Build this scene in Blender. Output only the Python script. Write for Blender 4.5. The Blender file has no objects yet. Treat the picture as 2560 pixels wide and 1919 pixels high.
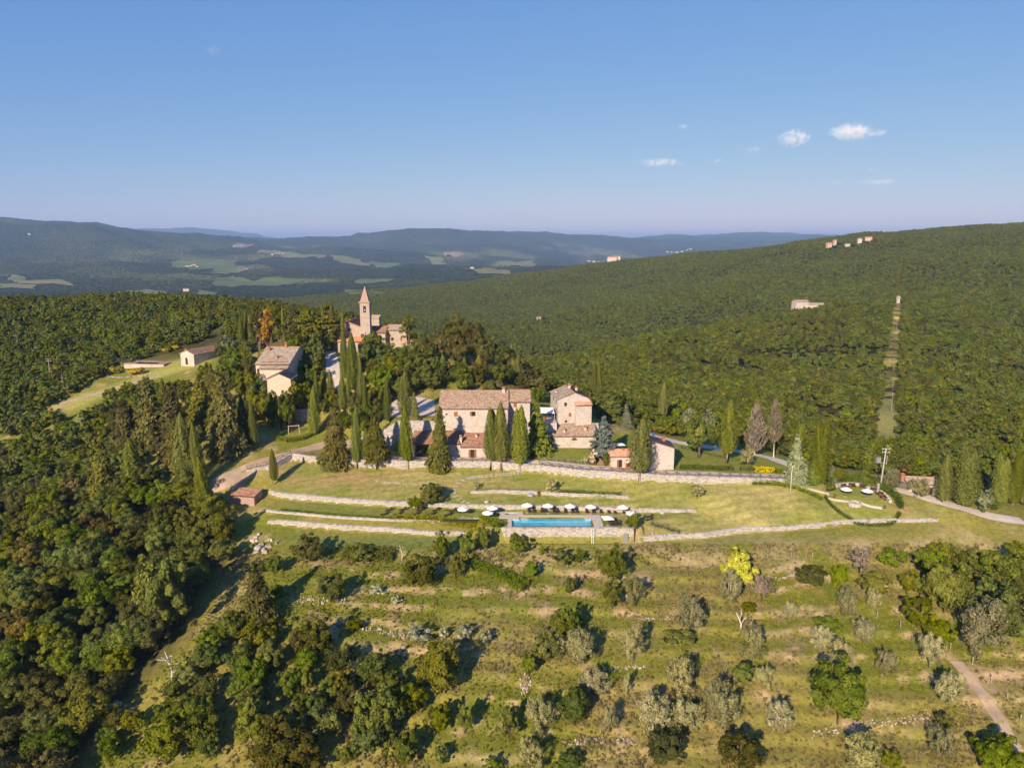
import bpy, bmesh, math, random
import numpy as np
from mathutils import Vector, Matrix
from mathutils.geometry import delaunay_2d_cdt
rad = math.radians
rng = np.random.default_rng(7)
random.seed(7)
scene = bpy.context.scene
COL = scene.collection

# ------------------------------------------------------------------ camera
F, CX, CY, PITCH, CAMZ = 1828.0, 1280.0, 959.5, rad(11.1), 70.0
cam_data = bpy.data.cameras.new('camera')
cam_data.sensor_width = 36.0
cam_data.lens = 36.0 * F / 2560.0
cam_data.clip_start = 1.0
cam_data.clip_end = 90000.0
cam = bpy.data.objects.new('camera', cam_data)
COL.objects.link(cam)
cam.location = (0, 0, CAMZ)
cam.rotation_euler = (rad(90) - PITCH, 0, 0)
scene.camera = cam

# ------------------------------------------------------------------ sky, sun, exposure
SUN_EL, SUN_AZ = rad(25), rad(24)          # sun stands behind the camera, to its left
LDIR = Vector((math.sin(SUN_AZ) * math.cos(SUN_EL), math.cos(SUN_AZ) * math.cos(SUN_EL), -math.sin(SUN_EL)))
world = bpy.data.worlds.new('World')
scene.world = world
world.use_nodes = True
wn = world.node_tree
wn.nodes.clear()
w_out = wn.nodes.new('ShaderNodeOutputWorld')
w_bg = wn.nodes.new('ShaderNodeBackground')
w_sky = wn.nodes.new('ShaderNodeTexSky')
w_sky.sky_type = 'NISHITA'
w_sky.sun_disc = False
w_sky.sun_elevation = SUN_EL
w_sky.sun_rotation = math.pi + SUN_AZ
w_sky.altitude = 500
w_sky.air_density = 1.0
w_sky.dust_density = 0.0
w_sky.ozone_density = 4.0
w_bg.inputs['Strength'].default_value = 0.125
# summer haze whitens the sky evenly towards the horizon: each channel of the clear sky is levelled a little
w_sep = wn.nodes.new('ShaderNodeSeparateColor'); w_com = wn.nodes.new('ShaderNodeCombineColor')
wn.links.new(w_sky.outputs[0], w_sep.inputs[0])
for k, (pw_, mul) in enumerate(((0.88, 0.56), (0.60, 0.92), (0.22, 2.52))):
    n1_ = wn.nodes.new('ShaderNodeMath'); n1_.operation = 'POWER'; n1_.inputs[1].default_value = pw_
    n2_ = wn.nodes.new('ShaderNodeMath'); n2_.operation = 'MULTIPLY'; n2_.inputs[1].default_value = mul
    wn.links.new(w_sep.outputs[k], n1_.inputs[0]); wn.links.new(n1_.outputs[0], n2_.inputs[0]); wn.links.new(n2_.outputs[0], w_com.inputs[k])
wn.links.new(w_com.outputs[0], w_bg.inputs[0])
wn.links.new(w_bg.outputs[0], w_out.inputs[0])
sun_data = bpy.data.lights.new('sun', 'SUN')
sun_data.energy = 5.0
sun_data.angle = rad(0.5)
sun_data.color = (1.0, 0.82, 0.585)
sun = bpy.data.objects.new('sun', sun_data)
COL.objects.link(sun)
sun.rotation_euler = LDIR.to_track_quat('-Z', 'Y').to_euler()
vs = scene.view_settings
vs.view_transform = 'Standard'
vs.look = 'None'
vs.exposure = 0.6
vs.gamma = 1.0
vs.use_curve_mapping = False
scene.render.engine = 'CYCLES'
cy = scene.cycles
cy.max_bounces = 5
cy.diffuse_bounces = 2
cy.glossy_bounces = 2
cy.transmission_bounces = 4
cy.transparent_max_bounces = 8
cy.volume_bounces = 0
cy.use_denoising = True
cy.use_adaptive_sampling = True
cy.adaptive_threshold = 0.03
cy.sample_clamp_indirect = 4.0

# ------------------------------------------------------------------ picture <-> place
def ray(px, py):
    a = (px - CX) / F
    b = (py - CY) / F
    return np.array([a, math.cos(PITCH) - b * math.sin(PITCH), -math.sin(PITCH) - b * math.cos(PITCH)])
def P(px, py, z):
    """where the sight line through a photo pixel meets the level z"""
    d = ray(px, py)
    t = (z - CAMZ) / d[2]
    return np.array([d[0] * t, d[1] * t, z])
def Q(px, py, y):
    """where it meets the vertical plane at distance y"""
    d = ray(px, py)
    t = y / d[1]
    return np.array([d[0] * t, y, CAMZ + d[2] * t])
def pxm(y, z=0.0):
    """photo pixels per metre at distance y, level z"""
    return F / (y * math.cos(PITCH) + (CAMZ - z) * math.sin(PITCH))

# ------------------------------------------------------------------ smooth noise on arrays
_perm = rng.permutation(4096)
def _hash(ix, iy, s):
    return _perm[(_perm[(ix + s * 131) & 4095] + iy) & 4095] / 4095.0
def vnoise(x, y, s=0):
    x = np.asarray(x, float); y = np.asarray(y, float)
    ix = np.floor(x).astype(int); iy = np.floor(y).astype(int)
    fx = x - ix; fy = y - iy
    fx = fx * fx * fx * (fx * (fx * 6 - 15) + 10); fy = fy * fy * fy * (fy * (fy * 6 - 15) + 10)
    a = _hash(ix, iy, s); b = _hash(ix + 1, iy, s); c = _hash(ix, iy + 1, s); d = _hash(ix + 1, iy + 1, s)
    return (a * (1 - fx) + b * fx) * (1 - fy) + (c * (1 - fx) + d * fx) * fy
def fbm(x, y, o=4, s=0):
    v = 0; a = 0.5; t = 0
    for k in range(o):
        v = v + a * vnoise(np.asarray(x) * 2 ** k + 17.3 * k, np.asarray(y) * 2 ** k - 9.1 * k, s + k)
        t += a; a *= 0.5
    return v / t
def sstep(a, b, v):
    t = np.clip((np.asarray(v, float) - a) / (b - a), 0, 1)
    return t * t * (3 - 2 * t)
def in_poly(x, y, poly):
    x = np.asarray(x); y = np.asarray(y)
    r = np.zeros(x.shape, bool)
    n = len(poly)
    for i in range(n):
        x1, y1 = poly[i][0], poly[i][1]; x2, y2 = poly[(i + 1) % n][0], poly[(i + 1) % n][1]
        if y1 == y2: continue
        c = ((y1 > y) != (y2 > y)) & (x < (x2 - x1) * (y - y1) / (y2 - y1) + x1)
        r ^= c
    return r
def dist_line(x, y, line):
    d = np.full(np.shape(x), 1e9)
    for i in range(len(line) - 1):
        ax, ay = line[i][0], line[i][1]; bx, by = line[i + 1][0], line[i + 1][1]
        L = (bx - ax) ** 2 + (by - ay) ** 2 + 1e-9
        t = np.clip(((x - ax) * (bx - ax) + (y - ay) * (by - ay)) / L, 0, 1)
        d = np.minimum(d, np.hypot(x - ax - t * (bx - ax), y - ay - t * (by - ay)))
    return d

# ------------------------------------------------------------------ object helpers
def tag(o, label=None, cat=None, group=None, kind=None):
    if label: o['label'] = label
    if cat: o['category'] = cat
    if group: o['group'] = group
    if kind: o['kind'] = kind
    return o
def link(o, parent=None):
    COL.objects.link(o)
    if parent is not None: o.parent = parent
    return o
def empty(name, loc=(0, 0, 0), rz=0.0):
    o = bpy.data.objects.new(name, None)
    o.empty_display_size = 0.5
    link(o)
    o.location = loc; o.rotation_euler = (0, 0, rz)
    return o
def mesh_np(name, verts, faces, mat=None, smooth=False):
    """verts (n,3); faces (m,k) int array with equal k"""
    me = bpy.data.meshes.new(name)
    verts = np.asarray(verts, np.float32); faces = np.asarray(faces, np.int32)
    m, k = faces.shape
    me.vertices.add(len(verts)); me.vertices.foreach_set('co', verts.ravel())
    me.loops.add(m * k); me.loops.foreach_set('vertex_index', faces.ravel())
    me.polygons.add(m)
    me.polygons.foreach_set('loop_start', np.arange(0, m * k, k, dtype=np.int32))
    me.polygons.foreach_set('loop_total', np.full(m, k, np.int32))
    if smooth: me.polygons.foreach_set('use_smooth', np.ones(m, bool))
    if mat: me.materials.append(mat)
    me.update(calc_edges=True)
    return me
def put(name, me, parent=None, loc=None, rot=None, scale=None):
    o = bpy.data.objects.new(name, me)
    link(o, parent)
    if loc is not None: o.location = loc
    if rot is not None: o.rotation_euler = rot
    if scale is not None: o.scale = scale
    return o
class MB:
    """collects boxes, bars, quads and tubes and builds ONE mesh object"""
    def __init__(s): s.v = []; s.f = []
    def add(s, vs, fs):
        b = len(s.v); s.v += [tuple(v) for v in vs]; s.f += [tuple(b + i for i in f) for f in fs]; return s
    def box(s, x0, y0, z0, x1, y1, z1):
        return s.add([(x0, y0, z0), (x1, y0, z0), (x1, y1, z0), (x0, y1, z0), (x0, y0, z1), (x1, y0, z1), (x1, y1, z1), (x0, y1, z1)],
                     [(0, 3, 2, 1), (4, 5, 6, 7), (0, 1, 5, 4), (1, 2, 6, 5), (2, 3, 7, 6), (3, 0, 4, 7)])
    def bar(s, a, b, w, h=None, up=(0, 0, 1)):
        a = Vector(a); b = Vector(b); h = h or w
        d = (b - a).normalized(); u = Vector(up)
        if abs(d.dot(u)) > 0.98: u = Vector((0, 1, 0))
        r = d.cross(u).normalized(); u = r.cross(d)
        vs = [p + r * (sx * w / 2) + u * (sz * h / 2) for p in (a, b) for sx, sz in ((-1, -1), (1, -1), (1, 1), (-1, 1))]
        return s.add(vs, [(0, 1, 2, 3), (7, 6, 5, 4), (0, 4, 5, 1), (1, 5, 6, 2), (2, 6, 7, 3), (3, 7, 4, 0)])
    def tube(s, pts, radii, n=6, cap=True):
        rings = []
        pts = [Vector(p) for p in pts]
        for i, p in enumerate(pts):
            d = (pts[min(i + 1, len(pts) - 1)] - pts[max(i - 1, 0)]).normalized()
            u = Vector((0, 0, 1)) if abs(d.z) < 0.9 else Vector((1, 0, 0))
            r = d.cross(u).normalized(); u = r.cross(d)
            rings.append([p + (r * math.cos(2 * math.pi * k / n) + u * math.sin(2 * math.pi * k / n)) * radii[i] for k in range(n)])
        fs = []
        for i in range(len(rings) - 1):
            for k in range(n):
                fs.append((i * n + k, i * n + (k + 1) % n, (i + 1) * n + (k + 1) % n, (i + 1) * n + k))
        if cap:
            fs.append(tuple(range(n - 1, -1, -1))); fs.append(tuple((len(rings) - 1) * n + k for k in range(n)))
        return s.add([v for r in rings for v in r], fs)
    def lathe(s, prof, n=12, cx=0, cy=0):
        vs = []; fs = []
        for (r, z) in prof:
            for k in range(n):
                a = 2 * math.pi * k / n
                vs.append((cx + r * math.cos(a), cy + r * math.sin(a), z))
        for i in range(len(prof) - 1):
            for k in range(n):
                fs.append((i * n + k, i * n + (k + 1) % n, (i + 1) * n + (k + 1) % n, (i + 1) * n + k))
        return s.add(vs, fs)
    def mesh(s, name, mat=None, smooth=False):
        me = bpy.data.meshes.new(name)
        me.from_pydata(s.v, [], s.f)
        if smooth: me.polygons.foreach_set('use_smooth', np.ones(len(me.polygons), bool))
        if mat: me.materials.append(mat)
        me.update()
        return me
    def build(s, name, mat, parent=None, smooth=False):
        return put(name, s.mesh(name, mat, smooth), parent)

# ------------------------------------------------------------------ materials
MAT = {}
class NT:
    def __init__(s, name):
        s.m = bpy.data.materials.new(name); s.m.use_nodes = True
        s.t = s.m.node_tree; s.t.nodes.clear()
        s.out = s.t.nodes.new('ShaderNodeOutputMaterial')
    def n(s, typ, **kw):
        nd = s.t.nodes.new(typ)
        for k, v in kw.items():
            if k.startswith('i_'):
                key = k[2:]
                key = int(key) if key.isdigit() else key.replace('_', ' ')
                nd.inputs[key].default_value = v
            else: setattr(nd, k, v)
        return nd
    def l(s, a, b): s.t.links.new(a, b)
    def coord(s, which='Object'): return s.n('ShaderNodeTexCoord').outputs[which]
    def geo(s): return s.n('ShaderNodeNewGeometry')
    def noise(s, scale, detail=4, vec=None, rough=0.6):
        nd = s.n('ShaderNodeTexNoise'); nd.inputs['Scale'].default_value = scale; nd.inputs['Detail'].default_value = detail
        nd.inputs['Roughness'].default_value = rough
        if vec is not None: s.l(vec, nd.inputs['Vector'])
        return nd.outputs['Fac']
    def ramp(s, fac, stops):
        nd = s.n('ShaderNodeValToRGB'); e = nd.color_ramp.elements
        while len(e) < len(stops): e.new(0.5)
        for el, (p, c) in zip(e, stops):
            el.position = p; el.color = (*c, 1) if len(c) == 3 else c
        s.l(fac, nd.inputs[0]); return nd.outputs[0]
    def mix(s, fac, a, b, mode='MIX'):
        nd = s.n('ShaderNodeMix', data_type='RGBA', blend_type=mode)
        for sock, v in ((nd.inputs[0], fac), (nd.inputs[6], a), (nd.inputs[7], b)):
            if hasattr(v, 'is_output'): s.l(v, sock)
            elif isinstance(v, (int, float)): sock.default_value = v
            else: sock.default_value = (*v, 1) if len(v) == 3 else v
        return nd.outputs[2]
    def math(s, op, a, b=0.0):
        nd = s.n('ShaderNodeMath', operation=op)
        for sock, v in zip(nd.inputs, (a, b)):
            if hasattr(v, 'is_output'): s.l(v, sock)
            else: sock.default_value = v
        return nd.outputs[0]
    def bsdf(s, col, rough=0.85, spec=0.2, bump=None, bstr=0.3, bdist=0.05, **kw):
        b = s.n('ShaderNodeBsdfPrincipled')
        if hasattr(col, 'is_output'): s.l(col, b.inputs['Base Color'])
        else: b.inputs['Base Color'].default_value = (*col, 1)
        if hasattr(rough, 'is_output'): s.l(rough, b.inputs['Roughness'])
        else: b.inputs['Roughness'].default_value = rough
        b.inputs['Specular IOR Level'].default_value = spec
        for k, v in kw.items(): b.inputs[k.replace('_', ' ')].default_value = v
        if bump is not None:
            bp = s.n('ShaderNodeBump'); bp.inputs['Strength'].default_value = bstr; bp.inputs['Distance'].default_value = bdist
            s.l(bump, bp.inputs['Height']); s.l(bp.outputs[0], b.inputs['Normal'])
        s.l(b.outputs[0], s.out.inputs['Surface'])
        return b
def foliage(name, dark, mid, light, trans=0.25, hue=0.04, rough=0.75, spec=0.06):
    if name not in ('white_flowers', 'pink_flowers', 'broom_flowers', 'dry_grass', 'blue_leaves', 'pale_leaves', 'dead_leaves', 'yellow_leaves'):
        k = 1.12 if name == 'bright_leaves' else 2.0 if name == 'wood_leaves' else 2.1 if name == 'cypress_leaves' else 1.6 if name == 'olive_leaves' else 1.7
        dark, mid, light = [(v[0] * k * 1.2, v[1] * k * 1.03, v[2] * k * (.8 if name in ('olive_leaves', 'lavender_leaves') else .55)) for v in (dark, mid, light)]
    """leaf material: per-leaf tint stored on the mesh, per-tree drift from the object's random"""
    t = NT(name)
    at = t.n('ShaderNodeAttribute', attribute_name='tint')
    oi = t.n('ShaderNodeObjectInfo')
    col = t.ramp(at.outputs['Fac'], [(0.0, dark), (0.5, mid), (1.0, light)])
    hs = t.n('ShaderNodeHueSaturation')
    t.l(col, hs.inputs['Color'])
    mr = t.n('ShaderNodeMapRange'); mr.inputs[3].default_value = 0.5 - hue; mr.inputs[4].default_value = 0.5 + hue * 0.6
    t.l(oi.outputs['Random'], mr.inputs[0]); t.l(mr.outputs[0], hs.inputs['Hue'])
    m2 = t.n('ShaderNodeMapRange'); m2.inputs[3].default_value = 1.0 if name == 'yellow_leaves' else 0.72; m2.inputs[4].default_value = 1.0 if name == 'yellow_leaves' else 1.25
    r2 = t.math('FRACT', t.math('MULTIPLY', oi.outputs['Random'], 7.31))
    t.l(r2, m2.inputs[0]); t.l(m2.outputs[0], hs.inputs['Value'])
    m3 = t.n('ShaderNodeMapRange'); m3.inputs[3].default_value = 0.85; m3.inputs[4].default_value = 1.1
    r3 = t.math('FRACT', t.math('MULTIPLY', oi.outputs['Random'], 19.7))
    t.l(r3, m3.inputs[0]); t.l(m3.outputs[0], hs.inputs['Saturation'])
    b = t.bsdf(hs.outputs[0], rough, spec)
    tr = t.n('ShaderNodeBsdfTranslucent'); t.l(hs.outputs[0], tr.inputs[0])
    ms = t.n('ShaderNodeMixShader'); ms.inputs[0].default_value = trans
    t.l(b.outputs[0], ms.inputs[1]); t.l(tr.outputs[0], ms.inputs[2])
    t.l(ms.outputs[0], t.out.inputs['Surface'])
    MAT[name] = t.m
foliage('oak_leaves', (0.030, 0.048, 0.010), (0.060, 0.085, 0.017), (0.105, 0.130, 0.028))
foliage('wood_leaves', (0.029, 0.047, 0.011), (0.054, 0.079, 0.016), (0.093, 0.118, 0.026), hue=0.03)
foliage('holm_leaves', (0.022, 0.030, 0.010), (0.045, 0.056, 0.018), (0.085, 0.092, 0.034), hue=0.03)
foliage('holm_bloom', (0.034, 0.038, 0.012), (0.072, 0.072, 0.024), (0.125, 0.115, 0.042), hue=0.02)
foliage('bright_leaves', (0.05, 0.085, 0.010), (0.10, 0.145, 0.016), (0.17, 0.215, 0.03), hue=0.03)
foliage('yellow_leaves', (0.30, 0.31, 0.015), (0.52, 0.52, 0.03), (0.72, 0.70, 0.07), hue=0.01)
foliage('cypress_leaves', (0.026, 0.038, 0.010), (0.052, 0.068, 0.017), (0.088, 0.104, 0.028), trans=0.08, hue=0.02)
foliage('pine_leaves', (0.028, 0.036, 0.010), (0.058, 0.066, 0.018), (0.10, 0.105, 0.032), trans=0.1, hue=0.02)
foliage('cedar_leaves', (0.028, 0.045, 0.014), (0.052, 0.078, 0.024), (0.085, 0.115, 0.036), trans=0.1, hue=0.02)
foliage('blue_leaves', (0.10, 0.13, 0.11), (0.17, 0.21, 0.18), (0.26, 0.30, 0.26), trans=0.1, hue=0.01)
foliage('pale_leaves', (0.10, 0.13, 0.06), (0.19, 0.22, 0.11), (0.32, 0.34, 0.20), trans=0.15, hue=0.01)
foliage('olive_leaves', (0.080, 0.095, 0.045), (0.145, 0.160, 0.085), (0.23, 0.24, 0.14), trans=0.15, hue=0.01)
foliage('dead_leaves', (0.14, 0.105, 0.075), (0.24, 0.185, 0.14), (0.34, 0.275, 0.215), trans=0.1, hue=0.01)
foliage('rust_leaves', (0.10, 0.055, 0.015), (0.17, 0.10, 0.03), (0.22, 0.15, 0.05), trans=0.1, hue=0.01)
foliage('white_flowers', (0.10, 0.13, 0.03), (0.50, 0.48, 0.28), (0.80, 0.76, 0.56), trans=0.15, hue=0.01)
foliage('pink_flowers', (0.25, 0.20, 0.10), (0.60, 0.40, 0.30), (0.75, 0.60, 0.48), trans=0.15, hue=0.02)
foliage('broom_flowers', (0.20, 0.18, 0.01), (0.55, 0.42, 0.01), (0.70, 0.55, 0.03), trans=0.15, hue=0.01)
foliage('hedge_leaves', (0.030, 0.050, 0.008), (0.060, 0.095, 0.013), (0.10, 0.15, 0.025), trans=0.1, hue=0.02)
foliage('lavender_leaves', (0.06, 0.075, 0.05), (0.11, 0.125, 0.085), (0.17, 0.17, 0.14), trans=0.1, hue=0.02)
foliage('dry_grass', (0.15, 0.125, 0.045), (0.26, 0.21, 0.085), (0.38, 0.31, 0.15), trans=0.25, hue=0.02)
foliage('green_grass', (0.065, 0.085, 0.012), (0.11, 0.135, 0.022), (0.17, 0.19, 0.04), trans=0.25, hue=0.03)

def simple(name, col, rough=0.8, var=0.25, scale=3.0, spec=0.2, bump=0.2, metallic=0.0):
    t = NT(name)
    f = t.noise(scale, 5, t.coord())
    lo = tuple(c * (1 - var) for c in col); hi = tuple(min(c * (1 + var), 0.95) for c in col)
    c = t.ramp(f, [(0.3, lo), (0.7, hi)])
    t.bsdf(c, rough, spec, f, bump, 0.03, Metallic=metallic)
    MAT[name] = t.m
simple('bark', (0.12, 0.085, 0.06), 0.95, 0.4, 4)
simple('pale_bark', (0.36, 0.29, 0.24), 0.95, 0.3, 4)
simple('dead_wood', (0.55, 0.50, 0.44), 0.9, 0.25, 5)
simple('wood_dark', (0.055, 0.035, 0.025), 0.7, 0.3, 6)
simple('wood_door', (0.30, 0.10, 0.035), 0.6, 0.25, 5)
simple('wood_fence', (0.13, 0.10, 0.08), 0.9, 0.3, 6)
simple('wood_pole', (0.27, 0.21, 0.17), 0.9, 0.25, 3)
simple('concrete_pole', (0.40, 0.37, 0.34), 0.8, 0.12, 2)
simple('lounger_weave', (0.050, 0.038, 0.034), 0.7, 0.25, 20)
simple('canvas', (0.80, 0.78, 0.74), 0.85, 0.05, 2, bump=0.05)
simple('metal_grey', (0.42, 0.42, 0.42), 0.45, 0.1, 4, 0.5, metallic=0.6)
simple('white_paint', (0.78, 0.76, 0.72), 0.6, 0.06, 3)
simple('terracotta', (0.42, 0.17, 0.085), 0.85, 0.25, 3)
simple('brick_red', (0.36, 0.15, 0.10), 0.9, 0.3, 8)
simple('paving_pale', (0.56, 0.48, 0.39), 0.85, 0.12, 1.2)
simple('paving_rose', (0.391, 0.230, 0.170), 0.85, 0.15, 1.2)
simple('plaster_cream', (0.54, 0.44, 0.33), 0.9, 0.10, 0.5, bump=0.1)
simple('plaster_ochre', (0.510, 0.374, 0.255), 0.9, 0.15, 0.5, bump=0.1)
simple('pink_stone', (0.374, 0.255, 0.204), 0.9, 0.2, 2)
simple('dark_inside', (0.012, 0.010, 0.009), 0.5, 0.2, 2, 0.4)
simple('soil', (0.24, 0.155, 0.09), 0.95, 0.3, 1.0)
simple('blue_cloth', (0.10, 0.30, 0.55), 0.6, 0.1, 3)
simple('cushion', (0.62, 0.50, 0.40), 0.8, 0.1, 3)

# window glass: dark, reflecting
t = NT('window_glass'); t.bsdf((0.03, 0.03, 0.032), 0.08, 0.6); MAT['window_glass'] = t.m
t = NT('car_paint'); t.bsdf((0.02, 0.022, 0.028), 0.25, 0.6); MAT['car_paint'] = t.m

def stone(name, tones, scale, joint, mortar=0.5):
    """rubble masonry: a cell pattern gives stones their own tone and the joints their relief"""
    t = NT(name)
    mp = t.n('ShaderNodeMapping'); mp.inputs['Scale'].default_value = (1.0, 1.0, 1.7)
    t.l(t.coord(), mp.inputs[0])
    wob = t.n('ShaderNodeTexNoise'); wob.inputs['Scale'].default_value = 1.5; t.l(mp.outputs[0], wob.inputs['Vector'])
    va = t.n('ShaderNodeVectorMath', operation='MULTIPLY_ADD'); va.inputs[1].default_value = (0.25, 0.25, 0.25)
    t.l(wob.outputs['Color'], va.inputs[0]); t.l(mp.outputs[0], va.inputs[2])
    v1 = t.n('ShaderNodeTexVoronoi'); v1.inputs['Scale'].default_value = scale; t.l(va.outputs[0], v1.inputs['Vector'])
    v2 = t.n('ShaderNodeTexVoronoi', feature='DISTANCE_TO_EDGE'); v2.inputs['Scale'].default_value = scale; t.l(va.outputs[0], v2.inputs['Vector'])
    sp = t.n('ShaderNodeSeparateColor'); t.l(v1.outputs['Color'], sp.inputs[0])
    c = t.ramp(sp.outputs[0], [(i / (len(tones) - 1), x) for i, x in enumerate(tones)])
    ed = t.ramp(v2.outputs['Distance'], [(0.0, (0, 0, 0)), (joint, (1, 1, 1))])
    c = t.mix(ed, tuple(x * mortar for x in tones[len(tones) // 2]), c)
    big = t.noise(0.35, 3, t.coord())
    c = t.mix(t.ramp(big, [(0.35, (0, 0, 0)), (0.75, (0.45, 0.45, 0.45))]), c, (0.25, 0.20, 0.16))
    c = t.mix(t.math('MULTIPLY', t.noise(9, 3, t.coord()), 0.4), c, (0.60, 0.53, 0.45))
    t.bsdf(c, 0.92, 0.15, ed, 0.5, 0.06)
    MAT[name] = t.m
stone('stone_house', [(0.254, 0.197, 0.168), (0.474, 0.403, 0.358), (0.542, 0.475, 0.431), (0.558, 0.483, 0.443), (0.592, 0.536, 0.505), (0.423, 0.339, 0.294)], 2.6, 0.08, 1.08)
stone('stone_church', [(0.242, 0.176, 0.138), (0.380, 0.290, 0.230), (0.449, 0.352, 0.285), (0.484, 0.396, 0.322), (0.328, 0.238, 0.184)], 2.2, 0.10, 0.9)
stone('stone_dry', [(0.240, 0.206, 0.176), (0.416, 0.371, 0.326), (0.496, 0.453, 0.405), (0.336, 0.288, 0.246)], 2.6, 0.12, 0.35)
# single stones of the dry walls: tone from the island
t = NT('wall_stones')
g = t.geo()
c = t.ramp(g.outputs['Random Per Island'], [(0.0, (0.254, 0.214, 0.194)), (0.25, (0.424, 0.374, 0.347)), (0.6, (0.526, 0.481, 0.449)), (0.85, (0.594, 0.552, 0.531)), (1.0, (0.339, 0.321, 0.327))])
f = t.noise(6, 4, t.coord())
c = t.mix(t.ramp(f, [(0.35, (0.0, 0, 0)), (0.8, (0.6, 0.6, 0.6))]), c, (0.34, 0.30, 0.24))
t.bsdf(c, 0.95, 0.1, f, 0.4, 0.05)
MAT['wall_stones'] = t.m
t = NT('field_stones')
g = t.geo()
c = t.ramp(g.outputs['Random Per Island'], [(0.0, (0.254, 0.194, 0.151)), (0.4, (0.403, 0.324, 0.255)), (0.8, (0.488, 0.410, 0.348)), (1.0, (0.551, 0.497, 0.441))])
t.bsdf(c, 0.95, 0.1, t.noise(6, 4, t.coord()), 0.4, 0.05)
MAT['field_stones'] = t.m

def tiles(name, tones, moss=0.3):
    """clay tiles: each cell of the tile grid (uv) takes its own tone"""
    t = NT(name)
    uv = t.n('ShaderNodeUVMap', uv_map='tiles')
    fl = t.n('ShaderNodeVectorMath', operation='FLOOR'); t.l(uv.outputs[0], fl.inputs[0])
    wn_ = t.n('ShaderNodeTexWhiteNoise', noise_dimensions='2D'); t.l(fl.outputs[0], wn_.inputs['Vector'])
    c = t.ramp(wn_.outputs['Value'], [(i / (len(tones) - 1), x) for i, x in enumerate(tones)])
    f = t.noise(0.5, 5, t.coord())
    c = t.mix(t.ramp(f, [(0.42, (0, 0, 0)), (0.75, (moss, moss, moss))]), c, (0.26, 0.20, 0.15))
    f2 = t.noise(7, 3, t.coord())
    t.bsdf(c, 0.92, 0.1, f2, 0.3, 0.03)
    MAT[name] = t.m
tiles('tiles_old', [(0.16, 0.11, 0.085), (0.26, 0.175, 0.13), (0.32, 0.225, 0.175), (0.28, 0.20, 0.16), (0.39, 0.30, 0.245)], 0.5)
tiles('tiles_grey', [(0.16, 0.13, 0.11), (0.25, 0.205, 0.17), (0.32, 0.265, 0.225), (0.27, 0.225, 0.19), (0.38, 0.325, 0.28)], 0.4)
tiles('tiles_brown', [(0.15, 0.075, 0.05), (0.24, 0.12, 0.08), (0.30, 0.16, 0.11), (0.22, 0.12, 0.085), (0.36, 0.22, 0.16)], 0.35)
tiles('tiles_orange', [(0.34, 0.13, 0.06), (0.46, 0.19, 0.09), (0.52, 0.23, 0.12), (0.42, 0.17, 0.09), (0.48, 0.28, 0.18)], 0.12)
tiles('tiles_rose', [(0.32, 0.15, 0.10), (0.44, 0.23, 0.16), (0.50, 0.29, 0.21), (0.42, 0.24, 0.17), (0.54, 0.36, 0.28)], 0.3)

# ground: colour painted on the sheet (what grows there), fine grain and relief here
t = NT('ground')
at = t.n('ShaderNodeAttribute', attribute_name='cover')
ob = t.coord()
f1 = t.noise(0.9, 6, ob, 0.7)
f2 = t.noise(5.0, 4, ob, 0.7)
c = t.mix(1.0, at.outputs['Color'], t.ramp(f1, [(0.25, (0.55, 0.58, 0.52)), (0.5, (1, 1, 1)), (0.78, (1.45, 1.38, 1.25))]), 'MULTIPLY')
c = t.mix(1.0, c, t.ramp(f2, [(0.28, (0.68, 0.68, 0.66)), (0.72, (1.3, 1.3, 1.28))]), 'MULTIPLY')
h = t.math('ADD', f1, t.math('MULTIPLY', f2, 0.35))
t.bsdf(c, 0.95, 0.02, h, 0.7, 0.35)
MAT['ground'] = t.m
# far land: woods too far to tell the trees apart
t = NT('far_land')
at = t.n('ShaderNodeAttribute', attribute_name='cover')
ob = t.coord()
v = t.n('ShaderNodeTexVoronoi'); v.inputs['Scale'].default_value = 0.055; v.inputs['Randomness'].default_value = 1; t.l(ob, v.inputs['Vector'])
f1 = t.noise(0.02, 6, ob, 0.75)
f2 = t.noise(0.004, 4, ob, 0.6)
sp = t.n('ShaderNodeSeparateColor'); t.l(v.outputs['Color'], sp.inputs[0])
c = t.mix(1.0, at.outputs['Color'], t.ramp(f1, [(0.3, (0.35, 0.4, 0.4)), (0.7, (1.5, 1.4, 1.3))]), 'MULTIPLY')
c = t.mix(1.0, c, t.ramp(sp.outputs[0], [(0.0, (0.6, 0.62, 0.6)), (1.0, (1.4, 1.35, 1.3))]), 'MULTIPLY')
c = t.mix(1.0, c, t.ramp(f2, [(0.3, (0.75, 0.8, 0.8)), (0.7, (1.2, 1.15, 1.05))]), 'MULTIPLY')
h = t.math('ADD', t.math('MULTIPLY', v.outputs['Distance'], -1.0), t.math('MULTIPLY', f1, 1.5))
t.bsdf(c, 1.0, 0.0, h, 1.0, 9.0)
MAT['far_land'] = t.m
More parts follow.
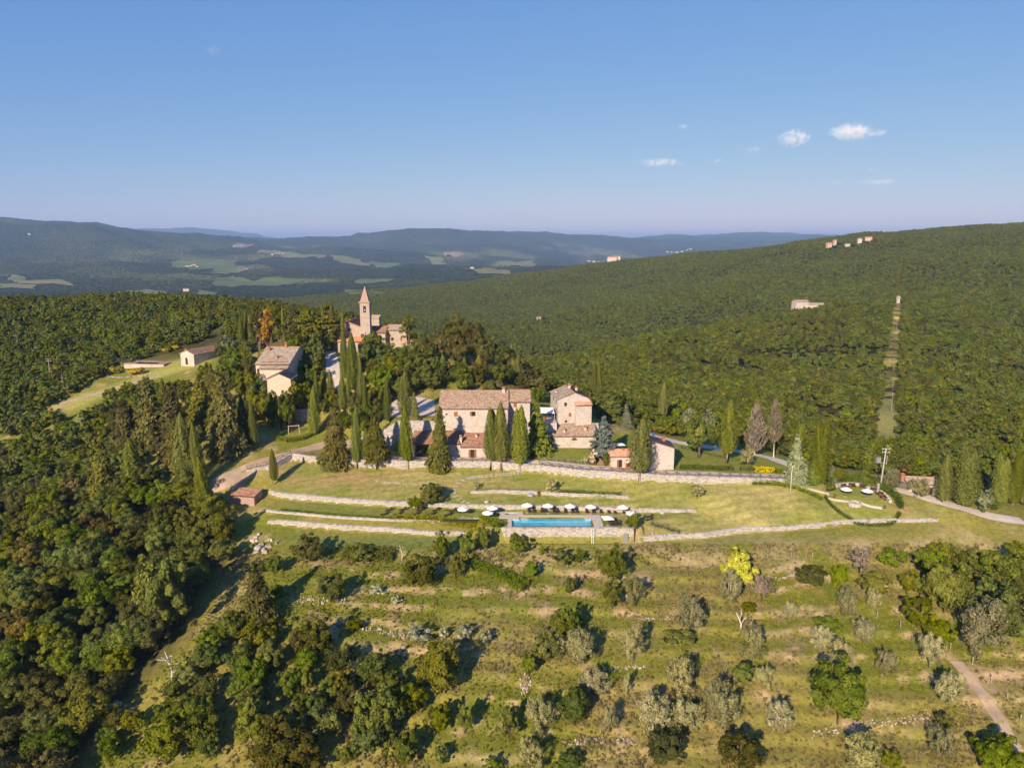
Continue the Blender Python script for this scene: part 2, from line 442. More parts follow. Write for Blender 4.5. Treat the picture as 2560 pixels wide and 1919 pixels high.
# gravel road
t = NT('gravel')
ob = t.coord()
f1 = t.noise(0.35, 5, ob, 0.7); f2 = t.noise(4, 4, ob, 0.7)
c = t.ramp(f1, [(0.3, (0.50, 0.41, 0.33)), (0.55, (0.62, 0.53, 0.44)), (0.75, (0.70, 0.61, 0.52))])
c = t.mix(t.ramp(f2, [(0.4, (0, 0, 0)), (0.8, (0.5, 0.5, 0.5))]), c, (0.40, 0.32, 0.23))
t.bsdf(c, 0.95, 0.1, f2, 0.4, 0.06); MAT['gravel'] = t.m
t = NT('track')
f1 = t.noise(0.4, 5, ob0 := t.coord(), 0.7); f2 = t.noise(4, 4, ob0, 0.7)
c = t.ramp(f1, [(0.3, (0.36, 0.25, 0.16)), (0.55, (0.46, 0.34, 0.23)), (0.75, (0.54, 0.42, 0.30))])
t.bsdf(c, 0.95, 0.1, f2, 0.4, 0.06); MAT['track'] = t.m
# pool water
t = NT('pool_water')
f = t.noise(1.4, 3, t.coord())
b = t.bsdf((0.55, 0.85, 0.95), 0.03, 0.5, f, 0.12, 0.05, Transmission_Weight=1.0, IOR=1.33)
MAT['pool_water'] = t.m
t = NT('pool_lining')
f = t.noise(0.35, 4, t.coord())
c = t.ramp(f, [(0.35, (0.15, 0.52, 0.64)), (0.65, (0.26, 0.68, 0.76))])
t.bsdf(c, 0.5, 0.3); MAT['pool_lining'] = t.m
simple('pool_edge', (0.66, 0.66, 0.64), 0.5, 0.05, 2)
# vineyards and fields of the valley
for nm, a, b_ in (('vineyard', (0.08, 0.12, 0.03), (0.17, 0.19, 0.055)), ('meadow', (0.13, 0.15, 0.05), (0.25, 0.225, 0.09)), ('ploughed', (0.22, 0.15, 0.10), (0.33, 0.25, 0.17))):
    t = NT(nm)
    wv = t.n('ShaderNodeTexWave'); wv.inputs['Scale'].default_value = 0.035; wv.inputs['Distortion'].default_value = 1.0; t.l(t.coord(), wv.inputs['Vector'])
    f = t.math('ADD', t.math('MULTIPLY', wv.outputs['Fac'], 0.2), t.math('MULTIPLY', t.noise(0.009, 6, t.coord(), .7), 0.8))
    t.bsdf(t.ramp(f, [(0.3, a), (0.7, b_)]), 0.95, 0.05); MAT[nm] = t.m

# ------------------------------------------------------------------ the lie of the land
# (photo x, photo y, level) of ground seen near the hamlet
G_NEAR = [
 (0,1919,-25),(400,1919,-20),(800,1919,-16),(1280,1919,-14),(1800,1919,-14),(2560,1919,-15),
 (0,1700,-19),(400,1700,-15),(800,1700,-11.5),(1280,1700,-10),(1800,1700,-10),(2300,1700,-10.5),(2560,1700,-11),
 (0,1530,-14),(400,1530,-11),(700,1530,-8.6),(1000,1530,-7.5),(1280,1530,-7),(1800,1530,-7),(2300,1530,-7),(2560,1530,-7.5),
 (600,1440,-6.3),(900,1440,-5.5),(1280,1440,-5),(1700,1440,-5),(2100,1440,-4.8),(2560,1440,-5),
 (700,1390,-4.8),(1000,1390,-4.4),(1280,1390,-4.1),(1600,1390,-3.9),(2000,1390,-3.6),(2560,1390,-3.5),
 (2450,1335,-1.8),(2560,1310,-0.9),(2500,1290,0.0),
 (0,1300,-8),(250,1300,-6),(450,1290,-3.6),(560,1310,-3.4),(600,1268,-1.6),(655,1262,-0.6),(560,1240,0.4),(500,1225,1.5),
 (560,1200,3.9),(640,1160,5.5),(700,1135,6.5),(790,1108,7.5),(850,1120,7.4),
 (600,1120,8.5),(520,1150,6.5),(420,1160,3.0),(200,1150,-0.5),(0,1120,0),
 (0,1010,8),(150,1000,9),(300,1010,10.5),(450,1010,12),
 (0,910,15),(200,985,10.5),(300,930,15.5),(380,920,16.5),(470,905,18.6),(560,880,21),
 (735,1085,9.4),(680,1085,9.2),(790,1075,9.6),(640,1070,11),(600,1040,13),
 (835,970,20),(832,930,23.2),(828,890,26.4),(760,960,19.5),(700,970,18.8),(640,985,18.8),(590,960,18.5),
 (900,870,27.6),(960,870,27.4),(850,850,27.6),(760,860,27.8),(1010,880,26.5),
 (1000,1040,16.5),(950,1030,15.5),(1090,1010,16.6),(1000,1000,16.9),(1060,985,17.4),
 (1120,930,23),(1150,880,30),(1060,900,27),(1230,890,27),(1240,960,19.5),(1330,985,16),(1340,945,18.5),(1290,920,22),
 (1400,1010,13.5),(1500,1060,9.8),(1560,1090,8.4),(1430,1119,8.3),(1500,1119,8.2),(1390,1119,8.3),
 (1650,1095,7.6),(1750,1100,7.0),(1750,1150,6.9),(1640,1140,7.2),(1850,1120,6.3),(1850,1160,6.3),(1950,1170,5.9),(2050,1195,5.2),
 (2150,1190,4.7),(2150,1245,3.3),(2290,1215,3.7),(2350,1255,2.4),(2420,1275,1.5),(2100,1290,0.9),(2250,1295,0.2),(2020,1270,2.0),
 (1800,1240,3.4),(1700,1280,0.9),(1650,1310,-0.5),(1900,1290,0.9),(1850,1315,-1.2),
]
# the same farther off: (photo x, photo y, distance, height of the trees that hide the ground there)
G_MID = [
 (0,800,374,6),(0,735,466,6),(150,742,455,6),(300,763,410,6),(450,758,400,6),(560,752,395,7),(650,762,360,8),(200,830,360,6),
 (750,790,345,6),(900,800,345,5),(1000,840,330,5),(1100,850,320,6),(1250,880,310,5),(1400,935,262,6),(1330,915,290,6),
 (2000,1100,245,5),(2210,1050,300,5),(2400,1100,262,5),(2560,1110,250,5),(1700,1040,270,5),(1850,1060,262,5),(1560,1000,275,5),
 (2230,930,440,5),(2560,900,450,5),(2560,800,600,5),(2245,758,730,0),(2010,762,720,2),(1900,785,700,5),(1800,800,680,5),(1600,835,620,5),(1450,870,560,5),(1350,895,520,5),
 (2000,900,480,5),(1800,940,430,5),(1600,960,400,5),(2000,1000,330,5),(1450,950,400,5),(2400,1000,330,5),
 (2560,745,720,5),(2400,740,760,5),(2560,650,1000,5),(2560,560,1350,4),(2420,570,1420,4),(2300,575,1450,4),(2200,583,1480,4),(2100,600,1500,4),
 (2000,612,1550,4),(1900,624,1600,4),(1700,642,1700,4),(1500,664,1750,4),(1300,690,1750,4),(1150,712,1700,4),(1000,745,1500,4),(930,775,1300,4),
 (1500,885,760,0),(1700,856,830,0),(1850,826,860,0),(1400,912,680,0),(1950,800,880,0),
 (1600,790,1000,5),(1600,700,1400,5),(1800,740,1020,5),(2000,690,1100,5),(2300,650,1120,5),(1200,800,1050,5),(1200,745,1450,5),(1000,790,1120,5),(1400,830,880,5),(1350,870,760,5),(1250,850,760,5),
]
# far country: (photo x, photo y, distance)
G_FAR = [
 (-400,560,6000),(0,552,6200),(100,549,6200),(215,552,6200),(290,566,6500),(430,586,7200),
 (0,600,5200),(200,605,5400),(0,650,4300),(0,700,3200),(200,650,4300),(200,700,3300),(400,640,5000),(300,720,2700),(100,725,2500),
 (330,577,19000),(420,573,19500),(520,576,20000),(600,582,20000),(700,600,19500),(850,608,19500),(1000,608,19500),(1250,608,19500),(1500,606,20000),(200,596,19500),(0,600,19500),
 (450,622,13500),(650,624,13500),(850,622,13500),(1000,618,13000),(1150,618,13000),(1300,620,13500),(1450,622,14000),(300,610,10500),(100,600,10500),(-200,600,10500),
 (500,592,8500),(620,595,9500),(760,600,10500),(860,594,10500),(940,584,10000),(1018,577,9800),(1100,580,9800),(1244,587,10200),(1388,591,10800),(1470,596,11500),(1555,604,12500),
 (1620,598,14000),(1720,592,15000),(1805,586,15500),(1840,583,15500),(1900,585,15500),(1955,580,16000),(2040,590,16000),(2300,590,16000),(2700,590,16000),
 (560,700,3300),(600,660,4600),(700,630,6500),(820,640,6200),(900,690,3500),(900,620,7600),(1100,660,5200),(1250,640,7200),(1250,665,5200),(1500,630,9000),(1700,628,9500),(1400,615,9500),(1050,610,8000),(1000,720,2800),(700,740,2300),(500,745,2200),
]
G_WORLD = [(-120,70,-34),(-60,70,-24),(0,72,-20),(60,72,-19),(130,72,-20),(-220,100,-38),(-260,180,-22),(-330,260,-4),(-420,380,8),(260,120,-16),(300,220,-8),
           (-900,600,-40),(-700,420,-20),(-520,250,-15),(900,300,20),(700,150,10),(520,260,0),(900,700,60),(1400,1000,110)]
# retaining walls seen from the camera: (photo x, photo y of foot, level of foot, height)
WALLS = {
 'rear':  [(674,1236,0.4,1.0),(709,1247,0.0,1.5),(876,1261,0.0,1.5),(1003,1267,0.0,1.3),(1155,1271,0.0,1.0),(1308,1274,0.0,1.1),(1494,1277,0.0,1.0),(1584,1281,0.0,1.0),(1700,1283,0.0,0.9),(1738,1281,0.0,0.6)],
 'lawn':  [(1179,1234,1.9,0.5),(1240,1233,1.9,0.8),(1330,1236,1.9,0.8),(1440,1242,1.9,0.8),(1530,1245,1.8,0.8),(1573,1247,1.8,0.5)],
 'main':  [(788,1158,5.2,1.9),(850,1166,5.1,2.1),(892,1169,5.0,2.3),(1019,1172,5.0,2.3),(1098,1173,5.0,2.3),(1224,1173,5.0,2.3),(1306,1179,4.9,2.2),(1347,1182,4.9,2.2),(1458,1195,4.8,2.2),(1594,1203,4.7,2.2),(1684,1208,4.6,2.1),(1800,1209,4.6,1.8),(1878,1209,4.7,1.5),(2000,1206,4.9,0.6)],
 'road':  [(617,1180,4.2,0.5),(674,1175,4.6,1.3),(731,1152,5.2,2.2),(788,1158,5.2,1.9)],
 'pool':  [(1205,1331,-3.0,1.6),(1243,1343,-3.3,2.6),(1262,1354,-3.5,3.5),(1582,1354,-3.5,3.5)],
 'bank':  [(672,1309,-2.6,0.8),(709,1313,-2.7,1.2),(850,1325,-2.8,1.2),(985,1332,-2.9,1.2),(1090,1340,-3.0,1.0),(1160,1338,-3.0,0.8)],
 'edge':  [(660,1278,-1.0,0.3),(700,1283,-1.0,0.4),(860,1297,-1.0,0.4),(990,1303,-1.0,0.4),(1100,1308,-1.1,0.7),(1215,1305,-1.3,1.0)],
 'rubble':[(1600,1352,-3.4,1.0),(1680,1349,-3.2,1.2),(1750,1346,-3.0,1.1),(1860,1331,-2.6,1.2),(1955,1326,-2.2,1.0),(2043,1319,-1.8,1.0),(2109,1311,-1.4,1.0),(2208,1306,-1.0,0.9),(2343,1303,-0.7,0.4)],
 'yard':  [(900,1098,8.6,0.4),(955,1122,7.6,5.5),(1000,1125,7.5,9.0),(1098,1125,7.5,9.0),(1328,1120,7.7,7.4),(1374,1106,8.2,6.4),(1495,1106,8.2,6.0),(1515,1090,8.4,2.0)],
 'play':  [(660,1050,10.5,3.0),(710,1055,9.9,4.6),(785,1058,9.8,4.6)],
}
def wall_world(name):
    """foot points and the direction to the bank for a wall"""
    pts = [P(a, b, z) for a, b, z, h in WALLS[name]]
    hs = [h for *_, h in WALLS[name]]
    nrm = []
    for i in range(len(pts)):
        d = pts[min(i + 1, len(pts) - 1)] - pts[max(i - 1, 0)]
        n = np.array([-d[1], d[0]]); nrm.append(n / np.linalg.norm(n))
    return pts, hs, nrm
near_pts = [P(a, b, z) for a, b, z in G_NEAR]
mid_pts = []
for a, b, r, h in G_MID:
    p = Q(a, b, r); p[2] -= h; mid_pts.append(p)
far_pts = [Q(a, b, r) for a, b, r in G_FAR]
wld_pts = [np.array(p, float) for p in G_WORLD]
far_pts += [np.array([math.sin(a) * 27000, math.cos(a) * 27000, -90.0]) for a in np.radians([-70, -45, -25, -12, 0, 12, 25, 45, 70])]
ctrl = np.array(near_pts + mid_pts + far_pts + wld_pts)
def _key(x, y):
    y = np.asarray(y, float); x = np.asarray(x, float)
    r = np.sqrt(x * x + y * y) + 1e-6
    return np.arctan2(x, y) * 1.6, np.log(r)
_u, _v = _key(ctrl[:, 0], ctrl[:, 1])
def _tps(d2): return 0.5 * d2 * np.log(d2 + 1e-12)
_K = _tps((_u[:, None] - _u[None]) ** 2 + (_v[:, None] - _v[None]) ** 2) + np.eye(len(_u)) * 1e-5
_A = np.block([[_K, np.c_[np.ones(len(_u)), _u, _v]], [np.c_[np.ones(len(_u)), _u, _v].T, np.zeros((3, 3))]])
_w = np.linalg.solve(_A, np.r_[ctrl[:, 2], 0, 0, 0])
ride = [Q(2215, 1075, 275)[:2], Q(2228, 930, 440)[:2], Q(2240, 800, 640)[:2], Q(2245, 752, 735)[:2]]     # power-line clearing
def h_smooth(x, y):
    x = np.asarray(x, float); sh = x.shape
    u, v = _key(x.ravel(), np.asarray(y, float).ravel())
    out = np.empty(len(u))
    for i in range(0, len(u), 20000):
        j = slice(i, i + 20000)
        k = _tps((u[j, None] - _u[None]) ** 2 + (v[j, None] - _v[None]) ** 2)
        out[j] = k @ _w[:-3] + _w[-3] + _w[-2] * u[j] + _w[-1] * v[j]
    out = out.reshape(sh)
    r = np.hypot(x, y)
    amp = sstep(1900, 4200, r) * np.minimum(r * 0.013, 90)
    f = fbm(x / 1300, np.asarray(y) / 1300, 5, 3)
    rg = 1 - np.abs(2 * fbm(x / 900 + 5, np.asarray(y) / 900, 4, 13) - 1)
    out = out + amp * ((f - 0.5) * 1.8 + (rg - 0.8) * 1.3)
    amp2 = sstep(420, 800, r) * 13 * sstep(10, 90, dist_line(x, np.asarray(y, float), ride))
    out = out + amp2 * (fbm(x / 210, np.asarray(y) / 210, 3, 9) - 0.5) * 2
    return out
# fine sheet round the hamlet
NX0, NX1, NY0, NY1, NS = -210.0, 210.0, 78.0, 372.0, 0.75
gx = np.arange(NX0, NX1 + 1e-6, NS); gy = np.arange(NY0, NY1 + 1e-6, NS)
GX, GY = np.meshgrid(gx, gy)
cd_v, cd_z, cd_e = [], [], []
def _cd(p, z): cd_v.append(Vector((float(p[0]), float(p[1])))); cd_z.append(float(z)); return len(cd_v) - 1
for p in near_pts: _cd(p, p[2])
for p in mid_pts + wld_pts:
    if NX0 < p[0] < NX1 and NY0 < p[1] < NY1: _cd(p, p[2])
for nm in WALLS:
    pts, hs, nrm = wall_world(nm)
    lo = hi = None
    for p, h, n in zip(pts, hs, nrm):
        a = _cd(p[:2] - n * 0.15, p[2]); b = _cd(p[:2] + n * 0.45, p[2] + h)
        if lo is not None: cd_e += [(lo, a), (hi, b)]
        lo, hi = a, b
# pool terrace is level
for a, b in ((1262, 1318), (1420, 1318), (1580, 1318), (1240, 1290), (1560, 1296), (1640, 1292), (1150, 1290), (1000, 1283), (850, 1276), (720, 1266)): _cd(P(a, b, 0.0), 0.0)
bx = np.arange(NX0, NX1 + 1, 21.0); by = np.arange(NY0, NY1 + 1, 21.0)
for x in bx:
    for y in (NY0 - 1, NY1 + 1): _cd((x, y), h_smooth(np.array([x]), np.array([y]))[0])
for y in by:
    for x in (NX0 - 1, NX1 + 1): _cd((x, y), h_smooth(np.array([x]), np.array([y]))[0])
ov, oe, of, ovo, _, _ = delaunay_2d_cdt(cd_v, cd_e, [], 0, 1e-4)
oz = [(np.mean([cd_z[k] for k in o]) if o else None) for o in ovo]
for i, z in enumerate(oz):
    if z is None: oz[i] = float(h_smooth(np.array([ov[i].x]), np.array([ov[i].y]))[0])
HN = np.full(GX.shape, np.nan)
for f in of:
    (a, b, c) = [(ov[i].x, ov[i].y, oz[i]) for i in f[:3]]
    i0 = max(int((min(a[0], b[0], c[0]) - NX0) / NS), 0); i1 = min(int((max(a[0], b[0], c[0]) - NX0) / NS) + 2, len(gx))
    j0 = max(int((min(a[1], b[1], c[1]) - NY0) / NS), 0); j1 = min(int((max(a[1], b[1], c[1]) - NY0) / NS) + 2, len(gy))
    if i1 <= i0 or j1 <= j0: continue
    X = GX[j0:j1, i0:i1]; Y = GY[j0:j1, i0:i1]
    den = (b[1] - c[1]) * (a[0] - c[0]) + (c[0] - b[0]) * (a[1] - c[1])
    if abs(den) < 1e-9: continue
    l1 = ((b[1] - c[1]) * (X - c[0]) + (c[0] - b[0]) * (Y - c[1])) / den
    l2 = ((c[1] - a[1]) * (X - c[0]) + (a[0] - c[0]) * (Y - c[1])) / den
    m = (l1 >= -1e-6) & (l2 >= -1e-6) & (l1 + l2 <= 1 + 1e-6)
    HN[j0:j1, i0:i1][m] = (l1 * a[2] + l2 * b[2] + (1 - l1 - l2) * c[2])[m]
hs_grid = h_smooth(GX, GY)
HN = np.where(np.isnan(HN), hs_grid, HN)
def box_blur(a, r):
    for ax in (0, 1):
        p = np.pad(a, [(r + 1, r) if k == ax else (0, 0) for k in (0, 1)], mode='edge')
        c = np.cumsum(p, axis=ax)
        a = (np.take(c, range(2 * r + 1, c.shape[ax]), axis=ax) - np.take(c, range(0, c.shape[ax] - 2 * r - 1), axis=ax)) / (2 * r + 1)
    return a
wall_d = np.full(GX.shape, 1e9)
for nm in WALLS:
    pts, hs, nrm = wall_world(nm)
    wall_d = np.minimum(wall_d, dist_line(GX, GY, pts))
HB1 = box_blur(box_blur(HN, 2), 2)
HB2 = box_blur(box_blur(HN, 9), 9)
HN = HN + (HB1 - HN) * sstep(0.8, 2.5, wall_d)
HN = HN + (HB2 - HN) * sstep(5.0, 16.0, wall_d)
# natural unevenness; grazing terraces in the olive field
field = sstep(168, 160, GY) * sstep(-40, -15, GX + (GY - 110) * 0.25)
rough_m = sstep(4, 10, wall_d)
HN = HN + rough_m * (fbm(GX / 14, GY / 14, 4, 1) - 0.5) * 0.9
HN = HN + sstep(168, 158, GY) * (fbm(GX / 3.0, GY / 3.0, 3, 2) - 0.5) * 0.5
tu = HN / 1.15 + (fbm(GX / 40, GY / 40, 2, 5) - 0.5) * 2.2
fr = tu - np.floor(tu)
riser = sstep(0.62, 0.98, fr)
ht = ((np.floor(tu) + riser) - (fbm(GX / 40, GY / 40, 2, 5) - 0.5) * 2.2) * 1.15
HN = HN + (ht - 0.45 - HN) * field * 0.6
RISER = field * sstep(0.6, 0.75, fr) * sstep(1.0, 0.9, fr)
def level(x0, x1, y0, y1, z, soft=1.2):
    global HN
    d = np.minimum.reduce([GX - x0, x1 - GX, GY - y0, y1 - GY])
    HN = HN + (z - HN) * sstep(0, soft, d)
level(-9, 33, 170.7, 183.4, -0.02, .7)
level(-34, 6, 204.6, 214, 7.1)
level(28, 44, 196.2, 202, 6.7)
pit = (GX > .5) & (GX < 19.6) & (GY > 172.7) & (GY < 178.3); HN[pit] = -2.0
pit = (GX > -1.5) & (GX < 1.0) & (GY > 179.7) & (GY < 181.4); HN[pit] = -1.2
edge_m = np.minimum.reduce([GX - NX0, NX1 - GX, GY - NY0, NY1 - GY])
HN = hs_grid + (HN - hs_grid) * sstep(0, 25, edge_m)
def H(x, y):
    """ground level anywhere"""
    x = np.atleast_1d(np.asarray(x, float)); y = np.atleast_1d(np.asarray(y, float))
    ins = (x > NX0) & (x < NX1 - NS) & (y > NY0) & (y < NY1 - NS)
    out = np.empty(x.shape)
    if (~ins).any(): out[~ins] = h_smooth(x[~ins], y[~ins])
    if ins.any():
        fx = (x[ins] - NX0) / NS; fy = (y[ins] - NY0) / NS
        i = fx.astype(int); j = fy.astype(int); fx -= i; fy -= j
        out[ins] = (HN[j, i] * (1 - fx) + HN[j, i + 1] * fx) * (1 - fy) + (HN[j + 1, i] * (1 - fx) + HN[j + 1, i + 1] * fx) * fy
    return out
def H1(x, y): return float(H(x, y)[0])
_T_NEAR = np.arange(85, 420, 0.4)
_T_FAR = np.concatenate([np.arange(85, 420, 0.5), np.geomspace(420, 22000, 700)])
def on(px, py, up=0.0, far=False):
    """the ground point seen at a photo pixel (or the point whose thing of height UP has its top there)"""
    d = ray(px, py)
    T = (_T_FAR if far else _T_NEAR) / d[1]
    g = CAMZ + d[2] * T - up - H(d[0] * T, d[1] * T)
    k = np.argmax(g < 0)
    if g[k] >= 0: k = len(T) - 1
    if k > 0 and g[k - 1] > 0 > g[k]:
        t = T[k - 1] + (T[k] - T[k - 1]) * g[k - 1] / (g[k - 1] - g[k])
    else: t = T[k]
    x, y = d[0] * t, d[1] * t
    return np.array([x, y, H1(x, y)])
def tall(base, py):
    """height of a thing standing at BASE whose top is seen at photo row py"""
    b = (py - CY) / F
    t = base[1] / (math.cos(PITCH) - b * math.sin(PITCH))
    return CAMZ + (-math.sin(PITCH) - b * math.cos(PITCH)) * t - base[2]
def poly_on(pts): return [on(a, b) for a, b in pts]

# ------------------------------------------------------------------ ground sheets
def grid_faces(nj, ni):
    a = np.arange(nj * ni).reshape(nj, ni)
    return np.stack([a[:-1, :-1], a[:-1, 1:], a[1:, 1:], a[1:, :-1]], -1).reshape(-1, 4)
def paint(me, cols):
    at = me.color_attributes.new('cover', 'FLOAT_COLOR', 'POINT')
    c = np.ones((len(cols), 4), np.float32); c[:, :3] = cols
    at.data.foreach_set('color', c.ravel())
n1 = fbm(GX / 22, GY / 22, 4, 20); n2 = fbm(GX / 6, GY / 6, 4, 30); n3 = fbm(GX / 60, GY / 60, 3, 40); n4 = fbm(GX / 2.0, GY / 2.0, 2, 50)
def lerp(a, b, m): return a + (b - a) * m[..., None]
C_ = lambda *v: np.array(v, float)
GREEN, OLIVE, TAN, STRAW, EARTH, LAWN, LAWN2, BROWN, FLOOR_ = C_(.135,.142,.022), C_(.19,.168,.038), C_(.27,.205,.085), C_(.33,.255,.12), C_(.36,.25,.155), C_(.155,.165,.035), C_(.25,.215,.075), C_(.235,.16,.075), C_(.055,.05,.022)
cover = np.zeros(GX.shape + (3,)) + OLIVE
cover = lerp(cover, GREEN + np.zeros_like(cover), sstep(.45, .62, n1))
cover = lerp(cover, TAN + np.zeros_like(cover), sstep(.52, .72, n2) * .6)
cover = lerp(cover, EARTH + np.zeros_like(cover), sstep(.66, .76, n2 * .6 + n4 * .4) * .7)
cover = lerp(cover, EARTH * 1.05 + np.zeros_like(cover), RISER * sstep(.5, .64, n1 * .4 + n2 * .3 + n4 * .3) * .7)
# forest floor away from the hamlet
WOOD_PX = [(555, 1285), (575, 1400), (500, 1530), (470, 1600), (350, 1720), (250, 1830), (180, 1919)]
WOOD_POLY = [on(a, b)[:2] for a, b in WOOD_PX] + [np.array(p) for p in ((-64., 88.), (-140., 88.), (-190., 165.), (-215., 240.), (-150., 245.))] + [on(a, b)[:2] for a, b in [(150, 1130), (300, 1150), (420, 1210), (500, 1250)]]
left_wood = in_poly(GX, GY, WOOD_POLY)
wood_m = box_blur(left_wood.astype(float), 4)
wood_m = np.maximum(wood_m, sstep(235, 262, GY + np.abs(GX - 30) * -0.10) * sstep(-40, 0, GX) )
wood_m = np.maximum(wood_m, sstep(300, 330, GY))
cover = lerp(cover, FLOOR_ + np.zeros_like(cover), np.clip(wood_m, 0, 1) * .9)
def zone(pts, col, soft=2, strength=1.0, world_pts=False, mod=None):
    global cover
    pl = pts if world_pts else [on(a, b)[:2] for a, b in pts]
    m = box_blur(box_blur(in_poly(GX, GY, pl).astype(float), soft), soft) * strength
    if mod is not None: m = m * mod
    cover = lerp(cover, col + np.zeros_like(cover), np.clip(m, 0, 1))
# the mown lawns between the walls
stripe = 0.5 + 0.5 * np.sin((GY + GX * 0.06) * 2.6 + n2 * 3)
lawn_col = lerp(LAWN + np.zeros_like(cover), LAWN2 + np.zeros_like(cover), sstep(.35, .65, n1 * .7 + n2 * .3 + stripe * .05))
zone([(700,1250),(690,1225),(720,1165),(790,1160),(1020,1174),(1300,1182),(1600,1206),(2010,1208),(2120,1190),(2300,1235),(2480,1290),(2330,1299),(2100,1306),(1950,1320),(1750,1340),(1640,1330),(1600,1296),(1240,1296),(1200,1304),(990,1298),(860,1292)], lawn_col, 1)
zone([(700,1262),(870,1270),(1230,1280),(1225,1302),(990,1299),(720,1280)], LAWN * .95, 1)
zone([(720,1170),(800,1162),(1010,1176),(1060,1200),(930,1215),(820,1218),(700,1212)], BROWN, 4, .75, mod=sstep(.3, .6, n2))
zone([(1030,1176),(1290,1184),(1260,1215),(1150,1222),(1050,1205)], BROWN, 4, .5, mod=sstep(.4, .6, n2))
zone([(1280,1210),(1420,1225),(1180,1228)], BROWN, 3, .4)
zone([(1700,1215),(2000,1215),(2100,1280),(1950,1310),(1780,1325),(1680,1290)], C_(.30,.245,.095), 5, .65, mod=sstep(.3, .6, n1 + stripe * .12 - .05))
zone([(2240,1250),(2460,1290),(2330,1297),(2200,1298)], C_(.27,.21,.08), 4, .5)
zone([(1390,1120),(1490,1120),(1500,1158),(1350,1150)], LAWN, 1)
zone([(1690,1110),(2000,1130),(2000,1190),(1690,1175)], LAWN, 1)
zone([(1800,1120),(1830,1130),(1830,1150),(1740,1140)], BROWN, 2, .7)
zone([(660,1070),(790,1070),(770,1100),(690,1100)], LAWN, 1)
zone([(120,1010),(300,960),(420,905),(520,880),(530,905),(330,960),(200,1020)], C_(.27,.26,.07), 3, .9)
# dry grass below the pool
zone([(1050,1370),(1280,1362),(1600,1360),(1900,1350),(2300,1325),(2560,1340),(2560,1400),(2000,1395),(1500,1410),(1250,1420),(1060,1400)], STRAW, 5, .85, mod=sstep(.35, .62, n2 * .6 + n1 * .4))
zone([(1240,1356),(1600,1356),(2000,1330),(2350,1306),(2400,1315),(1800,1362),(1500,1372),(1250,1366)], LAWN * .8, 3, .9)
zone([(680,1345),(1150,1345),(1160,1375),(800,1372)], C_(.085,.125,.035), 3, .9)
zone([(1650,1360),(2100,1345),(2100,1385),(1800,1400)], C_(.11,.14,.05), 6, .5)
zone([(2375,1640),(2430,1640),(2560,1850),(2490,1850)], C_(.36,.25,.15), 3, .7, mod=sstep(.35, .55, n2))
# clearing of the power line up the slope
cover = lerp(cover, C_(.22, .205, .065) + np.zeros_like(cover), sstep(5.5, 3, dist_line(GX, GY, ride)))
stripe2 = 1 + .10 * np.sin((GY * 1.0 - GX * .22) * 2.1 + n2 * 2.0) * sstep(.2, .5, n1)
lm = box_blur(in_poly(GX, GY, [on(a, b)[:2] for a, b in [(700,1250),(700,1165),(1020,1174),(1300,1182),(1600,1206),(2010,1208),(2300,1240),(2480,1290),(2100,1306),(1750,1340),(1600,1296),(990,1298)]]).astype(float), 2)
cover = cover * (1 + (stripe2 * (.88 + .26 * n4) - 1) * lm)[..., None]
cover = lerp(cover, BROWN * 1.1 + np.zeros_like(cover), lm * sstep(.52, .68, n2 * .5 + n3 * .5) * .55)
cover = np.clip(cover * np.where(cover.sum(-1, keepdims=True) < .16, 1.1, 1.4), 0, .62)
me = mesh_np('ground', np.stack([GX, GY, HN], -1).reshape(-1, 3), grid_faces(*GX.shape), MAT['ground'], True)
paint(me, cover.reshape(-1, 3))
ground = tag(put('ground', me), 'grassy hillside ground with mown lawns, dry banks and bare earth', kind='structure')
# the wider country, one sheet out to the horizon (it dips below the fine sheet near the hamlet)
az = np.radians(np.linspace(-78, 78, 620)); rr = np.geomspace(55, 30000, 430)
AZ, RR = np.meshgrid(az, rr)
FX = RR * np.sin(AZ); FY = RR * np.cos(AZ)
FZ = h_smooth(FX, FY)
ins = np.minimum.reduce([FX - NX0, NX1 - FX, FY - NY0, NY1 - FY])
FZ = FZ - sstep(0, 6, ins - 1) * 14
nf = fbm(FX / 420, FY / 420, 4, 60); nf2 = fbm(FX / 900, FY / 900, 3, 70)
fc = np.zeros(FX.shape + (3,)) + C_(.038, .052, .016)
fc = lerp(fc, C_(.056, .066, .018) + np.zeros_like(fc), sstep(.4, .65, nf))
openm = sstep(.56, .66, nf * .5 + nf2 * .5) * sstep(2300, 3200, RR) * sstep(12500, 9000, RR) * sstep(-0.62, -0.35, AZ) * sstep(60, -10, FZ)
fc = lerp(fc, C_(.19, .20, .07) + np.zeros_like(fc), openm * .75)
dr = dist_line(FX, FY, ride)
fc = lerp(fc, C_(.26, .24, .085) + np.zeros_like(fc), sstep(6, 3.5, dr))
me = mesh_np('terrain', np.stack([FX, FY, FZ], -1).reshape(-1, 3), grid_faces(*FX.shape), MAT['far_land'], True)
paint(me, fc.reshape(-1, 3))
terrain = tag(put('terrain', me), 'wooded hills and wide valley reaching to the horizon', kind='structure')

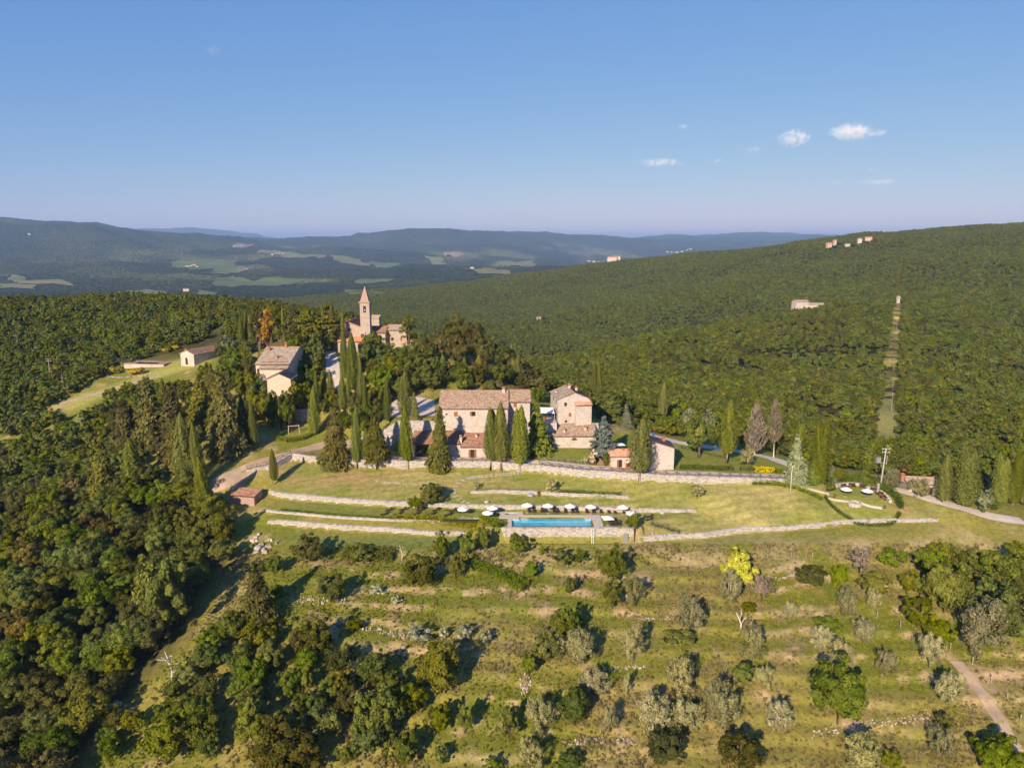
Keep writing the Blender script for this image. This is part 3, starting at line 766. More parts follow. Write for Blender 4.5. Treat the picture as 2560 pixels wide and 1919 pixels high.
# ------------------------------------------------------------------ building kit
def roof_mesh(a, b, c, d, mat, col=0.42, row=0.45, th=0.16, name='roof_tiles'):
    """tiled slope: a,b eave (seen from outside, left to right), c,d ridge (right, left)"""
    a, b, c, d = [np.array(v, float) for v in (a, b, c, d)]
    wid = max(np.linalg.norm(b - a), np.linalg.norm(c - d)); ln = max(np.linalg.norm(d - a), np.linalg.norm(c - b))
    nc = max(2, int(wid / col)); nr = max(2, int(ln / row))
    n = np.cross(b - a, d - a); n /= np.linalg.norm(n)
    us = np.linspace(0, 1, nc * 4 + 1); prof = 0.085 * np.abs(np.sin(np.pi * us * nc)) ** 0.8
    vrow = []; voff = []; vidx = []
    for k in range(nr):
        vrow += [k / nr, (k + 0.999) / nr]; voff += [0.05, 0.0]; vidx += [k + 0.01, k + 0.98]
    vrow = np.array(vrow); voff = np.array(voff)
    U, V = np.meshgrid(us, vrow)
    pos = (a[None, None] * (1 - U)[..., None] + b[None, None] * U[..., None]) * (1 - V)[..., None] + (d[None, None] * (1 - U)[..., None] + c[None, None] * U[..., None]) * V[..., None]
    wob = (rng.random(U.shape) - 0.5) * 0.035
    pos = pos + n * (prof[None] + voff[:, None] + wob)[..., None]
    verts = pos.reshape(-1, 3); nj, ni = U.shape
    faces = grid_faces(nj, ni)
    # underside
    base = len(verts)
    under = np.array([a, b, c, d]) - n * th
    top4 = np.array([a, b, c, d]) + n * 0.01
    verts = np.concatenate([verts, under, top4])
    ex = np.array([[base + 3, base + 2, base + 1, base], [base, base + 1, base + 5, base + 4], [base + 1, base + 2, base + 6, base + 5], [base + 2, base + 3, base + 7, base + 6], [base + 3, base, base + 4, base + 7]])
    faces = np.concatenate([faces, ex])
    me = mesh_np(name, verts, faces, mat)
    uv = me.uv_layers.new(name='tiles')
    uu = np.concatenate([np.stack([U * nc + 1e-3, np.array(vidx)[:, None] + 0 * U], -1).reshape(-1, 2), np.zeros((8, 2)) + 0.5])
    uv.data.foreach_set('uv', uu[faces.ravel()].astype(np.float32).ravel())
    return me
class House:
    def __init__(s, name, loc, rz, label, cat='house', wall='stone_house', tiles_='tiles_old', group=None):
        s.o = tag(empty(name, tuple(float(v) for v in loc), rz), label, cat, group)
        s.wall = MAT[wall]; s.tiles = MAT[tiles_]; s.holes = []
    def block(s, x0, x1, y0, y1, z0, z1, gable=None, rise=0.0, holes=(), mat=None, name='wall', front_z1=None):
        """four walls; holes on the front: (u0, z0, u1, z1); gable 'x' (ridge along x) or 'y' lifts the end walls"""
        mb = MB()
        xs = sorted({x0, x1} | {h[0] for h in holes} | {h[2] for h in holes}); zs = sorted({z0, z1} | {h[1] for h in holes} | {h[3] for h in holes})
        for i in range(len(xs) - 1):
            for j in range(len(zs) - 1):
                cx_, cz_ = (xs[i] + xs[i + 1]) / 2, (zs[j] + zs[j + 1]) / 2
                if any(h[0] < cx_ < h[2] and h[1] < cz_ < h[3] for h in holes): continue
                mb.add([(xs[i], y0, zs[j]), (xs[i + 1], y0, zs[j]), (xs[i + 1], y0, zs[j + 1]), (xs[i], y0, zs[j + 1])], [(0, 1, 2, 3)])
        for (a, b, c, d) in holes:      # reveals
            e = y0 + 0.35
            mb.add([(a, y0, b), (c, y0, b), (c, y0, d), (a, y0, d), (a, e, b), (c, e, b), (c, e, d), (a, e, d)], [(0, 4, 5, 1), (1, 5, 6, 2), (2, 6, 7, 3), (3, 7, 4, 0)])
        mb.add([(x0, y0, z0), (x0, y1, z0), (x1, y1, z0), (x1, y0, z0), (x0, y0, z1), (x0, y1, z1), (x1, y1, z1), (x1, y0, z1)], [(1, 0, 4, 5), (2, 1, 5, 6), (3, 2, 6, 7)])
        if gable == 'y':
            m = (x0 + x1) / 2
            mb.add([(x0, y0, z1), (x1, y0, z1), (m, y0, z1 + rise)], [(0, 1, 2)]); mb.add([(x1, y1, z1), (x0, y1, z1), (m, y1, z1 + rise)], [(0, 1, 2)])
        if gable == 'x':
            m = (y0 + y1) / 2
            mb.add([(x0, y1, z1), (x0, y0, z1), (x0, m, z1 + rise)], [(0, 1, 2)]); mb.add([(x1, y0, z1), (x1, y1, z1), (x1, m, z1 + rise)], [(0, 1, 2)])
        if gable == 'shed':
            mb.add([(x0, y1, z1), (x0, y0, z1), (x0, y1, z1 + rise)], [(0, 1, 2)]); mb.add([(x1, y0, z1), (x1, y1, z1), (x1, y1, z1 + rise)], [(0, 1, 2)])
            mb.add([(x0, y1, z1), (x1, y1, z1), (x1, y1, z1 + rise), (x0, y1, z1 + rise)], [(3, 2, 1, 0)])
        return mb.build(name, mat or s.wall, s.o)
    def slope(s, a, b, c, d, t=None, parent=None):
        o = put('roof', roof_mesh(a, b, c, d, t or s.tiles), parent or s.o)
        o['kind'] = 'stuff'
        return o
    def gable_x(s, x0, x1, y0, y1, z, rise, ov=0.45, t=None):
        m = (y0 + y1) / 2; k = rise / (m - y0); e = z - ov * k + 0.1; r = z + rise + 0.1
        s.slope((x0 - 0.3, y0 - ov, e), (x1 + 0.3, y0 - ov, e), (x1 + 0.3, m, r), (x0 - 0.3, m, r), t)
        s.slope((x1 + 0.3, y1 + ov, e), (x0 - 0.3, y1 + ov, e), (x0 - 0.3, m, r), (x1 + 0.3, m, r), t)
        mb = MB().tube([(x0 - 0.3, m, r + 0.03), (x1 + 0.3, m, r + 0.03)], [0.15, 0.15], 6); mb.build('ridge_cap', t and MAT['terracotta'] or MAT['terracotta'], s.o)
    def gable_y(s, x0, x1, y0, y1, z, rise, ov=0.45, t=None, tr=None):
        m = (x0 + x1) / 2; k = rise / (m - x0); e = z - ov * k + 0.1; r = z + rise + 0.1
        s.slope((x0 - ov, y1 + 0.3, e), (x0 - ov, y0 - 0.3, e), (m, y0 - 0.3, r), (m, y1 + 0.3, r), t)
        s.slope((x1 + ov, y0 - 0.3, e), (x1 + ov, y1 + 0.3, e), (m, y1 + 0.3, r), (m, y0 - 0.3, r), tr or t)
        MB().tube([(m, y0 - 0.3, r + 0.03), (m, y1 + 0.3, r + 0.03)], [0.15, 0.15], 6).build('ridge_cap', MAT['terracotta'], s.o)
    def shed(s, x0, x1, y0, y1, z0, z1, ov=0.45, t=None):
        k = (z1 - z0) / (y1 - y0)
        s.slope((x0 - 0.25, y0 - ov, z0 - ov * k + 0.1), (x1 + 0.25, y0 - ov, z0 - ov * k + 0.1), (x1 + 0.25, y1, z1 + 0.1), (x0 - 0.25, y1, z1 + 0.1), t)
    def chimney(s, x, y, z, h=1.1, w=0.6, mat='stone_house'):
        o = MB().box(x - w / 2, y - w / 2, z - 1.2, x + w / 2, y + w / 2, z + h * 0.7).build('chimney', MAT[mat], s.o)
        for sx in (-1, 1):
            for sy in (-1, 1): MB().box(x + sx * w * 0.4 - 0.07, y + sy * w * 0.4 - 0.07, z + h * 0.7 + 0.003, x + sx * w * 0.4 + 0.07, y + sy * w * 0.4 + 0.07, z + h * 0.95).build('chimney_post', MAT['brick_red'], o)
        MB().add([(x - w * .7, y - w * .7, z + h * .95), (x + w * .7, y - w * .7, z + h * .95), (x + w * .7, y + w * .7, z + h * .95), (x - w * .7, y + w * .7, z + h * .95), (x, y, z + h * 1.25)],
                 [(0, 3, 2, 1), (0, 1, 4), (1, 2, 4), (2, 3, 4), (3, 0, 4)]).build('chimney_cap', MAT['terracotta'], o)
        return o
    def window(s, h, y, shut=None, name='window'):
        """frame, panes and shutters for a hole h in the front wall at y"""
        (a, b, c, d) = h
        f = MB(); t = 0.07; yy = y + 0.2
        f.box(a, yy, b, a + t, yy + .06, d); f.box(c - t, yy, b, c, yy + .06, d); f.box(a + t, yy, d - t, c - t, yy + .06, d); f.box(a + t, yy, b, c - t, yy + .06, b + t)
        m = (a + c) / 2; f.box(m - .035, yy, b + t, m + .035, yy + .06, d - t)
        o = f.build(name, MAT['wood_dark'], s.o)
        for (p, q) in ((a + t, m - .035), (m + .035, c - t)):
            MB().box(p, yy + .02, b + t, q, yy + .04, d - t).build('pane', MAT['window_glass'], o)
        MB().box(a - .1, y - .08, b - .12, c + .1, y + .05, b - .003).build('sill', MAT['pink_stone'], o)
        if shut == 'closed':
            MB().box(a + .02, y + .06, b + .02, m - .01, y + .11, d - .02).build('shutter', MAT['wood_door'], o)
            MB().box(m + .01, y + .06, b + .02, c - .02, y + .11, d - .02).build('shutter', MAT['wood_door'], o)
        if shut in ('open', 'half'):
            w = (c - a) / 2
            MB().box(a - w - .02, y - .07, b, a - .02, y - .02, d).build('shutter', MAT['wood_door'], o)
            if shut == 'open': MB().box(c + .02, y - .07, b, c + w + .02, y - .02, d).build('shutter', MAT['wood_door'], o)
        return o
    def side_window(s, x, y, z, w, h, out=-1):
        """small window on a side wall (x plane), recess read by its frame and dark pane"""
        o = MB().box(x + out * .05 - .03, y - w / 2 - .08, z - .08, x + out * .05 + .03, y + w / 2 + .08, z - .003).build('window', MAT['pink_stone'], s.o)
        MB().box(x + out * .05 - .03, y - w / 2 - .08, z + h + .003, x + out * .05 + .03, y + w / 2 + .08, z + h + .08).build('lintel', MAT['pink_stone'], o)
        MB().box(x + out * .03 - .02, y - w / 2, z, x + out * .03 + .02, y + w / 2, z + h).build('pane', MAT['window_glass'], o)
def hole(px, py, y, w, h, ox, oz, sc=1.0):
    """opening of w x h metres centred where pixel px,py meets the wall plane y; local to origin ox, oz"""
    p = Q(px, py, y); return (p[0] - ox - w / 2, p[2] - oz - h / 2, p[0] - ox + w / 2, p[2] - oz + h / 2)

# ------------------------------------------------------------------ main farmhouse (long stone house with wing)
Y1 = 214.0
x0 = Q(1098, 1021, Y1)[0]; x1 = Q(1269, 1021, Y1)[0]; zb = 7.2
hs = House('farmhouse', (x0, Y1, zb), 0, 'long pale stone farmhouse with weathered tile roof above the row of cypresses', tiles_='tiles_old')
W = x1 - x0; ze = 20.5 - zb; rise = 3.7; D = 17.0
h1 = hole(1139.8, 1034.5, Y1, 1.1, 1.35, x0, zb); h2 = hole(1184, 1034, Y1, 1.1, 1.35, x0, zb); h3 = hole(1116.5, 1035, Y1, .55, .5, x0, zb); h4 = hole(1231, 1034, Y1, 1.1, 1.35, x0, zb)
hs.block(0, W, 0, D, -1.5, ze, 'x', rise, [h1, h2, h3, h4])
hs.gable_x(0, W, 0, D, ze, rise)
hs.window(h1, 0, 'closed'); hs.window(h2, 0, 'half'); hs.window(h3, 0); hs.window(h4, 0)
MB().box(W + .02, -.06, 4, W + .14, .06, ze - .2).build('downpipe', MAT['brick_red'], hs.o)
cx_ = Q(1259, 968, 221)[0] - x0
hs.chimney(cx_, 7.6, ze + rise - .1, 1.3, .9)
# wing
wx1 = Q(1325, 1003, 218)[0] - x0
hw = hole(1288, 1011, 218, 1.0, 1.5, x0, zb)
hs.block(W + .003, wx1, 4, D - 1, -1.5, 21.7 - zb, 'x', 2.4, [hw], name='wing_wall')
hs.gable_x(W + .35, wx1, 4, D - 1, 21.7 - zb, 2.4)
hs.window(hw, 4, 'closed')
# lean-tos along the terrace: loggia, store and garden room
ly = -6.0
la = Q(1034, 1140, 208)[0] - x0; lb = Q(1118, 1140, 208)[0] - x0; lc = Q(1151, 1140, 208)[0] - x0; ld = Q(1216, 1140, 208)[0] - x0
ez = 11.3 - zb; tz = 13.6 - zb
for xx in (la, (la + lb) / 2 - .2): MB().box(xx, ly + .1, 0, xx + .5, ly + .6, ez - .1).build('pillar', MAT['stone_house'], hs.o)
MB().bar((la - .2, ly + .35, ez - .12), (lb, ly + .35, ez - .12), .25, .3).build('beam', MAT['wood_dark'], hs.o)
MB().box(la - .2, ly - .1, -.3, lb, -.05, .06).build('loggia_floor', MAT['terracotta'], hs.o)
MB().box(la - .3, -.4, 0, la + .05, -.05, 6).box(la - .3, ly + 1.5, .06, la + .05, -.4, ez - .2).build('loggia_wall', MAT['stone_house'], hs.o)
hsv = hole(1143, 1121, 208, .5, .5, x0, zb)
hs.block(lb, lc, ly, -.05, -.5, ez, 'shed', tz - ez, [hsv], name='store_wall'); hs.window(hsv, ly)
hs.shed(la - .2, lc - .2, ly, 0, ez, tz, t=MAT['tiles_brown'])
ez2 = 10.5 - zb; tz2 = 12.9 - zb
dr_ = hole(1181.5, 1129, 208, 1.15, 2.3, x0, zb); dr_ = (dr_[0], 0.08, dr_[2], 2.45)
hs.block(lc + .003, ld, ly - .6, -.05, -.5, ez2, 'shed', tz2 - ez2, [dr_], name='garden_room_wall')
hs.shed(lc + .25, ld, ly - .6, 0, ez2, tz2, t=MAT['tiles_brown'])
dd = hs.window(dr_, ly - .6, 'open', 'glass_door')
hs.chimney(Q(1152, 1099, 209)[0] - x0, ly + .8, ez + .8, 1.4, .7); hs.chimney(Q(1191, 1085, 212)[0] - x0, -2.2, tz2 - .6, 1.0, .6)
MB().box(la - .5, ly - 4.2, -.4, ld + 2, ly - .603, .02).build('terrace_paving', MAT['paving_pale'], hs.o)
# ------------------------------------------------------------------ tall stone house with its low front range
zb = 8.2
o0 = Q(1396, 1000, 219.5)
ht = House('stone_house', (o0[0], 219.5, zb), rad(9), 'tall narrow stone house with gable and small shuttered windows beside white awning', tiles_='tiles_grey')
W = 9.8; D = 11.5; ez = 22.2 - zb; rise = 1.9
def hloc(px, py, y, w, h): p = Q(px, py, y); return ((p[0] - o0[0]) / math.cos(rad(9)) - w / 2, p[2] - zb - h / 2, (p[0] - o0[0]) / math.cos(rad(9)) + w / 2, p[2] - zb + h / 2)
k1 = hloc(1414, 1010, 220, .85, 1.1); k2 = hloc(1425, 1036, 220.2, .85, 1.1); k3 = hloc(1415, 1055, 220, .8, 1.3)
ht.block(0, W, 0, D, -1, ez, 'y', rise, [k1, k2, k3])
ht.gable_y(0, W, 0, D, ez, rise, t=MAT['tiles_grey'], tr=MAT['tiles_orange'])
for k in (k1, k2, k3): ht.window(k, 0, 'closed' if k is k2 else None)
for yy, zz in ((3.0, ez - 1.9), (7.0, ez - 1.8), (3.2, ez - 4.6)): ht.side_window(0, yy, zz, .7, 1.0)
# projecting stair block with shed roof
pa = hloc(1437, 1010, 220, 0, 0)[0]; pb = hloc(1477, 1010, 220, 0, 0)[0]
s1 = (pa + .25, ez - 2.4, pa + .5, ez - 1.6); s2 = (pa + .25, ez - 5.2, pa + .5, ez - 4.4)
ht.block(pa, pb, -1.6, 2.2, -1, ez - 1.75, 'shed', 1.5, [], name='stair_wall')
ht.shed(pa, pb, -1.6, 2.2, ez - 1.75, ez - .25, t=MAT['tiles_rose'])
ht.chimney(.9, 7.5, ez + .2, 1.2, .6); ht.chimney(W / 2, 6.5, ez + rise - .1, 1.5, .75); ht.chimney(W * .72, 6, ez + rise - .6, 1.2, .7); ht.chimney(pb - .5, .2, ez - 1.1, .9, .5); ht.chimney(3.0, 1.6, ez + .9, .8, .45)
# low front range with lunette
la = Q(1384, 1089, 214)[0]; lb = Q(1490, 1089, 214)[0]
hl = House('low_stone_range', (la, 214, 8.2), 0, 'low stone outbuilding with half-round window and long tiled roof behind lawn', 'outbuilding', tiles_='tiles_old')
Wl = lb - la; e1 = 3.8; t1 = 6.2
c0 = Q(1435.6, 1100, 214); cxl = c0[0] - la; czl = c0[2] - 8.2
hl.block(0, Wl, 0, 6.2, -1, e1, 'shed', t1 - e1)
hl.shed(-1.0, Wl, 0, 6.2, e1, t1)
mb = MB(); arc = [(cxl + .8 * math.cos(a), -.05, czl + .8 * math.sin(a)) for a in np.linspace(0, math.pi, 11)]
mb.add([(cxl - .8, -.05, czl)] + arc[::-1][1:-1] + [(cxl + .8, -.05, czl)] , [tuple(range(len(arc)))[::-1]])
lw = mb.build('window', MAT['window_glass'], hl.o)
for i in range(10): MB().bar(arc[i], arc[i + 1], .18, .16, (0, 1, 0)).build('arch_brick', MAT['brick_red'], lw)
for q in (-.35, 0, .35): MB().box(cxl + q - .03, -.09, czl, cxl + q + .03, -.055, czl + math.sqrt(.64 - q * q)).build('mullion', MAT['wood_door'], lw)
hl.chimney(Q(1410, 1084, 216)[0] - la, 1.6, e1 + .9, 1.0, .6); hl.chimney(Q(1463, 1080, 217)[0] - la, 2.6, e1 + 1.3, 1.0, .7)
# terrace between the two houses with the white awning
tw = House('terrace_block', (Q(1327, 1060, 216)[0], 216, 7.5), 0, 'stone retaining terrace joining farmhouse and tall stone house', 'terrace')
tw.block(0, o0[0] - Q(1327, 1060, 216)[0] - .6, 0, 10, 0, 7.7); MB().box(0, 0.02, 7.703, o0[0] - Q(1327, 1060, 216)[0] - .6, 10, 7.85).build('paving', MAT['paving_pale'], tw.o)
tw.block(0, 3.6, 4.5, 8.5, 7.853, 9.9, 'shed', 0.9, name='shed_wall'); tw.shed(0, 3.6, 4.5, 8.5, 9.9, 10.8, t=MAT['tiles_grey'])
# ------------------------------------------------------------------ cottage with red doors
yc = 199.0; zb = 6.75
ca = Q(1524, 1168, yc)[0]; cb = Q(1592, 1168, yc)[0]
hc = House('cottage', (ca, yc, zb), 0, 'small stone cottage with red-brown doors and tall blank gable behind lone cypress', tiles_='tiles_rose')
d1 = Q(1551, 1160, yc)[0] - ca; d2 = Q(1573, 1160, yc)[0] - ca
o1 = (d1 - .5, .08, d1 + .5, 2.35); o2 = (d2 - .5, .08, d2 + .5, 2.35)
hc.block(0, cb - ca, 0, 5, -1.5, 3.3, 'shed', .8, [o1, o2])
hc.shed(0, cb - ca, 0, 5, 3.3, 4.1)
hc.window(o1, 0, 'half', 'glass_door'); hc.window(o2, 0, 'half', 'glass_door')
for i in range(8): MB().box(.02, -.03, .1 + i * .4, .28 + .1 * (i % 2), .02, .4 + i * .4).build('quoin', MAT['brick_red'], hc.o)
hc.chimney(d2 + .2, 3.2, 3.8, .9, .6, 'brick_red'); hc.chimney(d1 + 1.1, 3.6, 3.8, .8, .5, 'brick_red')
ga = Q(1590, 1170, 197)[0] - ca; gb = Q(1684, 1170, 197)[0] - ca
hc.block(ga, gb, -2, 4.5, -1.5, 6.4, 'y', 1.5, name='gable_wall')
hc.gable_y(ga, gb, -2, 4.5, 6.4, 1.5, t=MAT['tiles_rose'])
hc.chimney((ga + gb) / 2 + .4, 3.6, 8.2, 1.9, .55, 'white_paint'); hc.chimney(gb - 2.2, 2.5, 7.4, 1.0, .8, 'brick_red')
MB().box(-.6, -3.8, -.6, ga - .2, -.003, .03).build('terrace_paving', MAT['paving_rose'], hc.o)
# ------------------------------------------------------------------ church with bell tower
yf = 291.0; zb = 26.4
ca = Q(836, 860, yf)[0]; cb = Q(905, 860, yf)[0]
ch = House('church', (ca, yf, zb), 0, 'stone church with round window, tile-roofed porch and slender pointed bell tower', 'church', 'stone_church', 'tiles_orange')
W = cb - ca; ez = 35.9 - zb; rise = 2.1
ch.block(0, W, 0, 17, -3, ez, 'y', rise); ch.gable_y(0, W, 0, 17, ez, rise, t=MAT['tiles_orange'])
rc = Q(874, 824, yf); rx = rc[0] - ca; rz_ = rc[2] - zb
mb = MB(); ring = [(rx + .8 * math.cos(a), -.04, rz_ + .8 * math.sin(a)) for a in np.linspace(0, 2 * math.pi, 17)[:-1]]
mb.add(ring, [tuple(range(16))]); rw = mb.build('rose_window', MAT['window_glass'], ch.o)
for i in range(16): MB().bar(ring[i], ring[(i + 1) % 16], .28, .2, (0, 1, 0)).build('surround_stone', MAT['pink_stone'], rw)
# raking cornice
for sx in (0, W): MB().bar((sx - (.3 if sx == 0 else -.3), -.15, ez + .0), (W / 2, -.15, ez + rise + .14), .35, .3).build('cornice', MAT['pink_stone'], ch.o)
# porch
pa = Q(845, 870, 286)[0] - ca; pb = Q(916, 870, 286)[0] - ca
px_ = [pa + (pb - pa) * t for t in (0.04, .28, .36, .62, .70, .94)]
holes = [(px_[0] + .4, 0, px_[1], 3.1), (px_[2], 0, px_[3], 3.1), (px_[4], 0, px_[5] - .2, 3.1)]
ch.block(pa, pb, -5, -.05, -2.5, 4.5, 'shed', 1.2, holes, MAT['stone_church'], 'porch_wall')
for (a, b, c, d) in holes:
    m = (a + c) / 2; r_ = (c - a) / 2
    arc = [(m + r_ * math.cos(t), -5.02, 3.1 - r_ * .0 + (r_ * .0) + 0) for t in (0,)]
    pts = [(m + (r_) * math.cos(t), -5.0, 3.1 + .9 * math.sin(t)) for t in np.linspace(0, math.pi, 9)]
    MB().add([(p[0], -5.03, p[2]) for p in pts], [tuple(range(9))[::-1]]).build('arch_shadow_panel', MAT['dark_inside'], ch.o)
ch.shed(pa, pb, -5, -.05, 4.5, 5.7, .6)
# bell tower
ta = Q(901.5, 800, yf)[0] - ca; tb = Q(925, 800, yf)[0] - ca; tw_ = tb - ta; tm = (ta + tb) / 2
zc = 45.8 - zb; zbell = 40.2 - zb
bh = (tm - .55, Q(914, 781, yf)[2] - zb, tm + .55, Q(914, 767, yf)[2] - zb)
ch.block(ta, tb, -.6, tw_ - .6, -2, zc, None, 0, [bh], None, 'bell_tower')
for sx in (ta, tb):   # side belfry openings
    s_ = -1 if sx == ta else 1
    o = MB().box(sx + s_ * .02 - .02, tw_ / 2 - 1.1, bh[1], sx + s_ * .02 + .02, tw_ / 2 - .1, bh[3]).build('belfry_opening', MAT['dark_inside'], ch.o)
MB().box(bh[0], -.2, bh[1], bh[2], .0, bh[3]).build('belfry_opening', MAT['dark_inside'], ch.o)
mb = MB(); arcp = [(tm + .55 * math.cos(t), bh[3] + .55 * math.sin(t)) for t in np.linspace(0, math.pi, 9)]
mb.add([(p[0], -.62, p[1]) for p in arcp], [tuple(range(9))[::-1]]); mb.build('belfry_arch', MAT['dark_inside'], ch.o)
bell = MB().lathe([(.05, 0.62), (.22, .58), (.3, .3), (.42, .05), (.46, 0)], 12).build('bell', MAT['metal_grey'], ch.o, True); bell.location = (tm, -.42, bh[1] + .7)
for zz, w in ((zbell - .6, .12), (zc - 1.4, .10), (zc - .25, .3), (zc + .05, .45)):
    MB().box(ta - w, -.6 - w, zz, tb + w, tw_ - .6 + w, zz + .28).build('cornice_band', MAT['pink_stone'], ch.o)
zs_ = zc + .335; apex = 52.3 - zb
mb = MB(); w = .1
mb.add([(ta + w, -.6 + w, zs_), (tb - w, -.6 + w, zs_), (tb - w, tw_ - .6 - w, zs_), (ta + w, tw_ - .6 - w, zs_), (tm, tw_ / 2 - .6, apex)], [(0, 3, 2, 1), (0, 1, 4), (1, 2, 4), (2, 3, 4), (3, 0, 4)])
mb.build('spire', MAT['pink_stone'], ch.o)
MB().bar((tm, tw_ / 2 - .6, apex - .1), (tm, tw_ / 2 - .6, apex + 1.1), .07).bar((tm - .3, tw_ / 2 - .6, apex + .75), (tm + .3, tw_ / 2 - .6, apex + .75), .06).build('cross', MAT['wood_dark'], ch.o)
ch.block(ta + 1.7, ta + 1.95, -.63, -.60, 6.2, 7.6, mat=MAT['dark_inside'], name='slit_window')
# rectory behind the tower
ra = Q(927, 860, 294)[0]
re_ = House('rectory', (ra, 294, 26.2), 0, 'brown-roofed stone rectory with battlemented turret adjoining the church tower', 'house', 'stone_church', 'tiles_brown')
Wr = Q(964, 860, 294)[0] - ra; W2 = Q(1018, 860, 297)[0] - ra
r1 = (Wr * .35, 2.2, Wr * .35 + .8, 3.4)
re_.block(0, Wr, 0, 10, -3, 7.2, 'x', 2.0, [r1]); re_.gable_x(0, Wr, 0, 10, 7.2, 2.0); re_.window(r1, 0)
r2 = (Wr + 2.0, 3.6, Wr + 2.8, 4.9); r3 = (Wr + 5.6, 3.6, Wr + 6.4, 4.9)
re_.block(Wr + .003, W2, 3, 12, -3, 7.9, 'x', 1.6, [r2, r3], name='range_wall'); re_.gable_x(Wr + .35, W2, 3, 12, 7.9, 1.6, t=MAT['tiles_grey']); re_.window(r2, 3, 'half'); re_.window(r3, 3, 'closed')
re_.chimney(W2 - 1.5, 7.5, 9.6, 1.6, .8, 'stone_church')
tx0 = Q(927, 800, 305)[0] - ra; tx1 = Q(949, 800, 305)[0] - ra
re_.block(tx0, tx1, 11, 14.4, -3, 12.4, name='turret')
for i in range(4):
    for yy in (11, 14.1): MB().box(tx0 + (tx1 - tx0) * i / 4 + .1, yy, 12.403, tx0 + (tx1 - tx0) * i / 4 + .65, yy + .3, 13.1).build('merlon', MAT['stone_church'], re_.o)
MB().box(tx0 - .2, 10.8, 11.7, tx1 + .2, 14.6, 11.95).build('cornice_band', MAT['pink_stone'], re_.o)
xa = Q(1012, 860, 292)[0] - ra; xb = Q(1047, 860, 292)[0] - ra
re_.block(xa, xb, -2, 2.5, -3, 3.4, 'shed', .8, name='annex_wall'); re_.shed(xa, xb, -2, 2.5, 3.4, 4.2, t=MAT['tiles_rose'])
# ------------------------------------------------------------------ cream house on the rise
yh = 246.0; zb = 18.3
ya = Q(639, 911, yh)[0]; yb = Q(722, 911, yh)[0]
hy = House('cream_house', (ya, yh, zb), 0, 'cream plastered house with broad grey tile roof and chimneys among trees', 'house', 'plaster_cream', 'tiles_grey')
W = yb - ya; ez = 28.6 - zb; rise = 4.0; L = 26.0; m = W * .52
q1 = hole(679, 926, yh, .6, .8, ya, zb); q2 = hole(690, 923, yh, .5, .5, ya, zb); q3 = hole(648, 926, yh, 1.4, 1.3, ya, zb)
hy.block(0, W, 0, L, -3, ez, 'x', rise, [q1, q2, q3]); [hy.window(q, 0) for q in (q1, q2, q3)]
hy.gable_x(0, W, 0, L, ez, rise, t=MAT['tiles_grey'])
r_ = ez + rise
hy.slope((W * .1, 1.0, ez + .55), (W * .98, 1.0, ez + .55), (W * .56, 5.6, ez + 2.35), (W * .54, 5.6, ez + 2.35), MAT['tiles_old'])
fx0 = Q(653, 911, yh)[0] - ya
hy.block(fx0, W - .1, -2.2, -.003, -3, ez - 1.2, 'shed', .7, [], name='front_wall'); hy.shed(fx0, W - .1, -2.2, 0, ez - 1.2, ez - .5, t=MAT['tiles_old'])
hy.chimney(m + 1.0, 12.6, r_, 1.6, .8, 'brick_red'); hy.chimney(1.6, 10, ez + 3.1, 1.3, .8, 'brick_red'); hy.chimney(m + .5, 3.0, ez + 1.6, .8, .5, 'pink_stone')
# gabled outhouse in front
oa = Q(668, 960, 236)[0] - ya; ob_ = Q(727, 960, 236)[0] - ya
hy.block(oa, ob_, -10, -3, -3, 25.4 - zb, 'y', 1.7, name='outhouse_wall'); hy.gable_y(oa, ob_, -10, -3, 25.4 - zb, 1.7, t=MAT['tiles_old'])
# ------------------------------------------------------------------ pool house and small pool on the far side
pp = Q(452, 899, 305); POOLHOUSE = (pp[0] + 5, 311)
zg = H1(pp[0] + 4, 309) - .2
hp = House('pool_house', (pp[0], 305, zg), rad(-24), 'stone pool house with rose tile roof and arched door beside small terrace pool', 'house', 'stone_house', 'tiles_rose')
ad = (2.6, 0, 3.9, 2.3)
hp.block(0, 7.6, 0, 14, -3, 4.6, 'y', 1.5, [ad]); hp.gable_y(0, 7.6, 0, 14, 4.6, 1.5); hp.window(ad, 0, None, 'glass_door')
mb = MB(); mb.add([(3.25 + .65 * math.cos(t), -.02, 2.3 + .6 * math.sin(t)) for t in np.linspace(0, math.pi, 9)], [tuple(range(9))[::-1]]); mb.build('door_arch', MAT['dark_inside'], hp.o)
hp.side_window(0, 5, 1.6, .8, 1.1); hp.chimney(1.2, 2, 5.3, 1.0, .6, 'pink_stone')
sp_ = on(362, 916)
spt = tag(empty('pool_terrace', tuple(sp_), rad(-8)), 'small rose-paved terrace with dark swimming pool near broom bushes on the far slope', 'pool')
MB().box(-9, -1, -2.5, 9.5, 8, 1.2).build('terrace_wall', MAT['stone_house'], spt)
MB().box(-9.2, -1.2, 1.203, -4.5, 8.2, 1.35).box(5.5, -1.2, 1.203, 9.7, 8.2, 1.35).box(-4.5, 4.2, 1.203, 5.5, 8.2, 1.35).box(-4.5, -1.2, 1.203, 5.5, -.4, 1.35).build('paving', MAT['paving_rose'], spt)
MB().box(-4.5, -.4, 1.203, 5.5, 4.2, 1.24).build('water', MAT['window_glass'], spt)
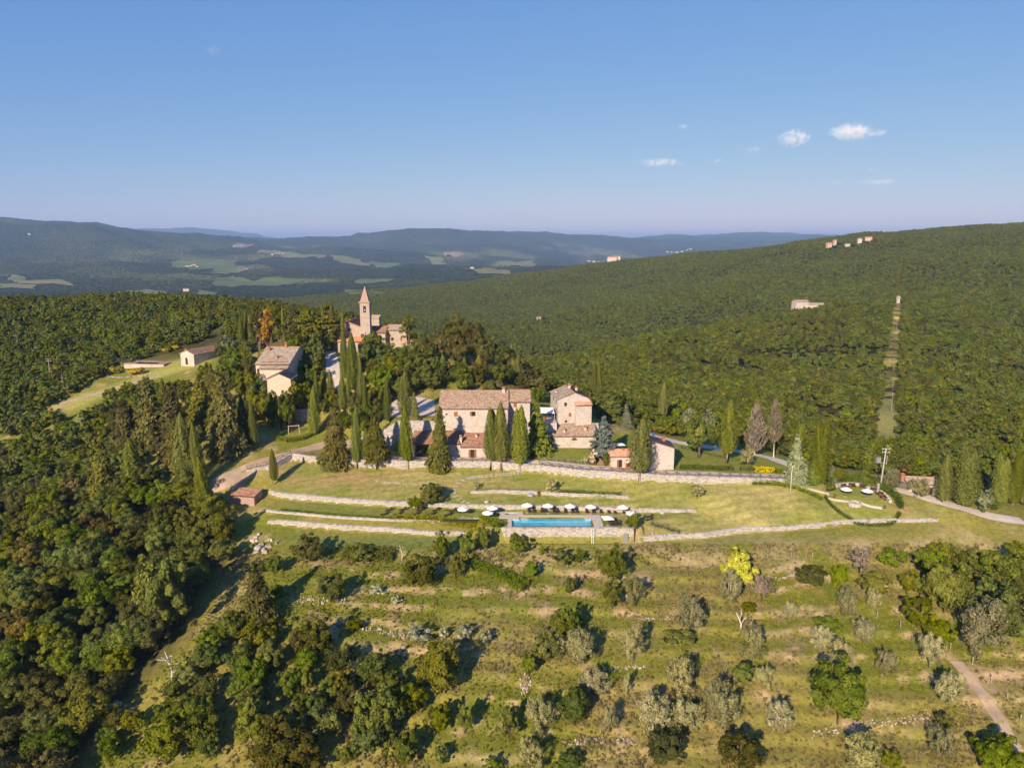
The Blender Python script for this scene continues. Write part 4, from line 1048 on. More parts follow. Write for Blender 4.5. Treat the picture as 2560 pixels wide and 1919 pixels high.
# ------------------------------------------------------------------ hut below the road, barn by the drive
b0 = on(612, 1256)
hh = House('garden_hut', (b0[0] - 3.6, b0[1] - .6, b0[2] - .2), rad(-10), 'small dark-roofed hut with pinkish walls below the lower road', 'hut', 'pink_stone', 'tiles_brown')
hh.block(0, 7, 0, 4.5, -1.2, 2.6, 'shed', .7); hh.shed(0, 7, 0, 4.5, 2.6, 3.3)
MB().box(7.0, 1.2, 0, 7.05, 2.2, 2.0).build('door', MAT['wood_door'], hh.o)
b0 = on(2318, 1234)
hb = House('stone_barn', (b0[0] - 5.2, b0[1] + .5, b0[2] - .2), rad(-8), 'low stone barn with grey tiled roof behind cypresses by the drive', 'barn', 'stone_house', 'tiles_grey')
hb.block(0, 12, 0, 5.5, -1.2, 3.0, 'x', 1.1, [(4.6, 0, 6.4, 2.1)]); hb.gable_x(0, 12, 0, 5.5, 3.0, 1.1); hb.window((4.6, 0, 6.4, 2.1), 0, None, 'door')
hb.chimney(-.6, 2.7, 3.9, 1.0, .9, 'brick_red')
# ------------------------------------------------------------------ houses seen far off
def far_house(base, w, d, h, rz, label, wall='stone_house', roof='tiles_rose', group=None, name='farmhouse', cat='house', wins=3):
    o = tag(empty(name, tuple(float(v) for v in base), rz), label, cat, group)
    m = d / 2; rs = d * .2
    mb = MB().box(-w / 2, 0, -3, w / 2, d, h)
    mb.add([(-w / 2, 0, h), (-w / 2, d, h), (-w / 2, m, h + rs)], [(0, 2, 1)]).add([(w / 2, 0, h), (w / 2, d, h), (w / 2, m, h + rs)], [(0, 1, 2)])
    mb.build('wall', MAT[wall], o)
    MB().add([(-w / 2 - .4, -.5, h - .1), (w / 2 + .4, -.5, h - .1), (w / 2 + .4, m, h + rs + .1), (-w / 2 - .4, m, h + rs + .1), (w / 2 + .4, d + .5, h - .1), (-w / 2 - .4, d + .5, h - .1)],
             [(0, 1, 2, 3), (3, 2, 4, 5)]).build('roof', MAT[roof + '_far'], o)
    for i in range(wins): MB().box(-w / 2 + w * (i + .5) / wins - .4, -.05, h * .55, -w / 2 + w * (i + .5) / wins + .4, .05, h * .55 + 1.2).build('window', MAT['dark_inside'], o)
    return o
simple('tiles_rose_far', (0.42, 0.24, 0.17), .9, .2, .5); simple('tiles_grey_far', (.36, .29, .24), .9, .2, .5)
FARM_SPOTS = []
fb = Q(2006, 762, 715); fb[2] = H1(fb[0], fb[1]); FARM_SPOTS.append((fb[0] + 8, fb[1] - 14, 28))
far_house(fb, 13, 9, 9, rad(8), 'pale stone farmhouse standing on the wooded spur', roof='tiles_grey', wins=0)
far_house(fb + np.array([15, 5, .5]), 16, 8, 5.5, rad(-6), 'long low wing beside the farmhouse on the wooded spur', roof='tiles_grey', wins=0, name='farm_wing')
far_house(fb + np.array([33, 9, 1]), 7, 6, 4.5, rad(-6), 'small detached shed at the end of the spur farm', roof='tiles_grey', wins=0, name='farm_shed', cat='shed')
for k, (ax, ay, w, h, d, lab, rf) in enumerate([(2172, 592, 12, 3, 7, 'castle-like house with red roof on the far ridge', 'tiles_rose'), (2150, 598, 7, 5, 6, 'pale tower house below the red-roofed house on the far ridge', 'tiles_grey'),
        (2120, 606, 8, 1, 6, 'low pale ruin wall house among trees on the far ridge', 'tiles_grey'), (2088, 603, 5, 6, 5, 'small square ochre tower on the far ridge', 'tiles_grey'), (2075, 609, 8, 5, 7, 'tiny ochre house next to square tower on the ridge', 'tiles_rose')]):
    p = on(ax, ay + 6, 3.0, far=True); FARM_SPOTS.append((p[0], p[1] - 6, 11))
    far_house(p, w, d, h + 3, rad(-10 + 5 * k), lab, 'plaster_ochre' if k in (0, 3, 4) else 'stone_house', rf, wins=0, name='ridge_house')
for k, (ax, ay, lab) in enumerate([(1348, 800, 'pale cottage half hidden in woods across the valley')]):
    p = on(ax, ay, far=True); FARM_SPOTS.append((p[0], p[1], 14)); far_house(p, 5.5, 5, 3.5, .2, lab, wins=0)
# white tower at the head of the power-line clearing
p = Q(2245, 752, 735); p[2] = H1(p[0], p[1])
o = tag(empty('transformer_tower', tuple(p)), 'small square pale tower at top of the cleared strip', 'tower'); FARM_SPOTS.append((p[0], p[1], 9))
MB().box(-1.3, -1.3, -2, 1.3, 1.3, 6.5).build('shaft', MAT['stone_house'], o)
MB().box(-1.5, -1.5, 6.503, 1.5, 1.5, 6.8).add([(-1.5, -1.5, 6.8), (1.5, -1.5, 6.8), (1.5, 1.5, 6.8), (-1.5, 1.5, 6.8), (0, 0, 7.5)], [(0, 1, 4), (1, 2, 4), (2, 3, 4), (3, 0, 4)]).build('roof', MAT['tiles_rose_far'], o)
MB().box(-.45, -1.34, 4.3, .45, -1.303, 5.6).build('opening', MAT['dark_inside'], o)
# villages in the valley: little houses
g = random.Random(3)
NTH = ['first', 'second', 'third', 'fourth', 'fifth', 'sixth', 'seventh', 'eighth']
def village(spots, label, group, s=1.0, r=None):
    for k_, (ax, ay) in enumerate(sorted(spots)):
        p = on(ax, ay, far=True)
        if r: p = Q(ax, ay, r); p[2] = H1(p[0], p[1])
        far_house(p, (16 + 12 * g.random()) * s, (9 + 4 * g.random()) * s, (7 + 5 * g.random()) * s, g.random() * .8 - .4, label + ', ' + NTH[k_] + ' from the left', g.choice(['plaster_cream', 'stone_house', 'plaster_ochre']), 'tiles_rose', group, 'village_house', wins=0)
village([(1668 + 9 * i + g.random() * 5, 632 + g.random() * 4) for i in range(7)], 'pale house in the hilltop village on the far ridge', 'hilltop village houses', 1.3, 9300)
village([(1470 + 11 * i + g.random() * 6, 650 + g.random() * 6) for i in range(8)], 'pale house in the valley village beyond the woods', 'valley village houses', 1.1)
village([(468 + 8 * i, 664 + g.random() * 5) for i in range(4)], 'pale farm building among vineyards in the valley', 'vineyard farm buildings', .8)
village([(585 + 8 * i, 614 + g.random() * 4) for i in range(4)], 'small pale house on the far plateau above the vineyards', 'upper plateau hamlet houses', .8)
village([(680 + 9 * i, 634 + g.random() * 4) for i in range(4)], 'small pale house at the plateau edge beyond the cream house', 'plateau edge houses', .8)
village([(72, 587), (1180, 672), (465, 728)], 'lone pale house far off in the wooded valley', 'lone valley houses', .9)

# ------------------------------------------------------------------ foliage
def unit(v): return v / (np.linalg.norm(v, axis=-1, keepdims=True) + 1e-9)
def leaf_quads(c, n, size, aspect=1.0, along=None, g=None):
    """quads at C facing N; size per leaf; ALONG orients their long side"""
    g = g or rng
    m = len(c)
    n = unit(n)
    a = g.normal(size=(m, 3)) if along is None else along + g.normal(size=(m, 3)) * 0.25
    t = unit(np.cross(n, a)); b = np.cross(n, t)
    s = np.asarray(size).reshape(-1, 1) * np.ones((m, 1)) * 0.5
    ln = b * s * aspect; wd = t * s
    v = np.stack([c - ln, c + wd * 0.9 - ln * 0.1, c + ln, c - wd * 0.9 + ln * 0.1], 1)
    return v.reshape(-1, 3)
def leaf_mesh(name, parts, mat):
    """parts: list of (verts, tint per leaf)"""
    v = np.concatenate([p[0] for p in parts]); tn = np.concatenate([p[1] for p in parts])
    m = len(v) // 4
    me = mesh_np(name, v, np.arange(m * 4).reshape(m, 4), mat)
    at = me.attributes.new('tint', 'FLOAT', 'POINT')
    at.data.foreach_set('value', np.repeat(np.clip(tn, 0, 1), 4).astype(np.float32))
    return me
def crown_round(seed, npuff=85, nleaf=88, leaf=0.034, spread=1.0, flat=0.0, lift=0.5, hollow=0.45, tint0=0.5):
    """broadleaf crown in the unit box (radius .5, z 0..1): leaf clumps over an uneven body"""
    g = np.random.default_rng(seed)
    d = unit(g.normal(size=(npuff, 3))); d[:, 2] = d[:, 2] * 0.9 + 0.12
    lob = 0.84 + 0.34 * np.sin(d[:, 0] * 3.1 + seed) * np.cos(d[:, 1] * 3.7 + seed * 1.7) + 0.16 * g.normal(size=npuff)
    rr_ = np.clip(hollow + (1 - hollow) * g.random(npuff) ** 0.5, 0, 1) * lob
    c = d * rr_[:, None] * np.array([0.40, 0.40, 0.40]) * spread + np.array([0, 0, 0.5])
    pr = (0.055 + 0.085 * g.random(npuff) ** 1.5) * (1.15 - 0.3 * rr_)
    parts = []
    for k in range(npuff):
        n = unit(g.normal(size=(nleaf, 3)) + d[k] * 0.55 + np.array([0, 0, 0.35]))
        p = c[k] + n * pr[k] * (0.75 + 0.35 * g.random((nleaf, 1))) * np.array([1, 1, 0.85])
        nn = n * 0.9 + d[k] * 0.5 + g.normal(size=(nleaf, 3)) * 0.42
        tint = tint0 + 0.18 * g.normal() + 0.20 * g.normal(size=nleaf)
        parts.append((leaf_quads(p, nn, leaf * (0.7 + 0.6 * g.random(nleaf)), 1.35, g=g), tint))
    return parts
def crown_olive(seed):
    """olive: several leaning heads of upright sprays, open between them"""
    g = np.random.default_rng(seed)
    parts = []
    heads = [(g.uniform(-.2, .2), g.uniform(-.2, .2), g.uniform(.42, .62), g.uniform(.20, .30)) for _ in range(5)]
    for (hx, hy, hz, hr) in heads:
        for k in range(15):
            d = unit(g.normal(size=3) + np.array([0, 0, .25])); c = np.array([hx, hy, hz]) + d * hr * (.6 + .45 * g.random()) * np.array([1, 1, 1.25])
            m = 75
            n = unit(g.normal(size=(m, 3)) + d * .8)
            p = c + n * .06 * (.5 + g.random((m, 1))) * np.array([1, 1, 1.5]) + d * g.random((m, 1)) * .07
            parts.append((leaf_quads(p, n + d * .5 + g.normal(size=(m, 3)) * .5, .026 * (.7 + .6 * g.random(m)), 1.9, along=np.tile(d + np.array([0, 0, .6]), (m, 1)), g=g), .5 + .14 * g.normal() + .16 * g.normal(size=m)))
    return parts
def crown_cypress(seed, n=5200, leaf=0.021, tops=1, ragged=0.12):
    """flame-shaped cypress, radius .5, z 0..1 with upright sprays"""
    g = np.random.default_rng(seed)
    parts = []
    axes = [(0, 0, 1.0, 1.0)]
    if tops > 1: axes = [(-0.15, 0.05, 0.93, 0.8), (0.17, -0.04, 1.0, 0.78)]
    if tops > 2: axes.append((0.02, 0.12, 0.86, 0.8))
    for (ox, oy, top, wid) in axes:
        m = n // len(axes)
        t = g.random(m) ** 1.1
        a = g.random(m) * 2 * math.pi
        prof = np.minimum(1, (t * 3.6 + 0.32)) ** 0.6 * np.clip(1 - t ** 2.1, 0, 1) ** 0.8
        rid = 1 + ragged * np.sin(a * 7 + seed + t * 9) * 0.6 + ragged * np.sin(a * 13 - t * 31 + seed * 2) * 0.5 + ragged * 0.5 * g.normal(size=m)
        r = 0.5 * wid * prof * rid * (0.62 + 0.42 * g.random(m) ** 0.35)
        lean = np.stack([ox * (0.3 + 0.7 * t), oy * (0.3 + 0.7 * t)], 1)
        p = np.stack([np.cos(a) * r + lean[:, 0], np.sin(a) * r + lean[:, 1], t * top * 0.99], 1)
        nn = np.stack([np.cos(a), np.sin(a), np.full(m, 0.25)], 1) + g.normal(size=(m, 3)) * 0.35
        tint = 0.5 + 0.22 * np.sin(a * 7 + seed + t * 9) + 0.15 * g.normal(size=m)
        al = np.tile(np.array([0, 0, 1.0]), (m, 1)) + nn * 0.3
        # leaves are tall in the unit box; z is later stretched by the tree's height
        v = leaf_quads(p, nn, leaf * (1.6 + 1.6 * g.random(m)), 1.1, along=al, g=g).reshape(m, 4, 3)
        v[:, :, 2] = p[:, None, 2] + (v[:, :, 2] - p[:, None, 2]) * 0.45
        parts.append((v.reshape(-1, 3), tint))
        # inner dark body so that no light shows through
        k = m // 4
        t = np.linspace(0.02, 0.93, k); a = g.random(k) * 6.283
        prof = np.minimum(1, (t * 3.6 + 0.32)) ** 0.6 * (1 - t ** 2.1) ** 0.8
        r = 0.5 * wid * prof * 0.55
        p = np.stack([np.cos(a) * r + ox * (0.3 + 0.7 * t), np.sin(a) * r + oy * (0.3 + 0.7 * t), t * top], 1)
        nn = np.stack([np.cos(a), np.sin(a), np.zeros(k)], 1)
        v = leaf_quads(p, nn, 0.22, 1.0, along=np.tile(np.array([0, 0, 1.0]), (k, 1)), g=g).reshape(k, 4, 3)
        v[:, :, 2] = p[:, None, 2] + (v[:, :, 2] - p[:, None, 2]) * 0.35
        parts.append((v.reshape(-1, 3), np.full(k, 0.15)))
    return parts
def crown_fir(seed, tiers=15, droop=0.25, leaf=0.045, pads=False, per=20, gaps=0.0, body=1.0):
    """conifer with tiers of boughs; PADS: the level plates of a cedar"""
    g = np.random.default_rng(seed)
    parts = []
    for i in range(tiers):
        t = (i + 0.5) / tiers
        R = 0.5 * ((1 - t) ** (0.75 if pads else 0.9)) * (0.85 + 0.3 * g.random()) * (0.75 + 0.25 * min(1, t * 6))
        nb = max(4, int(11 * (1 - t) + 4)) if not pads else max(4, int(8 * (1 - t) + 3))
        for b in range(nb):
            if g.random() < gaps: continue
            a = 6.283 * (b + g.random() * 0.8) / nb + i * 1.3
            L = R * (0.7 + 0.45 * g.random())
            zz = t + 0.03 * g.normal()
            s = np.sqrt(g.random(per)) * 0.95 + 0.05
            w = (0.05 + 0.30 * L) * (1 - 0.55 * s) * body
            off = g.normal(size=per) * w * 0.6
            dz = -droop * L * s ** 1.5 * (0.6 if pads else 1.0) + (0.06 * L if pads else 0.0)
            p = np.stack([np.cos(a) * L * s - np.sin(a) * off, np.sin(a) * L * s + np.cos(a) * off, zz + dz + 0.012 * g.normal(size=per)], 1)
            nn = np.stack([np.full(per, math.cos(a) * 0.5), np.full(per, math.sin(a) * 0.5), np.full(per, 0.9)], 1) + g.normal(size=(per, 3)) * 0.4
            al = np.tile(np.array([math.cos(a), math.sin(a), -0.3]), (per, 1))
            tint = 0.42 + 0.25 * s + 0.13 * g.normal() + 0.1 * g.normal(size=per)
            parts.append((leaf_quads(p, nn, leaf * (0.8 + 0.7 * g.random(per)), 1.7, along=al, g=g), tint))
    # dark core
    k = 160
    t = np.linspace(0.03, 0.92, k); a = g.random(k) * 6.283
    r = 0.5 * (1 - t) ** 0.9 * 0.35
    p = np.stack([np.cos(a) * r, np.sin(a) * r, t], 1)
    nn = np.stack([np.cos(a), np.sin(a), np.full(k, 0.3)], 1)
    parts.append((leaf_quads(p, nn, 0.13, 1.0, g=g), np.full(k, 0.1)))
    return parts
def crown_pine(seed):
    g = np.random.default_rng(seed)
    parts = []
    for k in range(42):
        t = g.random() ** 0.8
        R = 0.5 * math.sin(math.pi * min(0.98, 0.22 + 0.72 * t)) ** 0.8
        a = g.random() * 6.283; r = R * math.sqrt(g.random()) * 0.9
        c = np.array([math.cos(a) * r, math.sin(a) * r, 0.08 + 0.85 * t])
        m = 52
        n = unit(g.normal(size=(m, 3)) + np.array([0, 0, 0.5]))
        pr = 0.10 + 0.05 * g.random()
        p = c + n * pr * np.array([1.15, 1.15, 0.42])
        nn = n + g.normal(size=(m, 3)) * 0.5 + np.array([0, 0, 0.3])
        parts.append((leaf_quads(p, nn, 0.05 * (0.7 + 0.6 * g.random(m)), 1.5, g=g), 0.5 + 0.15 * g.normal() + 0.15 * g.normal(size=m)))
    return parts
def crown_bare(seed, mesh_only=False):
    """twigs of a dead tree as thin quads"""
    g = np.random.default_rng(seed)
    parts = []
    m = 900
    t = g.random(m); a = g.random(m) * 6.283
    R = 0.5 * np.minimum(1, t * 4 + 0.2) * (1 - t) ** 0.6
    s = g.random(m) ** 0.6
    p = np.stack([np.cos(a) * R * s, np.sin(a) * R * s, t], 1)
    al = np.stack([np.cos(a), np.sin(a), np.full(m, 1.2)], 1)
    nn = g.normal(size=(m, 3))
    v = leaf_quads(p, nn, 0.030, 5.0, along=al, g=g).reshape(m, 4, 3)
    parts.append((v.reshape(-1, 3), 0.5 + 0.2 * g.normal(size=m)))
    return parts
# species: crown meshes, bark, share of bare stem, stem radius per metre of height
SP = {}
def species(name, crowns, mat, bark='bark', clear=0.12, stem=0.022, over=1.0):
    SP[name] = dict(crowns=[leaf_mesh(name + '_crown', c, MAT[mat]) for c in crowns], bark=bark, clear=clear, stem=stem)
species('oak', [crown_round(s) for s in (1, 2, 3, 4, 5)], 'oak_leaves', clear=0.10)
species('wood', [crown_round(s, spread=1.05) for s in (11, 12, 13, 14, 15)], 'wood_leaves', clear=0.14)
species('holm', [crown_round(s, 70, 110, 0.032, hollow=0.6) for s in (21, 22, 23)], 'holm_leaves', clear=0.06)
species('bloom', [crown_round(s, 70, 110, 0.032, hollow=0.6) for s in (24, 25)], 'holm_bloom', clear=0.06)
species('bright', [crown_round(s, 60, 125, 0.034) for s in (31, 32, 33)], 'bright_leaves', clear=0.10)
species('yellow', [crown_round(41, 70, 110, 0.036, hollow=0.6)], 'yellow_leaves', clear=0.03)
species('olive', [crown_olive(s) for s in (51, 52, 53, 54, 55, 56)], 'olive_leaves', 'pale_bark', clear=0.03, stem=0.016)
species('bush', [crown_round(s, 44, 90, 0.045, hollow=0.5) for s in (61, 62, 63)], 'oak_leaves', clear=0.0)
species('greybush', [crown_round(s, 44, 90, 0.045, hollow=0.5) for s in (64, 65)], 'olive_leaves', clear=0.0)
species('brightbush', [crown_round(s, 44, 90, 0.045, hollow=0.5) for s in (66, 67)], 'bright_leaves', clear=0.0)
species('silver', [crown_round(68, 50, 60, 0.05, hollow=0.45)], 'pale_leaves', clear=0.05)
species('elder', [crown_round(69, 50, 100, 0.034, hollow=0.6, tint0=0.30)], 'white_flowers', clear=0.0)
species('rosebush', [crown_round(70, 40, 60, 0.06, hollow=0.5)], 'pink_flowers', clear=0.0)
species('broom', [crown_round(s, 44, 90, 0.045, hollow=0.5) for s in (71, 72)], 'broom_flowers', clear=0.0)
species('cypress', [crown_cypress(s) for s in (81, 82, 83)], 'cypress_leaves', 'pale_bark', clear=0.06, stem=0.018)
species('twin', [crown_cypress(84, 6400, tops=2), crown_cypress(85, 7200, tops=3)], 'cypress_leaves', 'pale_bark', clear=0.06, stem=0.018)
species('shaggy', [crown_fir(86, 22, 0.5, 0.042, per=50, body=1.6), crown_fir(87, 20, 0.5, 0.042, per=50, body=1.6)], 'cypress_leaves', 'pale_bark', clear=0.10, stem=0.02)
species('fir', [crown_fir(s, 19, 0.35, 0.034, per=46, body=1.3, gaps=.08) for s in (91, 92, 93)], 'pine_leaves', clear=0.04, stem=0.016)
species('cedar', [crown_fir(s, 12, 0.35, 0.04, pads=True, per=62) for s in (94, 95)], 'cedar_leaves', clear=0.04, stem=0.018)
species('bluecedar', [crown_fir(s, 12, 0.25, 0.038, pads=True, per=70) for s in (96, 97)], 'blue_leaves', clear=0.14, stem=0.02)
species('palefir', [crown_fir(98, 17, 0.3, 0.036, per=44, body=1.3, gaps=.2)], 'pale_leaves', clear=0.03, stem=0.018)
species('pine', [crown_pine(s) for s in (101, 102)], 'pine_leaves', 'bark', clear=0.38, stem=0.02)
species('rustpine', [crown_pine(103)], 'rust_leaves', 'bark', clear=0.36, stem=0.02)
species('dead', [crown_bare(s) for s in (111, 112)], 'dead_leaves', 'dead_wood', clear=0.10, stem=0.014)
species('thorn', [crown_round(113, 40, 30, 0.035, hollow=0.4)], 'dead_leaves', 'bark', clear=0.1, stem=0.015)
def stem_mesh(name, mat, limbs, seed):
    """tapered stem of unit height and unit base radius with limbs reaching into the crown"""
    g = random.Random(seed)
    m = MB()
    m.tube([(0, 0, -0.04), (0, 0, 0.02), (0.25, 0.1, 0.3), (0.1, -0.2, 0.62), (0, 0, 0.9)], [1.25, 0.95, 0.75, 0.45, 0.12], 6)
    for i in range(limbs):
        z0 = 0.28 + 0.4 * g.random(); a = g.random() * 6.283; L = 3.5 + 3 * g.random()
        m.tube([(0.1, 0, z0), (math.cos(a) * L * 0.5, math.sin(a) * L * 0.5, z0 + 0.10), (math.cos(a) * L, math.sin(a) * L, z0 + 0.26)], [0.30, 0.20, 0.06], 5)
    return m.mesh(name, MAT[mat], True)
STEMS = {}
for nm in ('bark', 'pale_bark', 'dead_wood'):
    STEMS[nm] = [stem_mesh('trunk', nm, 5, k) for k in range(2)]
    STEMS[nm + '_plain'] = [stem_mesh('trunk', nm, 0, k) for k in range(1)]
NAMES = {'oak': 'oak_tree', 'wood': 'broadleaf_tree', 'holm': 'holm_oak', 'bloom': 'holm_oak', 'bright': 'leafy_tree', 'yellow': 'yellow_tree', 'olive': 'olive_tree', 'bush': 'bush', 'greybush': 'bush',
         'brightbush': 'bush', 'silver': 'silver_tree', 'elder': 'elder_bush', 'rosebush': 'rose_bush', 'broom': 'broom_bush', 'cypress': 'cypress_tree', 'twin': 'cypress_tree', 'shaggy': 'cypress_tree', 'fir': 'fir_tree',
         'cedar': 'cedar_tree', 'bluecedar': 'cedar_tree', 'palefir': 'fir_tree', 'pine': 'pine_tree', 'rustpine': 'pine_tree', 'dead': 'dead_tree', 'thorn': 'thorn_tree'}
def photo_pos(p):
    """where a point of the place shows in the photo, in per cent across and down"""
    c_, s_ = math.cos(PITCH), math.sin(PITCH)
    d = p[1] * c_ - (p[2] - CAMZ) * s_; u = p[1] * s_ + (p[2] - CAMZ) * c_
    return (CX + F * p[0] / d) / 25.6, (CY - F * u / d) / 19.19
ONES = 'zero one two three four five six seven eight nine ten eleven twelve thirteen fourteen fifteen sixteen seventeen eighteen nineteen'.split()
TENS = 'x ten twenty thirty forty fifty sixty seventy eighty ninety'.split()
def in_words(n):
    n = int(n)
    if n < 20: return ONES[n]
    if n >= 100: return 'hundred'
    return TENS[n // 10] + ('-' + ONES[n % 10] if n % 10 else '')
PLACED = {'trees of the dense left wood', 'oaks of the knoll grove', 'thicket below the church', 'trees by the church road', 'mixed wood above the dirt road', 'pine grove left of the church', 'trees right of the rectory', 'scrub of the lower slope', 'scrub of the lower field', 'bushes of the upper field corner', 'right edge thicket', 'undergrowth of the road cypresses', 'bushes above the playground'}
def tree(kind, base, width, height, label, group=None, clear=None, depth=None, cat=None):
    if group in PLACED:
        a_, b_ = photo_pos((base[0], base[1], base[2] + height * .6))
        if not (-4 < a_ < 104 and b_ < 106): return None
        label = '%s, %s percent across, %s percent down the photo' % (label, in_words(min(max(round(a_), 0), 100)), in_words(min(round(b_), 100)))
    s = SP[kind]
    nm = NAMES[kind]
    width *= {'cypress': 1.15, 'twin': 1.12, 'shaggy': 1.2, 'fir': 1.15}.get(kind, 1.08)
    bushy = nm.endswith('bush')
    o = empty(nm, tuple(float(v) for v in base), random.random() * 6.283)
    o.rotation_euler[0] = random.gauss(0, .022); o.rotation_euler[1] = random.gauss(0, .022)
    tag(o, label, cat or ('bush' if bushy else 'tree'), group)
    cl = (s['clear'] if clear is None else clear) * height
    sink = 0.06 * height if kind not in ('cypress', 'twin', 'fir', 'cedar', 'bluecedar', 'palefir', 'shaggy', 'dead') else 0.0
    hc = height - cl + sink * 2
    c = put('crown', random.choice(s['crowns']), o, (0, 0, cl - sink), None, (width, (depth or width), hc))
    key = s['bark'] + ('' if kind in ('oak', 'wood', 'holm', 'bloom', 'bright', 'olive', 'pine', 'rustpine', 'thorn', 'silver', 'yellow') and (clear or 0) < .2 else '_plain')
    r = max(0.06, s['stem'] * height)
    hs = height * (0.78 if key.endswith('_plain') else 0.8)
    put('stem' if bushy else 'trunk', random.choice(STEMS[key]), o, (0, 0, 0), None, (r, r, hs))
    return o
def tree_px(kind, cx, cy, w, h, label, group=None, **kw):
    """a tree whose crown and stem fill the photo box centred at cx, cy"""
    b = on(cx, cy + h * 0.5)
    hh = tall(b, cy - h * 0.5)
    return tree(kind, b, w / pxm(b[1], b[2] + hh * 0.5), hh, label, group, **kw)
def tree_up(kind, cx, top, hgt, w, label, group=None, **kw):
    """a tree of known height whose tip is seen at cx, top (its foot is hidden)"""
    b = on(cx, top, hgt)
    if b[1] > 335:      # the sight line clears the knoll: stand the tree on it and let it grow to the tip
        q = Q(cx, top, 288.0); b = np.array([q[0], 288.0, H1(q[0], 288.0)]); hgt = max(hgt, min(tall(b, top), hgt * 1.7))
    return tree(kind, b, w / pxm(b[1], b[2] + hgt * 0.5), hgt, label, group, **kw)

# ------------------------------------------------------------------ woods that read as one mass
MASS = bpy.data.collections.new('mass_of_trees')
def mass_variant(name, crown, mat, h):
    me = leaf_mesh(name, crown, MAT[mat])
    o = bpy.data.objects.new(name, me); MASS.objects.link(o); return o
mv = []
for k in range(5): mv.append(mass_variant('a%d' % k, crown_round(201 + k, 34, 48, 0.068, hollow=0.55), 'wood_leaves', 1))
for k in range(2): mv.append(mass_variant('b%d' % k, crown_round(211 + k, 34, 48, 0.068, hollow=0.55), 'oak_leaves', 1))
for k in range(2): mv.append(mass_variant('d%d' % k, crown_round(231 + k, 34, 48, 0.068, hollow=0.5), 'bright_leaves', 1))
mv.append(mass_variant('c0', crown_round(221, 34, 48, 0.068, hollow=0.55), 'holm_leaves', 1))
def scatter_node(col, name='scatter'):
    t = bpy.data.node_groups.new(name, 'GeometryNodeTree')
    t.interface.new_socket('Geometry', in_out='INPUT', socket_type='NodeSocketGeometry')
    t.interface.new_socket('Geometry', in_out='OUTPUT', socket_type='NodeSocketGeometry')
    gi = t.nodes.new('NodeGroupInput'); go = t.nodes.new('NodeGroupOutput')
    ci = t.nodes.new('GeometryNodeCollectionInfo'); ci.inputs['Collection'].default_value = col
    ci.inputs['Separate Children'].default_value = True; ci.inputs['Reset Children'].default_value = True
    ip = t.nodes.new('GeometryNodeInstanceOnPoints'); ip.inputs['Pick Instance'].default_value = True
    def named(n, typ):
        nd = t.nodes.new('GeometryNodeInputNamedAttribute'); nd.data_type = typ; nd.inputs['Name'].default_value = n; return nd.outputs['Attribute']
    t.links.new(gi.outputs[0], ip.inputs['Points']); t.links.new(ci.outputs[0], ip.inputs['Instance'])
    t.links.new(named('pick', 'INT'), ip.inputs['Instance Index'])
    t.links.new(named('turn', 'FLOAT_VECTOR'), ip.inputs['Rotation'])
    t.links.new(named('size', 'FLOAT_VECTOR'), ip.inputs['Scale'])
    t.links.new(ip.outputs[0], go.inputs[0])
    return t
def scatter(name, pts, size, pick, turn, col, label, cat=None):
    me = bpy.data.meshes.new(name)
    me.vertices.add(len(pts)); me.vertices.foreach_set('co', np.asarray(pts, np.float32).ravel())
    for n, typ, val in (('pick', 'INT', pick), ('turn', 'FLOAT_VECTOR', turn), ('size', 'FLOAT_VECTOR', size)):
        a = me.attributes.new(n, typ, 'POINT')
        if typ == 'INT': a.data.foreach_set('value', np.asarray(val, np.int32))
        else: a.data.foreach_set('vector', np.asarray(val, np.float32).ravel())
    o = put(name, me)
    md = o.modifiers.new('scatter', 'NODES'); md.node_group = scatter_node(col)
    return tag(o, label, kind='stuff')
def jitter_grid(x0, x1, y0, y1, s):
    X, Y = np.meshgrid(np.arange(x0, x1, s), np.arange(y0, y1, s))
    X = X + (np.arange(X.shape[0])[:, None] % 2) * s * 0.5
    return (X + rng.uniform(-.42, .42, X.shape) * s).ravel(), (Y + rng.uniform(-.42, .42, Y.shape) * s).ravel()
def mass(name, x, y, w0, w1, hr, label, holm=0.15):
    z = H(x, y)
    n = len(x)
    w = w0 + (w1 - w0) * rng.random(n) ** 1.5
    patch = fbm(x / 45, y / 45, 3, 88)
    w = w * (0.62 + 0.85 * patch)
    hgt = w * hr * (0.75 + 0.6 * rng.random(n))
    kind = rng.random(n) + (fbm(x / 60 + 3, y / 60, 3, 90) - .5) * .5
    # collection order is alphabetical: 0-4 wood, 5-6 oak, 7 holm, 8-9 light green
    pick = np.where(kind > .97, rng.integers(8, 10, n), np.where(kind > .60, rng.integers(5, 7, n), np.where(kind < .05, 7, rng.integers(0, 5, n))))
    turn = np.zeros((n, 3)); turn[:, 2] = rng.random(n) * 6.283
    return scatter(name, np.stack([x, y, z - 0.05 * hgt], 1), np.stack([w, w, hgt], 1), pick, turn, MASS, label)

